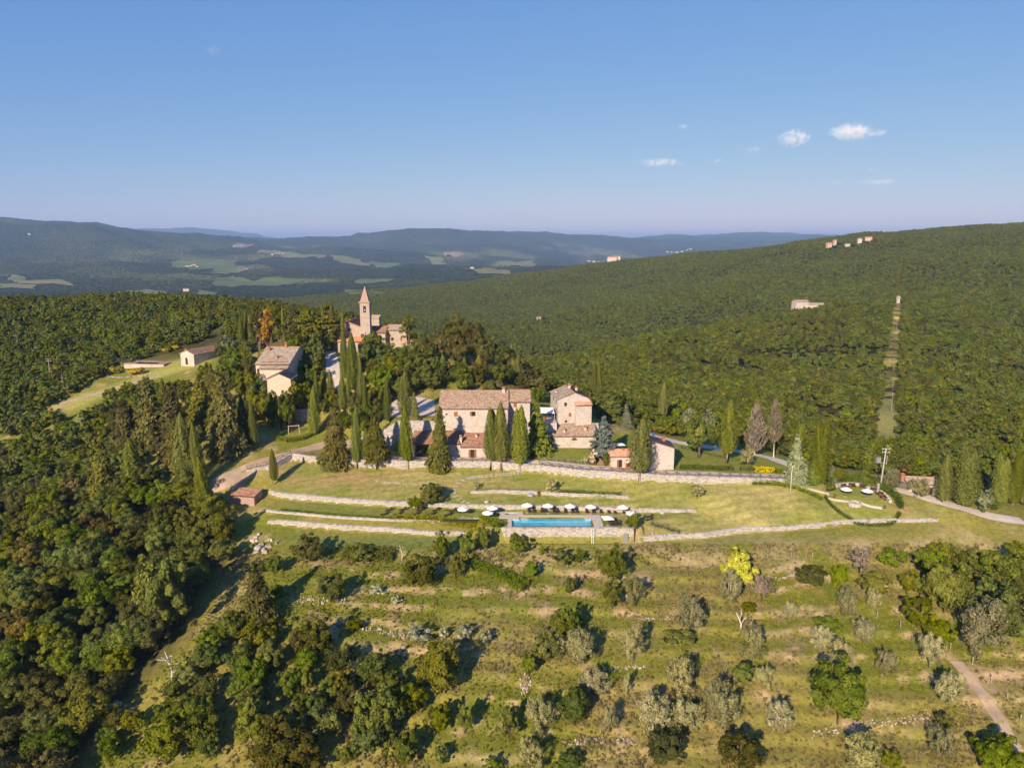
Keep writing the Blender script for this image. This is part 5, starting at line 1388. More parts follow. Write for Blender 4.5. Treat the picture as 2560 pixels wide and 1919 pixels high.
# ------------------------------------------------------------------ roads and paths laid on the ground
def strip(name, pts, width, mat, lift=0.06, world_pts=False, label=None):
    w = [np.array(p[:2], float) for p in (pts if world_pts else [on(a, b) for a, b in pts])]
    # resample
    out = []
    for i in range(len(w) - 1):
        n = max(2, int(np.linalg.norm(w[i + 1] - w[i]) / 1.0))
        for k in range(n): out.append(w[i] + (w[i + 1] - w[i]) * k / n)
    out.append(w[-1]); c = np.array(out)
    for _ in range(6): c[1:-1] = c[1:-1] * .5 + (c[:-2] + c[2:]) * .25
    d = np.gradient(c, axis=0); d /= np.linalg.norm(d, axis=1, keepdims=True); nrm = np.stack([-d[:, 1], d[:, 0]], 1)
    us = np.linspace(-.5, .5, 7)
    wd = width * (1 + .12 * (vnoise(np.arange(len(c)) / 4.0, np.zeros(len(c)), 3) - .5))
    pos = c[:, None] + nrm[:, None] * (us[None, :, None] * wd[:, None, None])
    z = H(pos[..., 0].ravel(), pos[..., 1].ravel()).reshape(pos.shape[:2]) + lift
    v = np.concatenate([pos, z[..., None]], -1).reshape(-1, 3)
    o = put(name, mesh_np(name, v, grid_faces(len(c), 7)[:, ::-1], MAT[mat], True))
    return tag(o, label, kind='structure')
def patch(name, pts, mat, lift=0.06, label=None, step=1.0, far=False):
    """sheet laid on the ground inside a ring of photo pixels"""
    w = [on(a, b, far=far)[:2] for a, b in pts]
    xs = [p[0] for p in w]; ys = [p[1] for p in w]
    X, Y = np.meshgrid(np.arange(min(xs), max(xs), step), np.arange(min(ys), max(ys), step))
    m = in_poly(X, Y, w)
    vs = [Vector((float(a), float(b))) for a, b in zip(X[m], Y[m])]; n = len(vs)
    ring = []
    for i in range(len(w)):
        a, b = w[i], w[(i + 1) % len(w)]
        k = max(1, int(np.linalg.norm(b - a) / step))
        for q in range(k):
            pt = a + (b - a) * q / k
            if far: pt = pt + np.array([float(vnoise(pt[0] / 90, pt[1] / 90, 7)) - .5, float(vnoise(pt[0] / 90, pt[1] / 90, 8)) - .5]) * 55
            ring.append(pt)
    vs += [Vector((float(p[0]), float(p[1]))) for p in ring]
    ed = [(n + i, n + (i + 1) % len(ring)) for i in range(len(ring))]
    ov, oe, of, *_ = delaunay_2d_cdt(vs, ed, [], 1, 1e-4)
    z = H([v.x for v in ov], [v.y for v in ov]) + lift
    me = mesh_np(name, np.array([(v.x, v.y, zz) for v, zz in zip(ov, z)]), np.array([f[:3] for f in of]), MAT[mat], True)
    return tag(put(name, me), label, kind='structure')
main_pts, main_h, main_n = wall_world('main')
strip('gravel_road', [(500, 1226), (560, 1203), (640, 1163), (700, 1142), (760, 1124), (800, 1114), (850, 1112), (890, 1108)], 5.5, 'track', label='pale dirt road climbing from lower gate to the hamlet')
strip('gravel_path', [p[:2] + n * 2.6 for p, n in zip(main_pts[1:], main_n[1:])], 3.6, 'gravel', .05, True, 'pale gravel path along the top of the long terrace wall')
strip('gravel_road', [(838, 990), (834, 965), (833, 940), (832, 915), (829, 893), (824, 878)], 4.6, 'gravel', label='steep pale road rising to the church porch')
patch('courtyard', [(958, 1045), (1000, 1042), (1088, 1040), (1086, 1000), (1050, 992), (1010, 992), (980, 1005)], 'gravel', label='pale gravel courtyard beside the long farmhouse')
DRIVE_PX = [(1600, 1078), (1650, 1092), (1700, 1107), (1780, 1118), (1850, 1128), (1920, 1142), (1990, 1168), (2080, 1192), (2150, 1203), (2230, 1221), (2300, 1236), (2360, 1257), (2420, 1274), (2480, 1291), (2558, 1302)]
DRIVE_RIGHT = [on(a, b)[:2] for a, b in DRIVE_PX]
strip('gravel_drive', DRIVE_RIGHT, 4.2, 'gravel', .06, True, 'white gravel drive curving down past the barn')
CLEARING = [on(a, b)[:2] for a, b in [(130, 1015), (210, 965), (300, 925), (400, 885), (520, 850), (545, 800), (525, 800), (560, 850), (540, 930), (430, 970), (300, 1000), (200, 1062), (120, 1050)]]
strip('dirt_track', [(150, 1008), (240, 985), (330, 958), (400, 940)], 3.0, 'track', label='dirt track on the far slope below the pool house')
strip('dirt_track', [(2390, 1652), (2428, 1702), (2472, 1754), (2508, 1812), (2545, 1890)], 2.3, 'track', .04, label='dirt track beside the wire fence in the lower field')
# fields of the valley
FIELDS = [
 ('vineyard', [(437, 653), (520, 649), (595, 652), (592, 668), (625, 668), (600, 682), (560, 688), (527, 682), (540, 670), (480, 676), (440, 668)], 'striped green vineyard round a farm in the valley'),
 ('ploughed', [(598, 667), (626, 667), (624, 675), (602, 676)], 'brown ploughed corner of the valley vineyard'),
 ('vineyard', [(525, 700), (575, 690), (640, 706), (690, 690), (742, 703), (730, 712), (680, 720), (640, 716), (600, 712), (560, 718), (535, 710)], 'light green vineyard below the valley farm'),
 ('meadow', [(296, 732), (370, 722), (412, 738), (408, 748), (360, 755), (300, 748)], 'dry green meadow just beyond the near ridge'),
 ('meadow', [(0, 687), (60, 695), (180, 708), (170, 716), (80, 712), (40, 704)], 'long meadow strip at the left edge of the valley'),
 ('meadow', [(0, 710), (100, 720), (90, 726), (0, 722)], 'lower meadow strip at the left edge of the valley'),
 ('vineyard', [(890, 703), (965, 697), (985, 703), (930, 710), (895, 712)], 'small bright vineyard beyond the bell tower'),
 ('vineyard', [(860, 726), (920, 727), (955, 738), (930, 744), (880, 736)], 'vineyard patch just below the bell tower skyline'),
 ('vineyard', [(480, 727), (540, 732), (520, 740), (482, 737)], 'narrow green field behind the near ridge'),
 ('meadow', [(640, 626), (720, 629), (820, 640), (800, 646), (700, 640), (640, 634)], 'pale field on the far plateau'),
 ('meadow', [(830, 636), (900, 650), (930, 662), (880, 662), (830, 648)], 'pale field falling from the plateau'),
 ('meadow', [(1060, 640), (1110, 648), (1120, 662), (1080, 658)], 'small pale field on the far hillside'),
 ('ploughed', [(590, 609), (640, 610), (630, 617), (592, 616)], 'brown field on the far plateau'),
 ('meadow', [(1150, 672), (1230, 672), (1280, 684), (1200, 686)], 'pale field in the far valley floor'),
 ('meadow', [(1240, 655), (1330, 650), (1340, 664), (1260, 668)], 'bleached field in the hazy valley'),
 ('ploughed', [(1110, 632), (1160, 631), (1150, 640), (1112, 640)], 'tan field high on the hazy hill'),
 ('vineyard', [(930, 655), (1010, 660), (1000, 668), (935, 664)], 'striped green field in the middle of the valley'),
]
for nm, pts, lab in FIELDS: patch(nm + '_field', pts, nm, 4.0, lab, 22.0, True)
# ------------------------------------------------------------------ dry stone walls
def stone_wall(key, label, row=0.30, core=True, name='stone_wall', proud=0.10, cat='wall', rag=0.1):
    pts, hs_, nrm = wall_world(key)
    mb = MB()
    for i in range(len(pts) - 1):
        p, q = pts[i], pts[i + 1]; n0, n1_ = nrm[i], nrm[i + 1]
        a0 = p[:2] - n0 * .12; b0 = q[:2] - n1_ * .12; a1 = p[:2] + n0 * .45; b1 = q[:2] + n1_ * .45
        zt0, zt1 = p[2] + hs_[i] + .08, q[2] + hs_[i + 1] + .08; zb0, zb1 = p[2] - .6, q[2] - .6
        mb.add([(*a0, zb0), (*b0, zb1), (*b1, zb1), (*a1, zb0), (*a0, zt0), (*b0, zt1), (*b1, zt1), (*a1, zt0)], [(0, 1, 5, 4), (4, 5, 6, 7), (1, 2, 6, 5), (2, 3, 7, 6), (3, 0, 4, 7)])
    w = tag(mb.build(name, MAT['stone_dry'], None), label, cat)
    st = MB(); g = random.Random(key)
    for i in range(len(pts) - 1):
        p, q = pts[i], pts[i + 1]; L = np.linalg.norm(q[:2] - p[:2]); d = (q[:2] - p[:2]) / L
        n = np.array([-d[1], d[0]])
        hmax = max(hs_[i], hs_[i + 1]) + .12
        for rI in range(-1, int(hmax / row) + 1):
            s = -g.random() * .4
            while s < L:
                l = .28 + .5 * g.random() ** 1.5
                t = (s + l / 2) / L; h = hs_[i] + (hs_[i + 1] - hs_[i]) * min(max(t, 0), 1); zb_ = p[2] + (q[2] - p[2]) * min(max(t, 0), 1)
                z0 = zb_ + rI * row + g.uniform(-.04, .04); z1 = z0 + row * g.uniform(.8, 1.1)
                if z1 < zb_ + h + rag + g.uniform(-rag, rag):
                    pr = proud * g.uniform(.2, 1.3)
                    ff = p[:2] + d * (s + .02) - n * (.12 + pr); ef = p[:2] + d * (s + l - .03) - n * (.12 + pr * g.uniform(.6, 1.2)); fb_ = p[:2] + d * s + n * .05; eb = p[:2] + d * (s + l) + n * .05
                    j = lambda: g.uniform(-.05, .05)
                    st.add([(ff[0] + j(), ff[1], z0 + .02 + j()), (ef[0] + j(), ef[1], z0 + .02 + j()), (*eb, z0), (*fb_, z0), (ff[0] + j(), ff[1], z1 - .03 + j()), (ef[0] + j(), ef[1], z1 - .03 + j()), (*eb, z1), (*fb_, z1)],
                           [(0, 1, 5, 4), (4, 5, 6, 7), (1, 2, 6, 5), (3, 0, 4, 7), (0, 3, 2, 1)])
                s += l
        # coping
        s = 0
        while s < L:
            l = .4 + .5 * g.random(); t = min((s + l / 2) / L, 1)
            z = p[2] + (q[2] - p[2]) * t + hs_[i] + (hs_[i + 1] - hs_[i]) * t + .08
            a = p[:2] + d * s; b = p[:2] + d * min(s + l - .04, L)
            hh_ = .10 + .10 * g.random()
            A = a - n * (.2 + .1 * g.random()); B = b - n * (.2 + .1 * g.random()); C = b + n * .55; Dd = a + n * .55
            st.add([(*A, z), (*B, z), (*C, z), (*Dd, z), (*A, z + hh_), (*B, z + hh_ * .9), (*C, z + hh_), (*Dd, z + hh_ * .9)], [(0, 1, 5, 4), (4, 5, 6, 7), (1, 2, 6, 5), (2, 3, 7, 6), (3, 0, 4, 7)])
            s += l
    o = st.build('stones', MAT['wall_stones'], w); o['kind'] = 'stuff'
    return w
stone_wall('main', 'long dry stone terrace wall under the rustic fence and cypress row', .3)
stone_wall('road', 'short retaining wall holding up the lower road bend', .3)
stone_wall('rear', 'low dry stone wall behind the pool loungers', .26)
stone_wall('lawn', 'short low stone wall across the middle of the lawn', .25)
stone_wall('pool', 'high stone retaining wall below the swimming pool', .32, proud=.06, rag=.02)
stone_wall('bank', 'rough dry stone wall on the overgrown bank below lawn strip', .28, rag=.25)
stone_wall('edge', 'low bare stone edging along the lower lawn strip', .24, rag=.15)
stone_wall('rubble', 'long curving rubble wall below the broad mown lawn', .3, rag=.25, proud=.16)
stone_wall('yard', 'tall stone retaining wall of the upper courtyard behind cypresses', .34, proud=.05, rag=.02)
stone_wall('play', 'stone retaining wall behind the playground lawn', .32, proud=.06)
# low stone borders lying in the lawns and field
def rubble_line(pts, label, width=.7, h=.3, n_per=5.0, name='stone_border', smin=.14, smax=.40):
    """line of single stones on the ground"""
    w = [on(a, b) for a, b in pts]; g = random.Random(label)
    st = MB()
    for i in range(len(w) - 1):
        L = np.linalg.norm(w[i + 1][:2] - w[i][:2])
        for k in range(int(L * n_per)):
            t = g.random(); c = w[i] + (w[i + 1] - w[i]) * t
            c = c[:2] + np.array([g.uniform(-width, width), g.uniform(-width, width)]) * .5
            z = H1(c[0], c[1]); s = g.uniform(smin, smax); a = g.random() * 3.14
            ca_, sa = math.cos(a) * s / 2, math.sin(a) * s / 2; hh_ = h * g.uniform(.4, 1.1)
            vs_ = [(c[0] + ca_ - sa, c[1] + sa + ca_), (c[0] - ca_ - sa, c[1] - sa + ca_), (c[0] - ca_ + sa, c[1] - sa - ca_), (c[0] + ca_ + sa, c[1] + sa - ca_)]
            st.add([(x, y, z - .15) for x, y in vs_] + [(c[0] + (x - c[0]) * .75, c[1] + (y - c[1]) * .75, z + hh_ * g.uniform(.7, 1)) for x, y in vs_], [(0, 1, 5, 4), (1, 2, 6, 5), (2, 3, 7, 6), (3, 0, 4, 7), (4, 5, 6, 7)])
    o = st.build(name, MAT['field_stones'], None); tag(o, label, 'stones', kind='stuff'); return o
rubble_line([(936, 1201), (975, 1206), (1010, 1210), (1070, 1209)], 'row of pale stones half sunk in the upper lawn')
rubble_line([(1582, 1352), (1620, 1350), (1640, 1340), (1625, 1325)], 'tumbled pale stones by the pool wall corner', 1.2)
rubble_line([(1920, 1440), (1950, 1448), (1985, 1438)], 'curved line of pale stones in the field near the yellow tree', .6)
rubble_line([(2030, 1835), (2100, 1825), (2180, 1808), (2290, 1795), (2330, 1790)], 'broken stone terrace edge low in the olive field', 1.8, .3)
rubble_line([(890, 1565), (930, 1572), (970, 1582), (1010, 1590), (1060, 1595)], 'broken pale terrace stones beside the white elder flowers', 1.4, .4)
rubble_line([(1300, 1700), (1310, 1730), (1330, 1660), (1350, 1650)], 'stone heap running down the field edge', 1.6, .5)
rubble_line([(750, 1495), (790, 1505), (830, 1500), (860, 1503)], 'loose white stones under bushes on the upper field', 2.0, .5)
rubble_line([(640, 1340), (690, 1350), (660, 1360), (650, 1390)], 'pale boulders beside the overgrown corner', 3.0, .9, 1.2, smin=.5, smax=1.6)
rubble_line([(220, 1765), (260, 1770), (330, 1772)], 'pale rock outcrop among the dark lower wood', 2.0, .9, 2.0, smin=.5, smax=1.3)
rubble_line([(1400, 1860), (1500, 1850), (1580, 1852)], 'stony terrace lip along the bottom olive row', 1.4, .35)
rubble_line([(1590, 1546), (1640, 1548), (1690, 1545)], 'stony terrace lip in the middle of the olive field', .8, .3)
rubble_line([(1440, 1672), (1520, 1674), (1620, 1665)], 'stony terrace lip under the central olives', .9, .3)
rubble_line([(265, 942), (300, 945), (367, 940)], 'low pale stone border round the yellow broom', .8, .7, 5)
rubble_line([(300, 905), (320, 912), (330, 900)], 'pale boulders beside the small pool terrace', 2.5, 1.4, 3, smin=.6, smax=1.6)
# stepping stones across the lawn
path = tag(empty('stepping_stone_path', tuple(on(1180, 1200))), 'curving path of flat stepping stones crossing the lawn', kind='structure')
zz2 = lambda a, b: (1000 + a * .2291, 880 + b * .2291)
cl = [on(*zz2(a, b)) for a, b in [(1330, 1318), (1210, 1326), (1100, 1335), (1000, 1342), (900, 1352), (820, 1362), (750, 1376), (690, 1398), (640, 1428), (605, 1462), (582, 1500), (580, 1535), (605, 1570), (645, 1602), (690, 1630), (735, 1650), (775, 1662)]]
flag = MB().add([(-.42, -.3, 0), (.38, -.36, 0), (.46, .25, 0), (-.3, .38, 0), (-.40, -.28, .07), (.36, -.34, .07), (.44, .23, .07), (-.28, .36, .07)], [(0, 1, 5, 4), (1, 2, 6, 5), (2, 3, 7, 6), (3, 0, 4, 7), (4, 5, 6, 7)]).mesh('stone', MAT['wall_stones'])
inv = path.location.copy()
acc = 0
for i in range(len(cl) - 1):
    L = np.linalg.norm(cl[i + 1][:2] - cl[i][:2]); k = max(1, int(L / .95))
    for q in range(k):
        p = cl[i] + (cl[i + 1] - cl[i]) * q / k
        for side in (-.38, .42):
            d = cl[i + 1][:2] - cl[i][:2]; d = d / np.linalg.norm(d)
            pp_ = p[:2] + np.array([-d[1], d[0]]) * side
            put('stone', flag, path, (pp_[0] - inv.x, pp_[1] - inv.y, H1(*pp_) - inv.z), (0, 0, random.random() * 6.28), (random.uniform(.85, 1.25), random.uniform(.85, 1.2), 1))
# ------------------------------------------------------------------ rustic fences
def fence(pts, label, bay=2.9, h=1.05, vee=True, name='wooden_fence', mat='wood_fence', mesh_panel=False, pw=.16, rails=(1.0, .35)):
    """posts, rails and crossed braces; each its own part"""
    d = [0]
    for i in range(len(pts) - 1): d.append(d[-1] + float(np.linalg.norm(np.array(pts[i + 1]) - np.array(pts[i]))))
    n = max(1, int(round(d[-1] / bay)))
    pos = [np.array([np.interp(d[-1] * k / n, d, [p[j] for p in pts]) for j in range(3)]) for k in range(n + 1)]
    root = tag(empty(name, tuple(pos[0])), label, 'fence')
    post = MB().box(-pw / 2, -pw / 2, -.3, pw / 2, pw / 2, h + .06).mesh('post', MAT[mat])
    railm = MB().box(0, -.055, -.055, 1, .055, .055).mesh('rail', MAT[mat])
    def rail(nm, a, b):
        v = Vector(b - a); o = put(nm, railm, root, tuple(a - pos[0]))
        o.rotation_mode = 'QUATERNION'; o.rotation_quaternion = v.to_track_quat('X', 'Z'); o.scale = (v.length, 1, 1)
    for k, p in enumerate(pos): put('post', post, root, tuple(p - pos[0]), (0, 0, random.uniform(-.1, .1)), (1, 1, random.uniform(.94, 1.05)))
    for k in range(n):
        a, b = pos[k], pos[k + 1]
        for rz in rails: rail('rail', a + [0, 0, rz * h], b + [0, 0, rz * h])
        if vee:
            m = (a + b) / 2
            rail('brace', a + [0, 0, .98 * h], m + [0, 0, .1 * h]); rail('brace', m + [0, 0, .1 * h], b + [0, 0, .98 * h])
    return root
ft = [np.array([*(p[:2] + n * .5), p[2] + h + .12]) for p, h, n in zip(main_pts, main_h, main_n)]
fence(ft[:7], 'rustic pole fence with crossed braces on terrace wall before farmhouse')
fence(ft[7:12], 'rustic pole fence with crossed braces on terrace wall below the cottage')
fence(ft[11:], 'rustic pole fence with crossed braces beside the yellow and green hedges')
rp, rh, rn = wall_world('road')
fence([np.array([*(p[:2] + n * .5), p[2] + h + .12]) for p, h, n in zip(rp, rh, rn)], 'rustic pole fence along the bend of the lower road', 3.0, vee=False)
def ground_line(px): return [on(a, b) for a, b in px]
fence(ground_line([(1230, 1408), (1300, 1440), (1400, 1425), (1490, 1405), (1600, 1402), (1780, 1395), (1900, 1388), (1985, 1398)]), 'thin wire fence on stakes across the field below the pool', 4.0, 1.2, False, 'wire_fence', 'wood_pole', pw=.09, rails=())
fence(ground_line([(2030, 1395), (2090, 1480), (2150, 1525), (2223, 1557), (2263, 1573), (2386, 1625), (2459, 1678), (2509, 1735), (2551, 1803)]), 'wire fence stakes descending beside the dirt track', 4.5, 1.4, False, 'wire_fence', 'concrete_pole', pw=.09, rails=())
fence(ground_line([(1985, 1390), (2150, 1372), (2350, 1355), (2555, 1330)]), 'thin stakes crossing the dry grass at upper edge of field', 4.2, 1.1, False, 'wire_fence', 'wood_pole', pw=.08, rails=())
fence(ground_line([(640, 1400), (760, 1405), (900, 1412), (1010, 1415), (1170, 1405)]), 'wire fence stakes through the overgrown upper corner', 4.0, 1.2, False, 'wire_fence', 'wood_pole', pw=.08, rails=())
fence(ground_line([(668, 1282), (760, 1290), (860, 1300), (985, 1306)]), 'pale low rail along the edge of the lower lawn strip', 5.0, .5, False, 'low_rail', 'dead_wood', pw=.08, rails=(.9,))
gp = on(1978, 1398); gt = tag(empty('field_gate', tuple(gp)), 'pair of taller gate posts with strut in the wire fence', 'gate')
MB().box(-.1, -.1, -.3, .1, .1, 2.0).build('post', MAT['wood_pole'], gt); MB().box(3.3, -.1, -.3, 3.5, .1, 2.0).build('post', MAT['wood_pole'], gt); MB().bar((.1, 0, 1.5), (1.9, 0, 0), .1).build('strut', MAT['wood_pole'], gt)
# ------------------------------------------------------------------ swimming pool
t = NT('clear_water')
tb_ = t.n('ShaderNodeBsdfTransparent'); tb_.inputs[0].default_value = (.72, .88, .95, 1)
gl = t.n('ShaderNodeBsdfGlossy'); gl.inputs['Roughness'].default_value = .04
bp = t.n('ShaderNodeBump'); bp.inputs['Strength'].default_value = .15; t.l(t.noise(1.2, 3, t.coord()), bp.inputs['Height']); t.l(bp.outputs[0], gl.inputs['Normal'])
ms = t.n('ShaderNodeMixShader')
ms.inputs[0].default_value = .13; t.l(tb_.outputs[0], ms.inputs[1]); t.l(gl.outputs[0], ms.inputs[2]); t.l(ms.outputs[0], t.out.inputs['Surface'])
MAT['clear_water'] = t.m
pw0 = Q(1281, 1312, 173.0)[0]; pw1 = Q(1483, 1312, 173.0)[0]
pool = tag(empty('swimming_pool', (pw0, 171.0, 0.0)), 'long blue infinity swimming pool with pale stone deck above the high wall', 'swimming pool')
Lp = pw1 - pw0
ya_, yb_, yc_ = 1.75, 5.7, 7.6     # front lip, main rear, alcove rear
mb = MB().box(0, ya_, -1.6, Lp, yb_, -.62).box(1.9, yb_, -1.0, Lp - 1.7, yc_, -.45)
mb.box(-.15, ya_, -1.6, 0, yb_, -.12).box(Lp, ya_, -1.6, Lp + .15, yb_, -.12).box(0, ya_ - .15, -1.6, Lp, ya_, -.14).box(1.75, yb_, -1.6, 1.9, yc_, -.12).box(Lp - 1.7, yb_, -1.6, Lp - 1.55, yc_, -.12).box(1.9, yc_, -1.6, Lp - 1.7, yc_ + .15, -.12).box(0, yb_, -1.6, 1.75, yb_ + .15, -.12).box(Lp - 1.55, yb_, -1.6, Lp, yb_ + .15, -.12)
mb.build('basin', MAT['pool_lining'], pool)
for i in range(3): MB().box(2.0, yc_ - .55 - .5 * i, -.6, 4.2, yc_ - .05 - .5 * i, -.2 - .09 * i).build('step', MAT['pool_edge'], pool)
MB().add([(0, ya_ - .1, -.10), (Lp, ya_ - .1, -.10), (Lp, yb_, -.10), (0, yb_, -.10)], [(0, 1, 2, 3)]).add([(1.9, yb_ , -.10), (Lp - 1.7, yb_, -.10), (Lp - 1.7, yc_, -.10), (1.9, yc_, -.10)], [(0, 1, 2, 3)]).build('water', MAT['clear_water'], pool)
MB().box(-.1, .55, -.5, Lp + .1, ya_ - .16, -.17).build('overflow_ledge', MAT['white_paint'], pool)
dl, dr2 = Q(1248, 1290, 178)[0] - pw0, Q(1502, 1290, 178)[0] - pw0
pl = [(dl, 6.0, -.15, 8.3), (-.15, 0.2, 0.0, 6.0)]
dk = MB().box(-1.2, -.1, -.4, -.16, yb_ + .16, .06).box(Lp + .16, -.1, -.4, dr2, yb_ + .16, .06).box(Lp - 1.54, yb_ + .163, -.4, dr2, yc_ + .16, .06).box(-1.2, yb_ + .163, -.4, 1.74, yc_ + .16, .06).box(-1.2, yc_ + .163, -.4, dr2, 8.9, .06)
dk.build('deck', MAT['paving_pale'], pool)
jx0, jx1, jy0, jy1 = Q(1263, 1285, 180)[0] - pw0, Q(1296, 1285, 180)[0] - pw0, 8.0, 10.3
jx1 = min(jx1, 1.2)
MB().box(dl, 6.6, -.4, jx0, 11.2, .065).box(jx0, jy1, -.4, jx1 + 1.6, 11.2, .065).box(jx1, 8.903, -.4, jx1 + 1.6, jy1, .065).box(jx0, 6.6, -.4, -1.203, 8.9, .065).build('deck', MAT['paving_pale'], pool)
MB().box(jx0, 8.903, -.5, jx1, jy1, -.45).build('basin', MAT['pool_lining'], pool)
MB().add([(jx0, 8.903, -.03), (jx1, 8.903, -.03), (jx1, jy1, -.03), (jx0, jy1, -.03)], [(0, 1, 2, 3)]).build('water', MAT['clear_water'], pool)
# ladder and door on the pool wall
lx, lz, _ = 0, 0, 0
lp = Q(1481.5, 1352, 169.9); ld_ = tag(empty('ladder', (lp[0], 169.75, -3.5)), 'white ladder fixed to the high pool wall', 'ladder')
for s in (-.28, .28): MB().bar((s, 0, 0), (s, .25, 3.9), .08).build('rail', MAT['white_paint'], ld_)
for k in range(11): MB().bar((-.28, .02 + .022 * k, .3 + .34 * k), (.28, .02 + .022 * k, .3 + .34 * k), .06).build('rung', MAT['white_paint'], ld_)
dp = Q(1563, 1350, 170.1); dor = tag(empty('cellar_door', (dp[0], 170.05, -3.5)), 'grey plank door low in the pool wall', 'door')
MB().box(-.62, -.1, 0, -.5, .2, 2.35).box(.5, -.1, 0, .62, .2, 2.35).box(-.62, -.1, 2.353, .62, .2, 2.5).build('frame', MAT['pink_stone'], dor)
for k in range(5): MB().box(-.5 + .2 * k + .005, .0, .02, -.5 + .2 * (k + 1) - .005, .06, 2.35).build('plank', MAT['metal_grey'], dor)
# ------------------------------------------------------------------ parasols
def canopy_mesh(r, drop, n, square=False):
    mb = MB(); vs = [(0, 0, drop)]
    for k in range(n):
        a = 2 * math.pi * k / n + (math.pi / 4 if square else 0); vs.append((r * math.cos(a), r * math.sin(a), 0))
    base = list(vs); vs2 = [(x * .93, y * .93, z - .05) for x, y, z in base]
    mb.add(base, [(0, 1 + k, 1 + (k + 1) % n) for k in range(n)]); mb.add(vs2, [(0, 1 + (k + 1) % n, 1 + k) for k in range(n)])
    for k in range(n):
        a_ = vs[1 + k]; b_ = vs[1 + (k + 1) % n]
        mb.add([a_, b_, (b_[0], b_[1], b_[2] - .14), (a_[0], a_[1], a_[2] - .14)], [(3, 2, 1, 0)])
    return mb.mesh('canopy', MAT['canvas'])
CAN8 = canopy_mesh(1.5, .62, 8); CAN4 = canopy_mesh(1.9, .5, 4, True)
POLE = MB().tube([(0, 0, 0), (0, 0, 2.75)], [.035, .03], 6).mesh('pole', MAT['wood_door'])
FOOT = MB().box(-.3, -.3, 0, .3, .3, .1).mesh('foot', MAT['concrete_pole'])
RIB = MB().bar((0, 0, .5), (1.38, 0, -.06), .03).mesh('rib', MAT['wood_door'])
def parasol(px, py, label, z=None, square=False, s=1.0, ground=None, group=None):
    g0 = z if z is not None else 0.0
    p = P(px, py, g0 + 2.35 * s)
    gz = H1(p[0], p[1]) if ground is None else ground
    o = tag(empty('parasol', (p[0], p[1], gz + .02), random.random()), label, 'parasol', group or 'parasols round the pool')
    if square: o.rotation_euler[2] = .15
    o.scale = (s,) * 3
    put('canopy', CAN4 if square else CAN8, o, (0, 0, 2.1)); put('pole', POLE, o); put('foot', FOOT, o)
    for k in range(4 if square else 8): put('rib', RIB, o, (0, 0, 2.1), (0, 0, 2 * math.pi * k / (4 if square else 8) + (math.pi / 4 if square else 0)))
    return o
z3 = lambda a, b: (1200 + a * .22604, 1120 + b * .22604)
ORD = ['first', 'second', 'third', 'fourth', 'fifth', 'sixth', 'seventh', 'eighth', 'ninth', 'tenth', 'eleventh', 'twelfth', 'thirteenth', 'fourteenth', 'fifteenth']
for k, (a, b) in enumerate([(522, 618), (752, 624), (997, 628), (1227, 634), (1583, 640)]):
    parasol(*z3(a, b), 'white parasol over loungers before the rear wall, %s from left in the row' % ORD[k])
parasol(1157, 1268, 'white parasol on the lawn strip farthest left of the pool')
parasol(*z3(140, 648), 'white parasol close behind the left corner of the pool deck')
parasol(*z3(85, 702), 'white parasol standing in front beside the small square pool')
parasol(*z3(1675, 706), 'white parasol half behind the leafy tree right of the pool')
parasol(*z3(1412, 757), 'square white parasol over three loungers right of the pool', square=True)
gz = on(2140, 1240)[2]
parasol(2116, 1220, 'white parasol over the curved bench, left one in the round garden', gz, ground=gz, group='parasols in the round garden')
parasol(2169, 1224, 'white parasol over the curved bench, right one in the round garden', gz, ground=gz, group='parasols in the round garden')
parasol(1573, 1152, 'small white parasol on the rose terrace by the cottage doors', 6.75, ground=6.8, s=.8, group='cottage parasols')
p = Q(1551, 1111, 206); parasol(1551, 1111, 'square white parasol behind the cottage roof', 7.6, True, .9, group='cottage parasols')
# awning of the house terrace
ap = Q(1362, 1018, 221); aw = tag(empty('awning', (ap[0], 221, 15.4)), 'large white canvas awning on posts between the two stone houses', 'awning')
MB().add([(-3.2, -2.2, 2.5), (3.0, -2.0, 2.4), (2.6, 2.4, 3.3), (-2.8, 2.4, 3.4), (0, 0, 3.0)], [(0, 1, 4), (1, 2, 4), (2, 3, 4), (3, 0, 4)]).build('canvas', MAT['canvas'], aw)
for q, hgt in (((-3.1, -2.1), 2.5), ((2.9, -1.9), 2.4), ((2.5, 2.3), 3.3), ((-2.7, 2.3), 3.4)): MB().tube([(*q, 0), (*q, hgt)], [.05, .04], 6).build('post', MAT['white_paint'], aw)
# ------------------------------------------------------------------ loungers
LB = MB().box(-.33, 0, .30, .33, 1.25, .36).mesh('seat', MAT['lounger_weave'])
LK = MB().add([(-.33, 1.25, .30), (.33, 1.25, .30), (.33, 1.25, .36), (-.33, 1.25, .36), (-.33, 1.85, .78), (.33, 1.85, .78), (.33, 1.80, .84), (-.33, 1.80, .84)], [(0, 1, 5, 4), (3, 7, 6, 2), (0, 4, 7, 3), (1, 2, 6, 5), (4, 5, 6, 7), (0, 3, 2, 1)]).mesh('backrest', MAT['lounger_weave'])
LL = MB().box(-.03, -.03, 0, .03, .03, .30).mesh('leg', MAT['wood_dark'])
LS = MB().box(-.02, 0, .24, .02, 1.9, .30).mesh('side_rail', MAT['wood_dark'])
def lounger(px, py, rz, label, group, z=0.0):
    p = P(px, py, z); gz = H1(p[0], p[1])
    o = tag(empty('sun_lounger', (p[0], p[1], gz + .01), rz), label, 'sun lounger', group)
    put('seat', LB, o); put('backrest', LK, o)
    for sx in (-.28, .28):
        for yy in (.1, 1.7): put('leg', LL, o, (sx, yy, 0))
        put('side_rail', LS, o, (sx * 1.2, 0, 0))
    o.scale = (1.12,) * 3
    return o
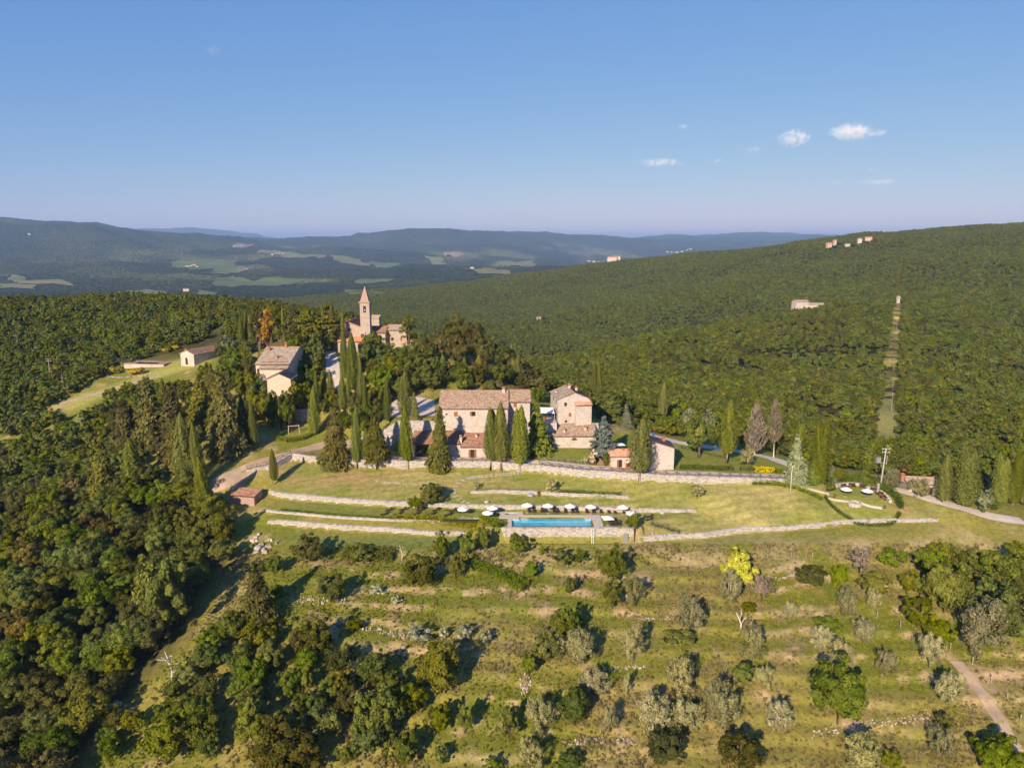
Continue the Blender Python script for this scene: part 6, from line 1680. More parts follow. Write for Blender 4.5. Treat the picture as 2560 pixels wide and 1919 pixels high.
for k, a in enumerate([548, 598, 686, 733, 822, 860, 945, 1028, 1077, 1187, 1260, 1345, 1428, 1497, 1595]):
    lounger(*z3(a, 716 + (a - 548) * .012), random.uniform(-.06, .06), 'dark wicker sun lounger facing the pool, %s from left along the rear wall' % ORD[k], 'loungers along the rear wall')
z6 = lambda a, b: (560 + a * .31645, 1050 + b * .31645)
for k, (a, b) in enumerate([(1235, 745), (1345, 745), (1480, 748), (1605, 748), (1740, 752)]):
    lounger(*z6(a, b), rad(-58), 'dark lounger in front, %s pair from left on the lawn strip' % ORD[k], 'paired loungers on the lawn strip')
    lounger(*z6(a + 42, b - 26), rad(-52), 'dark lounger behind, %s pair from left on the lawn strip' % ORD[k], 'paired loungers on the lawn strip')
for k, a in enumerate([1463, 1506, 1552]): lounger(*z3(a, 860), .03, 'dark lounger, %s from left under the square parasol' % ORD[k], 'loungers under the square parasol')
for k, (a, b) in enumerate([(1825, 792), (1830, 768)]): lounger(*z3(a, b), rad(-75), ['dark lounger alone on right lawn, lower of two', 'dark lounger alone on right lawn, upper of two'][k], 'loungers on the open lawn')
lounger(*z3(105, 745), rad(-30), 'dark lounger under the parasol beside the small square pool', 'loungers on the lawn strip')
# boulders and pots about the lawn
def boulder(px, py, s, label, mat='wall_stones', flat=.7):
    p = on(px, py); g = random.Random(px)
    bm = bmesh.new(); bmesh.ops.create_icosphere(bm, subdivisions=2, radius=.5)
    for v in bm.verts: v.co *= 1 + g.uniform(-.14, .14)
    me = bpy.data.meshes.new('boulder'); bm.to_mesh(me); bm.free(); me.materials.append(MAT[mat])
    o = tag(put('boulder', me, None, (p[0], p[1], p[2] + s * flat * .3), (0, 0, g.random() * 6), (s, s * .8, s * flat)), label, 'boulder'); return o
boulder(*z3(75, 605), 1.4, 'pale boulder on the lawn edge above left parasols'); boulder(*z3(560, 525), 2.6, 'large flat grey boulder against the low lawn wall', flat=.35); boulder(*z3(2015, 722), 1.3, 'round pale stone standing at right end of the rear wall'); boulder(646, 1372, 2.4, 'big white boulder at the overgrown corner of the field', flat=.5)
def pot(px, py, label, s=1.0):
    p = on(px, py); o = tag(empty('flower_pot', tuple(p)), label, 'pot')
    MB().lathe([(.001, 0), (.25, 0), (.38, .5), (.42, .5), (.42, .58), (.34, .58), (.3, .45)], 12).build('pot', MAT['terracotta'], o, True)
    put('plant', random.choice(SP['bush']['crowns']), o, (0, 0, .4), None, (.8, .8, .7)); o.scale = (s,) * 3
pot(*z3(650, 525), 'terracotta jar lying by the flat boulder', 1.3); pot(2086, 1243, 'terracotta pot with shrub at left end of curved bench'); pot(2212, 1271, 'terracotta pot with shrub at lower end of curved bench')

# ------------------------------------------------------------------ hedges and borders
simple('deep_green', (.03, .045, .012), .9)
def hedge(pts, width, height, mat, label, name='hedge', cat='hedge', dens=26, leaf=.24, world_pts=False, group=None, rag=.15):
    w = [np.array(p, float) for p in (pts if world_pts else [on(a, b) for a, b in pts])]
    o3 = w[0].copy(); P_ = []; N_ = []
    for i in range(len(w) - 1):
        a, b = w[i], w[i + 1]; L = np.linalg.norm(b[:2] - a[:2]); d = (b[:2] - a[:2]) / (L + 1e-6); n = np.array([-d[1], d[0]])
        m = int(L * (width + 2 * height) * dens)
        s = rng.random(m) * L; q = rng.random(m) * (width + 2 * height)
        u = np.where(q < height, -.5, np.where(q < height + width, (q - height) / width - .5, .5)); v = np.where(q < height, q, np.where(q < height + width, height, q - height - width))
        xy = a[:2] + d * s[:, None] + n * (u * width * (1 + rag * rng.normal(size=m)))[:, None]
        bump = 1 + rag * (vnoise(s / .9, np.full(m, i * 7.0), 5) - .5) * 2
        P_.append(np.c_[xy, H(xy[:, 0], xy[:, 1]) + v * bump])
        nn = np.c_[n[0] * np.sign(u) * (np.abs(u) > .49), n[1] * np.sign(u) * (np.abs(u) > .49), (np.abs(u) < .49) * 1.0]
        N_.append(nn + rng.normal(size=(m, 3)) * .5)
    p = np.concatenate(P_) - o3; n = np.concatenate(N_)
    me = leaf_mesh(name, [(leaf_quads(p, n, leaf * (.7 + .6 * rng.random(len(p))), 1.2), .5 + .2 * rng.normal(size=len(p)))], MAT[mat])
    core = MB()
    for i in range(len(w) - 1):
        a, b = w[i] - o3, w[i + 1] - o3
        core.bar(a + [0, 0, height * .3], b + [0, 0, height * .3], width * .55, height * .6)
    o = tag(put(name, me, None, tuple(o3)), label, cat, group)
    put('inner_branches', core.mesh('inner_branches', MAT['deep_green']), o)
    return o
hedge([(1700, 1171), (1745, 1172), (1800, 1174), (1832, 1174)], 1.6, 1.1, 'bright_leaves', 'clipped bright green hedge behind the terrace fence', dens=30)
hedge([(1850, 1175), (1882, 1176)], 1.6, 1.2, 'hedge_leaves', 'dark green clipped hedge left of the yellow hedge', dens=30)
hedge([(1885, 1177), (1935, 1180)], 1.8, 1.2, 'broom_flowers', 'golden yellow clipped hedge behind the terrace fence', dens=30)
hedge([(1938, 1181), (1960, 1182)], 1.6, 1.1, 'bright_leaves', 'green clipped hedge right of the yellow hedge', dens=30)
hedge([(1700, 1118), (1740, 1128), (1790, 1142), (1850, 1150)], .9, .8, 'hedge_leaves', 'low green hedge beside the upper drive')
hedge([(1880, 1210), (1940, 1212), (1990, 1222), (2030, 1238), (2055, 1250)], .9, .9, 'hedge_leaves', 'low hedge running from terrace wall to the round garden')
hedge([(690, 1098), (720, 1104), (760, 1098), (785, 1086)], 1.4, 1.2, 'bright_leaves', 'rounded bright hedge round the playground lawn', dens=30)
hedge([(1345, 1150), (1400, 1152), (1440, 1157), (1490, 1160)], 1.2, .7, 'lavender_leaves', 'grey-green lavender border along lawn behind the fence', 'lavender_border', 'border')
hedge([(1395, 1232), (1450, 1235), (1500, 1238), (1555, 1240)], 1.0, .7, 'hedge_leaves', 'leafy border growing over the low lawn wall', 'plant_border', 'border')
hedge([(1185, 1228), (1240, 1227), (1320, 1228)], .7, .45, 'lavender_leaves', 'thin plant border above left half of the lawn wall', 'plant_border', 'border')
hedge([(700, 1276), (780, 1283), (860, 1290), (990, 1298)], .8, .5, 'hedge_leaves', 'low green planting along the lower lawn strip edge', 'plant_border', 'border')
hedge([(990, 1296), (1100, 1303), (1215, 1304)], 1.6, .9, 'green_grass', 'tall rough green growth left of the pool', 'plant_border', 'border', leaf=.3)
hedge([(1205, 1300), (1235, 1310), (1255, 1318)], 2.0, 1.2, 'bright_leaves', 'green shrubs by the left pool corner', 'plant_border', 'border')
hedge([(1180, 1415), (1235, 1432), (1280, 1455), (1315, 1474)], 2.2, 1.5, 'oak_leaves', 'long dark creeper-covered hedge slanting across the field', leaf=.28)
hedge([(860, 1388), (920, 1392), (985, 1395)], 3.5, 1.6, 'bright_leaves', 'bright vine thicket on the upper field', 'vine_thicket', 'thicket', leaf=.3)
hedge([(1110, 1275), (1160, 1283)], .5, .3, 'hedge_leaves', 'low tufts by the left lawn strip loungers', 'plant_border', 'border')
hedge([(1625, 1312), (1660, 1320), (1700, 1333)], 1.4, .7, 'lavender_leaves', 'grey shrubs trailing down the bank right of the pool', 'plant_border', 'border')
hedge([(1385, 1117), (1430, 1117), (1480, 1116)], .9, .7, 'bright_leaves', 'flower border at foot of the low stone range', 'plant_border', 'border')
# round garden by the drive
gc = on(2153, 1242); GR = 88 / pxm(gc[1], gc[2])
def ring(a0, a1, r, n=10, ry=1.0): return [(gc[0] + r * math.cos(rad(a0 + (a1 - a0) * i / n)), gc[1] + r * ry * math.sin(rad(a0 + (a1 - a0) * i / n)), 0) for i in range(n + 1)]
def ringz(*a, **k): return [(x, y, H1(x, y)) for x, y, _ in ring(*a, **k)]
hedge(ringz(-25, 140, GR, 16), 1.6, 1.9, 'hedge_leaves', 'tall curved hedge sheltering the round garden', world_pts=True, dens=30)
hedge(ringz(175, 325, GR, 14), .8, .7, 'hedge_leaves', 'low hedge ring closing the front of the round garden', world_pts=True)
bench = tag(empty('curved_bench_wall', tuple(gc)), 'curved pale stone bench wall inside the tall hedge', 'bench')
for i in range(16):
    a = [math.radians(-15 + 145 * k / 16) for k in (i, i + 1)]
    rr0, rr1 = GR * .72, GR * .80
    vs_ = [(rr0 * math.cos(a[0]), rr0 * math.sin(a[0])), (rr0 * math.cos(a[1]), rr0 * math.sin(a[1])), (rr1 * math.cos(a[1]), rr1 * math.sin(a[1])), (rr1 * math.cos(a[0]), rr1 * math.sin(a[0]))]
    zg_ = H1(gc[0] + vs_[0][0], gc[1] + vs_[0][1]) - gc[2]
    MB().add([(x, y, zg_ - .3) for x, y in vs_] + [(x, y, zg_ + .75) for x, y in vs_], [(4, 5, 6, 7), (1, 0, 4, 5), (2, 1, 5, 6), (3, 2, 6, 7), (0, 3, 7, 4)]).build('stone_block', MAT['wall_stones'], bench)
fp = on(2137, 1262)
fire = tag(empty('fire_pit', tuple(fp)), 'round stone fire pit in the middle of the round garden', 'fire pit')
for i in range(14):
    a = 2 * math.pi * i / 14; q = MB().box(-.3, -.22, -.2, .3, .22, .8).build('stone_block', MAT['wall_stones'], fire); q.location = (1.35 * math.cos(a), 1.35 * math.sin(a), 0); q.rotation_euler = (0, 0, a + math.pi / 2)
MB().lathe([(.01, .3), (1.2, .3)], 14).build('ash_bed', MAT['metal_grey'], fire)
strip('stone_path', [(2070, 1246), (2100, 1254), (2125, 1254)], .8, 'gravel', .05, label='narrow stone path to the fire pit from the left')
strip('stone_path', [(2150, 1256), (2165, 1266), (2205, 1270)], .8, 'gravel', .05, label='narrow stone path from the fire pit to the bench end')
strip('stone_path', [(2003, 1218), (2040, 1226), (2075, 1236)], .9, 'gravel', .05, label='pale stone path crossing the lawn to the round garden')
for k, aa in enumerate((112, 88, 62, 36, 14, -4)):
    c = (gc[0] + GR * .62 * math.cos(rad(aa)), gc[1] + GR * .62 * math.sin(rad(aa)))
    o = tag(empty('picnic_bench', (c[0], c[1], H1(*c)), rad(aa) - math.pi / 2), 'dark wooden bench with red-brown seat, %s from left along the curved wall' % ORD[k], 'bench', 'benches of the round garden')
    MB().box(-.9, -.25, .42, .9, .25, .5).build('seat', MAT['terracotta'], o); MB().box(-.9, .28, .5, .9, .36, 1.05).build('backrest', MAT['wood_dark'], o)
    for sx in (-.75, .75): MB().box(sx - .06, -.22, 0, sx + .06, .3, .417).build('leg', MAT['wood_dark'], o)
    MB().box(-.55, -1.0, .68, .55, -.5, .74).build('table_top', MAT['wood_dark'], o)
    for sx in (-.45, .45): MB().box(sx - .04, -.8, 0, sx + .04, -.7, .68).build('table_leg', MAT['wood_dark'], o)
# ------------------------------------------------------------------ poles
def pole(px, py, top, label, r=.13, mat='wood_pole', cross=True, name='utility_pole', arms=1, far=False, lean=0.0, cup=None, boxy=False):
    b = on(px, py, far=far); h = tall(b, top)
    o = tag(empty(name, tuple(b)), label, 'pole')
    MB().tube([(0, 0, -.5), (lean * .5, 0, h * .5), (lean, 0, h)], [r * 1.15, r, r * .7], 8).build('mast', MAT[mat], o, True)
    if cross:
        for k in range(arms):
            z = h - .25 - .9 * k
            MB().bar((lean - 1.1, 0, z), (lean + 1.1, 0, z), .11).build('crossarm', MAT[mat], o)
            for s in (-.95, -.3, .95): MB().lathe([(.05, 0), (.08, .1), (.03, .25), (.001, .26)], 8, lean + s, 0).build('insulator', MAT['white_paint'], o).location = (0, 0, z + .06)
    if boxy:
        MB().box(-1.9, -.45, h - 4.0, -.7, .45, h - 2.6).build('transformer', MAT['metal_grey'], o); MB().bar((-2, 0, h - 4.1), (1.2, 0, h - 4.1), .14).build('bracket', MAT['metal_grey'], o); MB().box(-.9, -.5, .2, -.3, .2, 1.6).build('meter_box', MAT['concrete_pole'], o)
        MB().box(.9, -.1, h - 4.4, 1.15, .1, h - 2.0).build('fuse_bank', MAT['metal_grey'], o)
    return o
pole(2200, 1221, 1120, 'tall concrete power pole with crossarm and transformer by the round garden', .2, 'concrete_pole', arms=2, boxy=True, lean=.6)
pole(1976, 1231, 1165, 'thin pale pole standing alone on the mown lawn', .12, 'dead_wood', cross=False, name='thin_pole')
pole(211, 1097, 1045, 'brown crossarm pole leaning in the gap of the left wood', lean=-.8)
pole(282, 1125, 1092, 'short pale post above the left wood', .2, 'concrete_pole', cross=False)
pole(160, 986, 933, 'single wooden pole at lower end of the sunny clearing', cross=False)
pole(127, 950, 896, 'lattice-like twin pole on the wooded slope', .2, arms=2)
pole(46, 872, 841, 'slim pole high on the left wooded slope', .1, cross=False); pole(25, 858, 828, 'slimmer pole at far left of the wooded slope', .1, cross=False); pole(82, 891, 870, 'short pole between the slim poles and twin pole', .1, cross=False)
for k, (a, b, c_, r) in enumerate([(2222, 1085, 1042, 330), (2228, 1005, 975, 400), (2232, 935, 908, 460), (2238, 850, 832, 560), (2242, 800, 786, 650)]):
    p = Q(a, b, r); p[2] = H1(p[0], r); hgt = 9.0
    o = tag(empty('utility_pole', tuple(p)), 'wooden power pole in the cleared strip, %s up from the bottom' % ORD[k], 'pole', 'poles of the cleared strip')
    MB().tube([(0, 0, -.5), (0, 0, hgt)], [.16, .1], 6).build('mast', MAT['wood_pole'], o); MB().bar((-.9, 0, hgt - .3), (.9, 0, hgt - .3), .12).build('crossarm', MAT['wood_pole'], o)
# ------------------------------------------------------------------ swing, steps, car, tables
sw = on(735, 1082); o = tag(empty('swing_frame', tuple(sw), .3), 'pale wooden A-frame swing on the playground lawn', 'swing')
for s in (-1.7, 1.7):
    for q in (-.9, .9): MB().bar((s, q, 0), (s * .9, 0, 2.4), .12).build('leg', MAT['dead_wood'], o)
MB().bar((-1.8, 0, 2.4), (1.8, 0, 2.4), .13).build('top_beam', MAT['dead_wood'], o)
for s in (-.7, .6): MB().bar((s - .2, 0, 2.35), (s - .2, 0, .5), .03).bar((s + .2, 0, 2.35), (s + .2, 0, .5), .03).box(s - .25, -.12, .45, s + .25, .12, .5).build('swing_seat', MAT['brick_red'], o)
sb = on(1505, 1168); o = tag(empty('garden_steps', tuple(sb)), 'brick garden steps climbing the lawn beside the roses', 'steps')
for k in range(11):
    q = on(1506 - k * 2.0, 1168 - k * 4.0); st_ = MB().box(-.9, -.35, -.3, .9, .35, .12).build('step', MAT['paving_rose'], o); st_.location = tuple(q - sb); st_.rotation_euler = (0, 0, .12)
cp = np.array([Q(1052, 1135, 209.5)[0], 209.5, 7.2]); o = tag(empty('parked_car', tuple(cp), rad(8)), 'dark car parked under the farmhouse loggia', 'car')
MB().add([(-2, -.85, .3), (2, -.85, .3), (2, .85, .3), (-2, .85, .3), (-2.05, -.85, .85), (2.0, -.85, .8), (2.0, .85, .8), (-2.05, .85, .85)], [(0, 3, 2, 1), (4, 5, 6, 7), (0, 1, 5, 4), (1, 2, 6, 5), (2, 3, 7, 6), (3, 0, 4, 7)]).build('body', MAT['car_paint'], o)
MB().add([(-1.7, -.8, .85), (1.0, -.8, .82), (1.0, .8, .82), (-1.7, .8, .85), (-1.2, -.65, 1.4), (.3, -.65, 1.42), (.3, .65, 1.42), (-1.2, .65, 1.4)], [(4, 5, 6, 7), (0, 1, 5, 4), (1, 2, 6, 5), (2, 3, 7, 6), (3, 0, 4, 7)]).build('cabin', MAT['window_glass'], o)
for sx in (-1.25, 1.25):
    for sy in (-.86, .7): MB().tube([(sx, sy, .33), (sx, sy + .16, .33)], [.33, .33], 12).build('wheel', MAT['lounger_weave'], o)
def table_set(loc, label, n=4):
    o = tag(empty('garden_table', tuple(loc), .3), label, 'table'); MB().lathe([(.01, .74), (.6, .74), (.6, .70), (.01, .70)], 12).build('table_top', MAT['wood_door'], o); MB().tube([(0, 0, 0), (0, 0, .7)], [.05, .05], 6).build('pedestal', MAT['wood_dark'], o)
    for k in range(n):
        a = 6.283 * k / n; c = tag(empty('garden_chair', (loc[0] + 1.0 * math.cos(a), loc[1] + 1.0 * math.sin(a), loc[2]), a - math.pi / 2), label.replace('round table', 'chair') + ', %s of %d' % (ORD[k], n), 'chair')
        MB().box(-.24, -.24, .42, .24, .24, .47).build('seat', MAT['cushion'], c); MB().box(-.24, .2, .47, .24, .25, .95).build('backrest', MAT['wood_door'], c)
        for sx in (-.2, .2):
            for sy in (-.2, .2): MB().box(sx - .025, sy - .025, 0, sx + .025, sy + .025, .417).build('leg', MAT['wood_dark'], c)
table_set((Q(1577, 1168, 198)[0], 197.4, 6.8), 'wooden round table on the cottage terrace')
table_set((Q(1360, 1040, 220)[0], 219.5, 15.4), 'wooden round table under the white awning')

# ------------------------------------------------------------------ single trees of the hamlet: photo box (centre x, top y, foot y, width)
def tr(kind, cx, top, foot, w, label, **kw): return tree_px(kind, cx, (top + foot) / 2, w, foot - top, label, **kw)
TC = 'cypresses along the terrace wall'
tr('cypress', 1020, 1012, 1174, 33, 'tall dense cypress on the terrace wall before the dark loggia', group=TC, clear=.17)
tr('shaggy', 1097, 1022, 1175, 60, 'ragged lopsided cypress with wide skirt before the farmhouse', group=TC, clear=.14)
tr('twin', 1227, 1014, 1173, 42, 'twin-topped cypress before the right end of farmhouse', group=TC, clear=.19)
tr('cypress', 1253, 1003, 1174, 40, 'dense smooth cypress in the middle of three before the farmhouse', group=TC, clear=.16)
tr('twin', 1301, 1010, 1178, 48, 'broad many-topped cypress beside the drooping dark cedar', group=TC, clear=.14)
tr('cypress', 1598, 1044, 1204, 54, 'broad isolated cypress on the lawn before the cottage', clear=.20)
tr('cypress', 892, 1013, 1169, 26, 'slim cypress between two dark firs on the wall', group=TC, clear=.12)
tr('cypress', 917, 1068, 1170, 19, 'small thin cypress tucked against the dark fir', group=TC, clear=.3)
tr('fir', 943, 1032, 1172, 72, 'dark shaggy fir with bare trunk at left of the terrace wall', clear=.22)
tr('fir', 841, 1000, 1163, 84, 'broad dark fir hanging over the road bend wall', clear=.03)
tr('cypress', 687, 1119, 1211, 20, 'small lone young cypress on the bank below the road', clear=.14)
tr('cypress', 786, 962, 1087, 29, 'golden-green cypress beside the playground lawn', clear=.06)
# between road and church
for cx, top, foot, w, lab in [(864, 818, 950, 20, 'left of the tall pair of cypresses before the church porch'), (883, 828, 978, 30, 'tallest widest cypress hiding the church porch'), (903, 893, 1037, 17, 'slender cypress right of the porch cypresses'),
        (915, 932, 1062, 14, 'thin dark cypress lower right of porch group'), (856, 935, 1026, 20, 'dark cypress at foot of the porch pair'), (873, 936, 1020, 14, 'narrow cypress squeezed below the porch pair'),
        (793, 926, 1037, 16, 'slim cypress left of the church road'), (812, 928, 1006, 22, 'stout cypress at the edge of the church road, left of two'), (828, 924, 1004, 20, 'stout cypress at the edge of the church road, right of two'),
        (970, 940, 1057, 20, 'cypress standing by the ramp to the courtyard'), (1014, 925, 1040, 36, 'large cypress at the corner of the gravel courtyard')]:
    tr('cypress', cx, top, foot, w, lab)
tr('shaggy', 1039, 982, 1053, 24, 'thin ivy-clad cypress in the courtyard')
# round the church and knoll
def up(kind, cx, top, h, w, label, **kw): return tree_up(kind, cx, top, h, w, label, **kw)
up('cypress', 827, 746, 13, 17, 'dark cypress behind left of the church roof, taller of two'); up('cypress', 853, 764, 10, 13, 'dark cypress behind left of the church roof, shorter of two'); up('cypress', 807, 757, 11, 14, 'dark cypress rising out of the big pine')
up('pine', 772, 775, 17, 70, 'wide black pine left of the church'); up('pine', 815, 790, 14, 60, 'black pine close against the church roof'); up('pine', 735, 790, 15, 55, 'black pine behind the cream house road')
up('rustpine', 668, 775, 13, 44, 'pine with rusty brown branches left of the cream house roof'); up('pine', 690, 766, 14, 40, 'dark pine behind the cream house'); up('pine', 640, 770, 13, 40, 'dark pine on the ridge left of the rusty pine')
for cx, top, lab in [(600, 790, 'first of four narrow cypresses left of the cream house'), (611, 783, 'second of four narrow cypresses left of the cream house'), (625, 784, 'third of four narrow cypresses left of the cream house'), (706, 762, 'tall narrow cypress behind the cream house')]:
    up('cypress', cx, top, 13, 14, lab)
up('silver', 567, 838, 8, 50, 'silvery grey tree right of the pool house'); up('oak', 548, 862, 6, 34, 'green tree beside the pool house roof')
for k, (cx, top, h, w, sp) in enumerate([(1140, 792, 12, 80, 'holm'), (1185, 800, 11, 60, 'holm'), (1100, 830, 11, 60, 'bloom'), (1150, 845, 11, 70, 'bloom'), (1210, 838, 11, 66, 'holm'), (1255, 858, 10, 60, 'holm'), (1290, 880, 10, 56, 'bloom'), (1060, 850, 10, 60, 'bloom'), (1030, 860, 9, 50, 'wood'),
        (1010, 893, 9, 56, 'oak'), (1060, 905, 9, 60, 'wood'), (1110, 900, 9, 56, 'holm'), (1150, 905, 9, 60, 'wood'), (1200, 900, 9, 56, 'holm'), (1250, 905, 9, 60, 'wood'), (1320, 915, 9, 60, 'holm'), (1350, 935, 8, 56, 'bloom'), (985, 900, 8, 50, 'holm'), (960, 915, 8, 44, 'oak'), (1080, 930, 7, 50, 'oak'), (1160, 940, 6, 50, 'oak'), (1225, 945, 6, 48, 'oak'),
        (950, 870, 6, 40, 'oak'), (980, 875, 6, 40, 'bright'), (1345, 965, 6, 50, 'oak'), (940, 960, 8, 50, 'wood'), (945, 1000, 7, 44, 'holm'), (1000, 940, 8, 48, 'wood')]):
    up(sp, cx, top, h, w, 'evergreen oak of the knoll grove', group='oaks of the knoll grove')
up('pine', 1017, 791, 9, 40, 'umbrella-shaped pine right of the rectory')
for cx, top, h, w, lab in [(1107, 885, 10, 24, 'dense cypress behind the left end of farmhouse roof'), (1160, 889, 9, 18, 'thin pale cypress in the grove behind the farmhouse'), (1198, 886, 10, 28, 'cypress with bare trunk behind the middle of farmhouse roof'), (1278, 858, 10, 26, 'cypress at right crest of the knoll grove'), (1293, 894, 10, 34, 'broad pale cypress behind the farmhouse chimney'), (1487, 898, 11, 18, 'left of twin cypresses right of the tall stone house'), (1503, 896, 11, 18, 'right of twin cypresses right of the tall stone house'), (1659, 954, 12, 21, 'dark narrow cypress in the wood beyond the cottage')]:
    up('cypress', cx, top, h, w, lab)
# gardens to the right
tr('cedar', 1345, 1006, 1135, 84, 'dark drooping cedar at right corner of the farmhouse', clear=.02)
tr('bluecedar', 1507, 1042, 1146, 80, 'silver-blue cedar on the lawn by the garden steps')
up('cedar', 1526, 958, 13, 84, 'green layered cedar right of the tall stone house'); up('palefir', 1567, 1010, 8, 42, 'pale grey-green fir behind the blue cedar')
tr('oak', 1747, 1037, 1144, 88, 'round dark leafy tree on the lawn beyond the cottage', clear=.14); up('silver', 1722, 1022, 8.5, 46, 'whitish tree top left behind the round leafy tree'); up('silver', 1772, 1024, 8.5, 46, 'whitish tree top right behind the round leafy tree')
tr('cypress', 1817, 997, 1157, 41, 'tall smooth cypress with pale bare foot by the drive', clear=.18)
tr('dead', 1886, 1010, 1138, 66, 'broad brown dead conifer beside the drive'); tr('dead', 1933, 1001, 1144, 44, 'narrow brown dead conifer with bare trunk', clear=.28)
tr('olive', 1869, 1120, 1166, 44, 'small olive tree on the lawn by the drive')
tr('palefir', 1988, 1085, 1205, 72, 'pale blue-grey fir at the end of the terrace wall'); tr('twin', 2046, 1040, 1205, 50, 'yellowish-green tall cypress right of the pale fir', clear=.02); up('cypress', 2003, 1062, 8, 30, 'yellow-green cypress peeping behind the pale fir'); tr('cedar', 2030, 1150, 1207, 46, 'young drooping cedar at the foot of the yellowish cypress')
tr('palefir', 2078, 1163, 1203, 34, 'small silvery fir beside the drive'); tr('oak', 2096, 1168, 1207, 34, 'small green tree right of the silvery fir'); tr('oak', 2074, 1206, 1240, 27, 'little dark plum tree in the round garden', clear=.4)
tr('cedar', 2165, 1160, 1208, 60, 'spreading green cedar shrub left of the power pole')
tr('olive', 2230, 1172, 1224, 46, 'silvery olive right beside the power pole'); tr('olive', 2293, 1198, 1242, 52, 'silvery olive before the stone barn')
tr('cypress', 2355, 1133, 1254, 34, 'cypress before the right end of the barn', clear=.07); tr('twin', 2410, 1108, 1266, 64, 'big broad cypress by the drive right of the barn', clear=.06)
tr('silver', 2457, 1222, 1280, 52, 'whitish rounded shrub tree at the bend of the drive')
for cx, top, foot, w, lab in [(2500, 1130, 1258, 46, 'first of three cypresses at the right edge behind the drive'), (2532, 1112, 1262, 32, 'second of three cypresses at the right edge behind the drive'), (2556, 1102, 1262, 34, 'third of three cypresses at the right edge behind the drive')]: tr('twin', cx, top, foot, w, lab)
tr('bush', 2478, 1248, 1275, 40, 'low dark shrub under the right edge cypresses')
# lawn and pool shrubs
tr('greybush', 1376, 1196, 1234, 36, 'round dense grey-green bush on the low lawn wall'); tr('greybush', 1190, 1204, 1224, 22, 'small grey bush at left end of the lawn wall'); tr('bright', 1080, 1207, 1262, 78, 'spreading bright walnut tree above the loungers'); tr('bright', 1040, 1242, 1276, 48, 'small bright tree on the lawn strip by loungers')
tr('greybush', 1743, 1210, 1246, 40, 'round grey olive bush on the broad mown lawn'); tr('bush', 801, 1136, 1172, 26, 'small green bush at corner of the road wall')
tr('bright', 1573, 1288, 1326, 26, 'yellow-green bush on the corner of the pool wall'); tr('oak', 1586, 1278, 1352, 22, 'slim dark leafy tree growing at the pool wall corner', clear=.4)
tr('brightbush', 1296, 1326, 1388, 48, 'upright bright bush before the pool wall'); tr('bush', 1405, 1370, 1412, 56, 'rounded green bush in dry grass below the pool'); tr('bush', 1452, 1374, 1408, 34, 'smaller round bush next to the one below the pool')
tr('rosebush', 1485, 1120, 1152, 26, 'pink flowering rose bush beside the garden steps'); tr('rosebush', 1480, 1135, 1162, 22, 'lower pink rose bush beside the garden steps'); tr('elder', 1462, 1140, 1160, 16, 'white flowering bush left of the roses'); tr('bush', 1515, 1130, 1165, 24, 'dark shrub right of the garden steps')
for cx, top, foot, w, lab, k in [(290, 912, 935, 40, 'bright yellow broom bush left of the small pool', 'broom'), (330, 918, 938, 36, 'yellow broom bush below the small pool, left', 'broom'), (350, 916, 936, 30, 'yellow broom bush below the small pool, right', 'broom'), (415, 868, 882, 26, 'yellow broom on the bank left of the pool house', 'broom'), (437, 860, 874, 24, 'yellow broom close to the pool house chimney', 'broom')]: tr(k, cx, top, foot, w, lab)
tr('bush', 195, 945, 975, 34, 'lone round bush in the sunny clearing')
# left conifers and wood edge
tr('cypress', 464, 1028, 1224, 48, 'tall cypress with long bare trunk at the wood edge', clear=.17); tr('cypress', 336, 1094, 1236, 50, 'stout cypress rising from the left wood'); tr('cypress', 516, 1140, 1296, 42, 'cypress standing before the hut corner'); tr('cypress', 503, 1052, 1230, 34, 'slender cypress behind the hut corner cypress')
tr('fir', 262, 1100, 1255, 96, 'broad dark fir in the left wood')
for cx, top, foot, w, lab in [(379, 945, 1110, 110, 'largest dark fir on the slope below the small pool'), (440, 960, 1130, 100, 'dark fir right of the largest fir'), (505, 935, 1060, 84, 'tall fir near the pool house'), (567, 940, 1135, 110, 'big fir directly above the dirt road'), (555, 925, 1080, 80, 'fir between pool house and cream house'), (320, 1000, 1130, 90, 'lower dark fir at the left of the fir group'), (450, 1040, 1170, 80, 'fir low on the slope behind long-trunked cypress'), (610, 990, 1110, 60, 'narrow fir left of playground')]: tr('fir', cx, top, foot, w, lab)
tr('cypress', 639, 1003, 1120, 22, 'thin cypress between fir and playground')
for cx, top, foot, w, lab, k in [(690, 965, 1040, 84, 'bright leafy tree in front of the cream house', 'bright'), (640, 965, 1050, 70, 'leafy tree at left corner of the cream house', 'oak'), (768, 930, 965, 34, 'round bush in the cream house yard', 'bush'), (790, 880, 925, 50, 'leafy tree beside the church road', 'oak'), (745, 905, 950, 44, 'dark leafy tree behind the yard wall', 'oak'), (740, 985, 1030, 50, 'dark shrub above the playground wall', 'bush'), (610, 1010, 1090, 60, 'shady tree left of the playground', 'wood'), (590, 880, 940, 60, 'leafy tree left of the cream house', 'oak'), (570, 900, 965, 60, 'dark leafy tree below the four cypresses', 'wood')]: tr(k, cx, top, foot, w, lab)
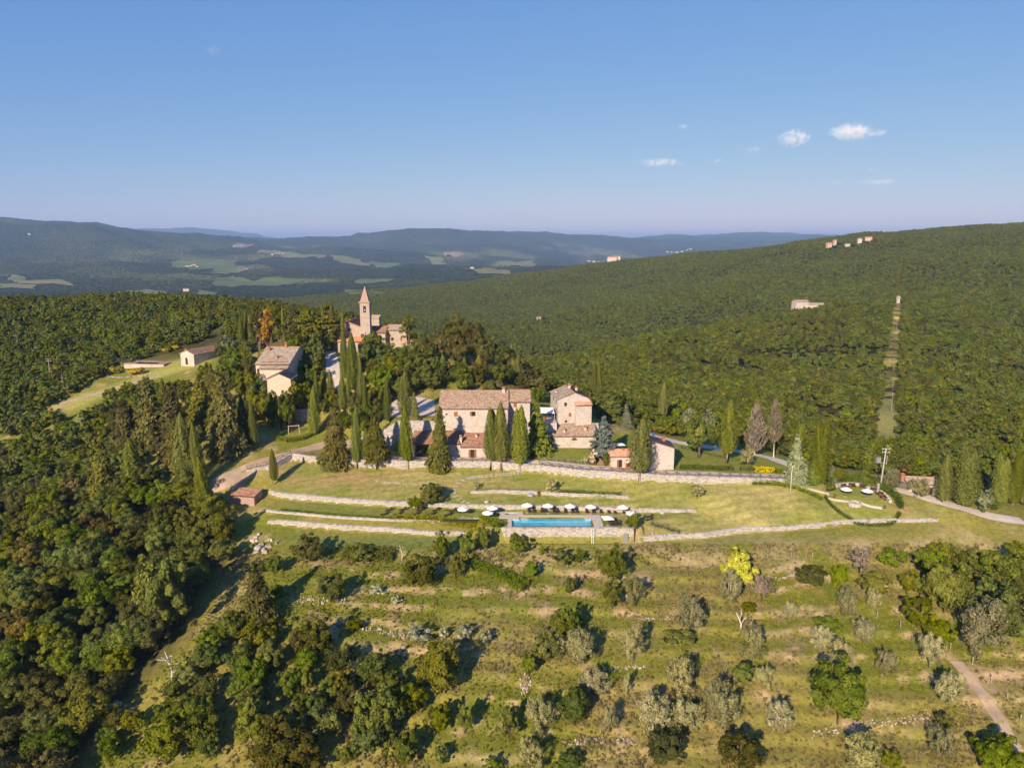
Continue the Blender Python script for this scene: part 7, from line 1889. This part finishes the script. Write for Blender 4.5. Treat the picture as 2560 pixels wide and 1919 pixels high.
# ------------------------------------------------------------------ the olive field and scrub, photo boxes
A = lambda x, y: (1400 + x * .5244, 1300 + y * .5244)
B = lambda x, y: (600 + x * .4069, 1300 + y * .4069)
def fieldtree(kind, conv, x, y, w, h, label):
    s = .5244 if conv is A else .4069
    px, py = conv(x, y); return tree_px(kind, px, py, w * s, h * s, label, clear=None if kind in ('olive', 'thorn', 'fir') else -.02)
OL = [(350,330,120,130,'by the dark double bush under the pool'),(625,450,145,160,'standing alone in upper middle of field'),(800,320,135,150,'left below the yellow tree'),(1095,430,75,90,'small, right of the dead white tree'),(1355,390,115,130,'below the dark round bush near gate'),(1490,385,85,90,'beside the wire fence corner'),(1240,565,105,110,'in the gap above the big bush'),(1445,535,130,120,'near stone ledge left of the fence'),(1760,625,140,150,'isolated by the track'),(1555,680,105,110,'pale, leaning, right of the big bush'),(1355,655,145,150,'touching the top of the big bush'),
 (85,605,165,150,'beside the pair of leafy trees at field edge'),(320,595,135,150,'second from the field edge in upper row'),(155,775,145,120,'left end of the middle row'),(310,790,50,90,'tiny sapling in the middle row'),(575,755,170,170,'large, in the centre of the middle row'),(920,590,135,160,'under the dead white tree'),(970,745,95,100,'faint, among shrubs in the middle row'),(430,925,195,190,'large, third of the lower row'),(590,935,145,150,'fourth of the lower row'),(765,915,195,190,'large, fifth of the lower row'),(1040,940,125,140,'sixth of the lower row'),(230,950,95,120,'small, second of the lower row'),(1845,805,155,160,'beside the dirt track'),(1420,1110,205,170,'large, bottom row under the stone ledge'),(1825,1065,125,140,'bottom row near the track'),(1960,520,240,230,'big pale double-headed, before the right thicket')]
for x, y, w, h, lab in OL: fieldtree('olive', A, x, y, w, h, 'silvery olive ' + lab)
OT = [('oak',250,205,145,170,'dense dark tree at fence below the pool wall'),('holm',250,350,105,130,'dark bush beneath the fence tree'),('holm',1190,265,145,110,'dark round bush near the field gate'),('bright',1320,815,320,300,'biggest leafy bush in the middle of the olive field'),('oak',50,490,120,160,'leafy tree at the left edge of olive field, upper of two'),('oak',65,885,155,190,'leafy tree in the lower row, first from the field edge'),('holm',500,1080,200,170,'dark bush mixed with olive at the bottom of field'),('holm',850,1100,225,170,'dark bush at bottom centre of the olive field'),('bright',2080,1120,260,190,'bright bush at bottom right by the track'),('bright',1575,1140,120,80,'low bright bush at bottom of the field'),
 ('bright',1830,310,260,260,'big bright green tree of the right thicket'),('oak',2110,230,230,190,'dark tree at upper right of the right thicket'),('oak',2100,440,260,260,'large dark tree at right edge of the thicket'),('oak',1760,200,130,150,'dark tree at upper left of the right thicket'),('oak',1940,210,150,150,'dark tree in the middle of the right thicket'),('brightbush',1580,175,125,100,'round bush beside the thorny bare tree'),('bush',1500,310,160,130,'dark shrub below the thorny bare tree'),('yellow',850,230,170,160,'brilliant yellow-green tree below the wire fence'),('thorn',960,325,140,140,'brown thinly leaved tree beside the yellow tree'),('thorn',1425,195,130,160,'thorny bare grey tree by the gate'),('brightbush',1700,430,160,160,'yellowish shrub at the foot of the thicket'),('brightbush',1800,530,140,130,'yellow-green shrub lower in the thicket'),('bush',1270,500,150,80,'low green shrub mound in the middle field'),('brightbush',1320,260,90,140,'tall weeds shrub right of the dark round bush'),('bush',1650,290,110,120,'scrub left of the bright thicket tree'),('bush',870,740,120,110,'dark shrub in the middle row of olives'),('brightbush',560,560,180,70,'low bramble mound under upper olive'),('bush',1830,960,100,70,'low bush near the track'),('oak',1530,640,60,50,'little dark shrub right of the big bush')]
for k, x, y, w, h, lab in OT: fieldtree(k, A, x, y, w, h, lab)
OB = [('holm',430,170,210,170,'dark spreading bush on the overgrown upper corner'),('oak',570,410,180,190,'dark bush above the white stones'),('holm',1110,310,230,200,'dark rounded tree in the middle of upper field'),('oak',1330,280,130,150,'dark tree with lean trunk next to rounded tree'),('oak',1240,160,120,170,'leafy tree below the left bank wall'),('bright',1395,140,130,170,'bright tree left of the pool corner'),('bright',1500,110,110,170,'bright upright tree at the pool corner'),('holm',480,710,230,220,'dark round bush on the left field'),('brightbush',705,640,120,70,'small bright bush by the terrace stones'),('oak',2000,630,220,190,'leafy tree at the stone heap, upper'),('oak',1880,780,200,190,'leafy tree at the stone heap, middle'),('bush',1770,880,130,150,'leafy bush at the stone heap, lower'),('olive',2070,790,215,190,'silvery olive at the stone heap'),('oak',1230,890,330,340,'large dark tree in the centre of lower field'),('oak',820,920,240,210,'dark bushy tree left of the large dark tree'),('oak',640,1010,170,180,'dark bush in the lower left field'),('brightbush',410,970,100,170,'narrow yellow-green bush in the lower left field'),('oak',310,1000,160,160,'bush beside the narrow yellow-green bush'),('bright',80,950,240,230,'leafy tree at the edge of the left wood'),('bright',80,1210,240,280,'yellowish leafy tree at the edge of the left wood'),('holm',300,1410,470,300,'wide dark tree at bottom centre left'),('oak',850,1190,320,330,'big leafy tree in the lower centre'),('bright',1220,1210,190,190,'yellow-green bush under the large dark tree'),('bright',1380,1210,140,190,'rounded yellow-green bush by the field path'),('oak',1050,1090,220,190,'dark bush touching the large dark tree'),('oak',470,1140,170,170,'bush in the lower left field below narrow bush'),('bush',1650,1240,140,200,'dark shrub strip along the field path'),('olive',1850,1190,200,210,'silvery olive at the foot of field path'),('bright',2060,1120,190,200,'leafy tree at the foot of field path'),('olive',2160,1000,150,130,'silvery olive near the path leafy tree'),('olive',1780,1440,190,190,'silvery olive at the bottom of field path'),('bush',1560,1500,130,90,'low dark bush at the bottom of field path'),('bush',2030,1490,200,100,'dark shrubs at bottom edge right of the path'),('oak',2030,400,90,110,'small dark tree below the slanting hedge'),('fir',120,460,280,360,'tall brownish conifer at the left of the upper field'),('oak',110,720,260,170,'dark leafy mass under the brownish conifer'),
 ('elder',1090,700,200,110,'white flowering elder, leftmost of the white patch'),('elder',1250,690,90,80,'white flowering elder, second of the white patch'),('elder',1380,690,130,100,'white flowering elder, third of the white patch'),('elder',1500,720,100,100,'white flowering elder, rightmost of the white patch'),('elder',840,430,110,60,'white flowers on the upper field'),('elder',960,490,70,50,'small white flowers right of the upper patch'),('brightbush',740,200,180,90,'bright scrub in the upper field corner'),('bush',1860,185,50,60,'tiny bush in dry grass below the pool'),('bright',1790,300,110,110,'scrub bush in the dip of the wire fence'),('oak',660,1430,120,120,'dark bush low beside the wide dark tree'),('bright',1000,1400,250,200,'leafy bush at bottom centre'),('bush',1240,1440,120,110,'bush with whitish flowers at bottom centre')]
for k, x, y, w, h, lab in OB: fieldtree(k, B, x, y, w, h, lab)
dt = A(880, 470); tree_px('bright', dt[0] + 8, dt[1] - 28, 40, 30, 'sparse green shoots on the dead white tree'); b0 = on(A(860, 520)[0], A(860, 520)[1]); o = tag(empty('dead_tree', tuple(b0)), 'white bare dead tree trunk in the middle of olive field', 'tree')
MB().tube([(0, 0, -.2), (.1, 0, 1.2), (-.4, .1, 2.4), (-1.1, .1, 3.8)], [.28, .2, .14, .04], 6).build('trunk', MAT['dead_wood'], o, True)
for pts in ([(.1, 0, 1.3), (.8, .1, 2.4), (1.3, 0, 3.6)], [(-.3, .1, 2.1), (.1, .3, 3.2), (0, .2, 4.4)], [(.6, .1, 2.1), (1.5, .2, 2.6)], [(2.0, .2, -.2), (2.1, .2, 1.0), (2.4, .1, 1.9)]): MB().tube(pts, [.12, .08, .03][:len(pts)] if len(pts) == 3 else [.08, .03], 5).build('branch', MAT['dead_wood'], o, True)
for (cx, cy, s, lab) in [(430, 1705, 1.2, 'bleached bare tree rising from the left scrub'), (1005, 1400, .7, 'bare twisted tree by the rounded dark tree')]:
    b0 = on(cx, cy); o = tag(empty('dead_tree', tuple(b0)), lab, 'tree'); o.scale = (s,) * 3
    MB().tube([(0, 0, -.2), (.2, 0, 2), (-.3, .1, 4), (-.8, .1, 5.6)], [.22, .17, .11, .03], 6).build('trunk', MAT['dead_wood'], o, True)
    for k in range(7):
        a = k * .9; z0 = 1.6 + .5 * k; MB().tube([(0, 0, z0), (math.cos(a) * 1.0, math.sin(a) * 1.0, z0 + .7), (math.cos(a) * 2.0, math.sin(a) * 1.8, z0 + 1.0)], [.09, .06, .02], 5).build('branch', MAT['dead_wood'], o, True)
# ------------------------------------------------------------------ the near wood on the left: each tree by itself
xs, ys = jitter_grid(-220, -40, 90, 260, 6.1)
k = in_poly(xs, ys, WOOD_POLY) & (ys < 205) & (ys > 106)
xs, ys = xs[k], ys[k]
WL = [('oak', 'green oak crown in the left wood'), ('wood', 'dark green oak crown in the left wood'), ('holm', 'blackish evergreen oak in the left wood'), ('bloom', 'brownish flowering oak in the left wood'), ('bright', 'light green crown in the left wood')]
for x, y in zip(xs, ys):
    n_ = vnoise(x / 16, y / 16, 77) + .25 * (random.random() - .5)
    kd, lab = WL[4] if n_ > .80 else WL[3] if n_ > .66 else WL[0] if n_ > .48 else WL[1] if n_ > .30 else WL[2]
    wd = random.uniform(6.5, 10.0)
    tree(kd, (x, y, H1(x, y)), wd, wd * random.uniform(.8, 1.1), lab, 'trees of the dense left wood')
tr('bright', 420, 1370, 1590, 150, 'tallest light green tree before the dark left wood')

# groves that close round the hamlet
def grove(px, step, kinds, label, group, w0=4.5, w1=7.5, hr=1.0):
    pl = [on(a, b)[:2] for a, b in px]
    X, Y = jitter_grid(min(p[0] for p in pl), max(p[0] for p in pl), min(p[1] for p in pl), max(p[1] for p in pl), step)
    m = in_poly(X, Y, pl) & (Y < 332)
    for x, y in zip(X[m], Y[m]):
        w = random.uniform(w0, w1); kd = random.choice(kinds)
        h = w * hr * random.uniform(.85, 1.25) * (1.6 if kd == 'fir' else 1.0)
        tree(kd, (x, y, H1(x, y)), w, h, label, group)
grove([(930, 908), (1000, 905), (1050, 895), (1095, 955), (1085, 980), (1010, 985), (962, 1005), (935, 1030), (925, 990), (912, 930)], 4.6, ['oak', 'wood', 'holm', 'bright', 'wood'], 'leafy tree of thicket below church', 'thicket below the church', 6.0, 9.0, 1.2)
grove([(735, 872), (808, 885), (815, 950), (775, 985), (740, 965)], 5.0, ['oak', 'wood', 'bush'], 'leafy tree beside the church road', 'trees by the church road', 5, 8, 1.15)
grove([(480, 1005), (560, 965), (600, 930), (632, 890), (632, 960), (600, 1010), (600, 1080), (545, 1115), (470, 1140), (360, 1150), (270, 1110), (340, 1040), (430, 985)], 6.4, ['wood', 'oak', 'fir', 'holm', 'wood', 'fir'], 'dark tree above the dirt road', 'mixed wood above the dirt road', 4.5, 7)
grove([(590, 850), (640, 815), (740, 800), (830, 800), (820, 850), (760, 862), (735, 862), (725, 850), (640, 850)], 6.0, ['pine', 'pine', 'wood', 'oak'], 'tree of grove left of church', 'pine grove left of the church', 7, 10, 1.35)
grove([(940, 800), (1010, 812), (1060, 840), (1100, 850), (1040, 872), (1020, 870), (1020, 830)], 5.0, ['wood', 'oak', 'holm'], 'leafy tree right of rectory', 'trees right of the rectory', 5, 8, 1.1)
grove([(500, 1640), (600, 1540), (680, 1580), (640, 1680), (700, 1800), (820, 1919), (220, 1919), (300, 1800)], 5.6, ['oak', 'wood', 'bright', 'holm', 'bush', 'oak'], 'scrubby tree on the lower left slope', 'scrub of the lower slope', 4.0, 8.0)
grove([(640, 1640), (760, 1600), (900, 1660), (1010, 1720), (1000, 1850), (900, 1919), (760, 1919), (680, 1760)], 7.0, ['oak', 'wood', 'bright', 'holm', 'bush'], 'dark scrub tree low in the field', 'scrub of the lower field', 4.0, 7.0)
grove([(640, 1400), (760, 1420), (760, 1560), (650, 1560), (600, 1480)], 8.0, ['oak', 'wood', 'bush', 'holm'], 'bush on the upper field corner', 'bushes of the upper field corner', 2.5, 5.0, .8)
grove([(2230, 1440), (2350, 1400), (2558, 1400), (2558, 1640), (2480, 1560), (2330, 1540)], 6.5, ['oak', 'wood', 'bright', 'bush'], 'leafy bush of the right thicket', 'right edge thicket', 4, 6.5)

for cx, top, foot, w, lab in [(648, 940, 1040, 76, 'leafy tree below the left window of the cream house'), (705, 972, 1050, 64, 'leafy tree below the outhouse gable'), (742, 945, 1035, 70, 'leafy tree right of the outhouse gable'), (670, 985, 1060, 60, 'lower leafy tree under the cream house terrace'), (625, 925, 1010, 60, 'leafy tree rising at left of the cream house wall'), (722, 975, 1040, 60, 'leafy tree hiding the foot of outhouse'), (690, 978, 1035, 56, 'rounded tree at foot of the cream outhouse')]:
    tr(random.choice(['oak', 'bright', 'wood']), cx, top, foot, w, lab)

grove([(845, 985), (930, 1005), (955, 1060), (900, 1095), (850, 1085), (800, 1050), (800, 1000)], 4.4, ['oak', 'wood', 'holm', 'bush'], 'small leafy tree under the road cypresses', 'undergrowth of the road cypresses', 4.0, 6.5, 1.1)
grove([(745, 975), (800, 1000), (795, 1045), (700, 1045), (690, 1000)], 4.6, ['oak', 'wood', 'bush', 'bright'], 'leafy bush above the playground', 'bushes above the playground', 4.0, 6.5, 1.1)
for cx, top, lab in [(676, 966, 'leafy tree pressed against the left of the outhouse wall'), (699, 976, 'leafy tree pressed against the middle of the outhouse wall'), (720, 970, 'leafy tree pressed against the right of the outhouse wall')]:
    bx_ = Q(cx, 1000, 231.5)[0]; b_ = np.array([bx_, 231.5, H1(bx_, 231.5)]); hh_ = max(3.5, tall(b_, top)); tree('oak' if cx != 699 else 'bright', b_, 5.6, hh_, lab, clear=-.02)

# keep the woods off the hamlet, its gardens, the near individual trees, roads and clearings
HAMLET = [(-100, 60), (-85, 195), (-112, 208), (-128, 262), (-112, 300), (-100, 322), (-60, 325), (-38, 312), (-20, 302), (12, 268), (26, 246), (45, 236), (75, 228), (95, 211), (118, 203), (135, 188), (160, 186), (160, 60)]
x, y = jitter_grid(-520, 900, 200, 900, 3.7)
r = np.hypot(x, y); a = np.arctan2(x, y)
keep = (np.abs(a) < 0.80) & (r < 620) & ~in_poly(x, y, HAMLET)
keep &= ~in_poly(x, y, CLEARING)
keep &= dist_line(x, y, ride) > 4.0
keep &= rng.random(len(x)) > sstep(.60, .72, fbm(x / 30, y / 30, 3, 95)) * .6
keep &= dist_line(x, y, DRIVE_RIGHT) > 5.5
keep &= (np.hypot(x - POOLHOUSE[0], y - POOLHOUSE[1]) > 13) & (np.hypot(x - POOLHOUSE[0] + 3, y - POOLHOUSE[1] + 18) > 20)
keep &= ~in_poly(x, y, WOOD_POLY) | (y > 205)
mass('woodland', x[keep], y[keep], 4.0, 7.0, 0.8, 'dense green oak wood on the slopes round the hamlet')
x, y = jitter_grid(-900, 1500, 300, 2100, 4.5)
r = np.hypot(x, y); a = np.arctan2(x, y)
keep = (np.abs(a) < 0.74) & (r >= 620) & (r < 2050) & (dist_line(x, y, ride) > 4.0) & (a > -0.35)
for (fx, fy, fr) in FARM_SPOTS: keep &= np.hypot(x - fx, y - fy) > fr
mass('hillside_woodland', x[keep], y[keep], 4.6, 7.4, 0.68, 'far hillsides wholly covered by green oak woods')

# ------------------------------------------------------------------ rough grass, one mass
GR_COL = bpy.data.collections.new('grass_tufts')
def tuft(name, mat, seed, n=26, h=1.0, sp=.5):
    g = np.random.default_rng(seed)
    a = g.random(n) * 6.283; r = sp * np.sqrt(g.random(n)) * .5
    p = np.stack([np.cos(a) * r, np.sin(a) * r, h * (.3 + .3 * g.random(n))], 1)
    al = np.stack([np.cos(a) * .5, np.sin(a) * .5, np.full(n, 1.0)], 1)
    v = leaf_quads(p, np.stack([np.cos(a), np.sin(a), g.normal(size=n) * .3], 1) + g.normal(size=(n, 3)) * .4, .16, 4.5, along=al, g=g)
    me = leaf_mesh(name, [(v, .5 + .2 * g.normal(size=n))], MAT[mat]); o = bpy.data.objects.new(name, me); GR_COL.objects.link(o)
for k in range(2): tuft('a%d' % k, 'green_grass', 300 + k)
for k in range(2): tuft('b%d' % k, 'dry_grass', 310 + k)
x, y = jitter_grid(-95, 150, 92, 172, .62)
keep = rng.random(len(x)) < .35 + .65 * sstep(.35, .6, fbm(x / 9, y / 9, 3, 33))
keep &= (np.abs(x) < y * .78) & ~in_poly(x, y, WOOD_POLY)
ii = ((y - NY0) / NS).astype(int).clip(0, len(gy) - 1); jj = ((x - NX0) / NS).astype(int).clip(0, len(gx) - 1)
keep &= (wall_d[ii, jj] > .6) & (y < 169.5 - .02 * np.abs(x)) & (dist_line(x, y, [on(a, b)[:2] for a, b in [(2390, 1652), (2428, 1702), (2472, 1754), (2508, 1812), (2545, 1890)]]) > 1.6)
x, y, ii, jj = x[keep], y[keep], ii[keep], jj[keep]
cv = cover[ii, jj]; dry = (cv[:, 0] - cv[:, 1]) > .03
bare = cv[:, 0] > .34
k = ~(bare & (rng.random(len(x)) < .7)); x, y, dry = x[k], y[k], dry[k]
sz = (.35 + .65 * rng.random(len(x)) ** 2) * np.where(dry, 1.05, .85)
tall_zone = in_poly(x, y, [on(a, b)[:2] for a, b in [(1150, 1380), (1700, 1362), (2560, 1345), (2560, 1400), (1500, 1410), (1150, 1425)]])
sz = np.where(tall_zone, sz * 1.4, sz)
turn = np.zeros((len(x), 3)); turn[:, 2] = rng.random(len(x)) * 6.283
scatter('rough_grass', np.stack([x, y, H(x, y) - .05], 1), np.stack([sz * 1.2, sz * 1.2, sz * .7], 1), np.where(dry, 2, 0) + rng.integers(0, 2, len(x)), turn, GR_COL, 'rough green and straw coloured grass of the lower field')
# ------------------------------------------------------------------ haze
HX = 34000
mb = MB().box(-HX, -1500, -420, HX, 33000, 330)
t = NT('haze'); pv = t.n('ShaderNodeVolumePrincipled')
pv.inputs['Color'].default_value = (.42, .63, 1.0, 1); pv.inputs['Density'].default_value = 7.0e-5; pv.inputs['Anisotropy'].default_value = 0.0
t.l(pv.outputs[0], t.out.inputs['Volume'])
haze = tag(mb.build('haze', t.m, None), 'thin bluish summer haze over the valley', kind='stuff')
# ------------------------------------------------------------------ clouds, well above the haze
def cloud(px, py, w, h, dens, label, seed, y=11000.0):
    c = Q(px, py, y); s = y / F * 1.2
    g = random.Random(seed); bm = bmesh.new()
    n = max(3, int(w / 14))
    for k in range(n):
        t_ = (k + .5) / n - .5; r = (h * .5) * (1 - 1.2 * abs(t_)) * g.uniform(.7, 1.2) * s + 5
        mt = Matrix.Translation((t_ * w * s * .9, g.uniform(-.3, .3) * w * s * .4, r * .4 - h * s * .2)) @ Matrix.Diagonal((1.5, 1.5, 1, 1))
        bmesh.ops.create_icosphere(bm, subdivisions=2, radius=r, matrix=mt)
    me = bpy.data.meshes.new('cloud'); bm.to_mesh(me); bm.free()
    m = NT('cloud_%d' % seed); pv = m.n('ShaderNodeVolumePrincipled'); pv.inputs['Anisotropy'].default_value = -.45; pv.inputs['Color'].default_value = (.80, .83, .90, 1)
    mp = m.n('ShaderNodeMapping'); mp.inputs['Location'].default_value = (-1, -1, -1); mp.inputs['Scale'].default_value = (2, 2, 2)
    m.l(m.coord('Generated'), mp.inputs[0]); gr = m.n('ShaderNodeTexGradient', gradient_type='SPHERICAL'); m.l(mp.outputs[0], gr.inputs[0])
    f = m.noise(.016, 6, m.coord(), .7)
    v_ = m.math('SUBTRACT', m.math('ADD', m.math('MULTIPLY', f, 1.5), m.math('MULTIPLY', gr.outputs['Fac'], .75)), 1.0)
    v_ = m.math('MULTIPLY', m.math('MAXIMUM', v_, 0.0), dens * 0.9)
    m.l(v_, pv.inputs['Density']); m.l(pv.outputs[0], m.out.inputs['Volume'])
    me.materials.append(m.m)
    return tag(put('cloud', me, None, tuple(c)), label, 'cloud', kind='stuff')
CLOUDS = [(1652, 407, 130, 28, .012, 'flat wispy white cloud above the valley'), (1988, 347, 70, 44, .014, 'small puffy cloud'), (2125, 330, 115, 50, .02, 'brightest puffy cloud'), (2197, 333, 36, 24, .012, 'scrap of cloud beside the brightest one'),
 (1708, 317, 34, 14, .008, 'tiny scrap of cloud high up'), (1795, 402, 26, 12, .008, 'tiny scrap right of the flat cloud'), (1880, 375, 70, 22, .004, 'faint thin cloud'), (533, 124, 44, 34, .005, 'single faint cloud high at left'), (2178, 424, 34, 12, .007, 'tiny low cloud at right'), (2190, 456, 150, 20, .004, 'faint low cloud bank at right'), (2090, 458, 60, 14, .004, 'faint streak left of the low bank')]
for k, c in enumerate(CLOUDS): cloud(*c, k + 1)
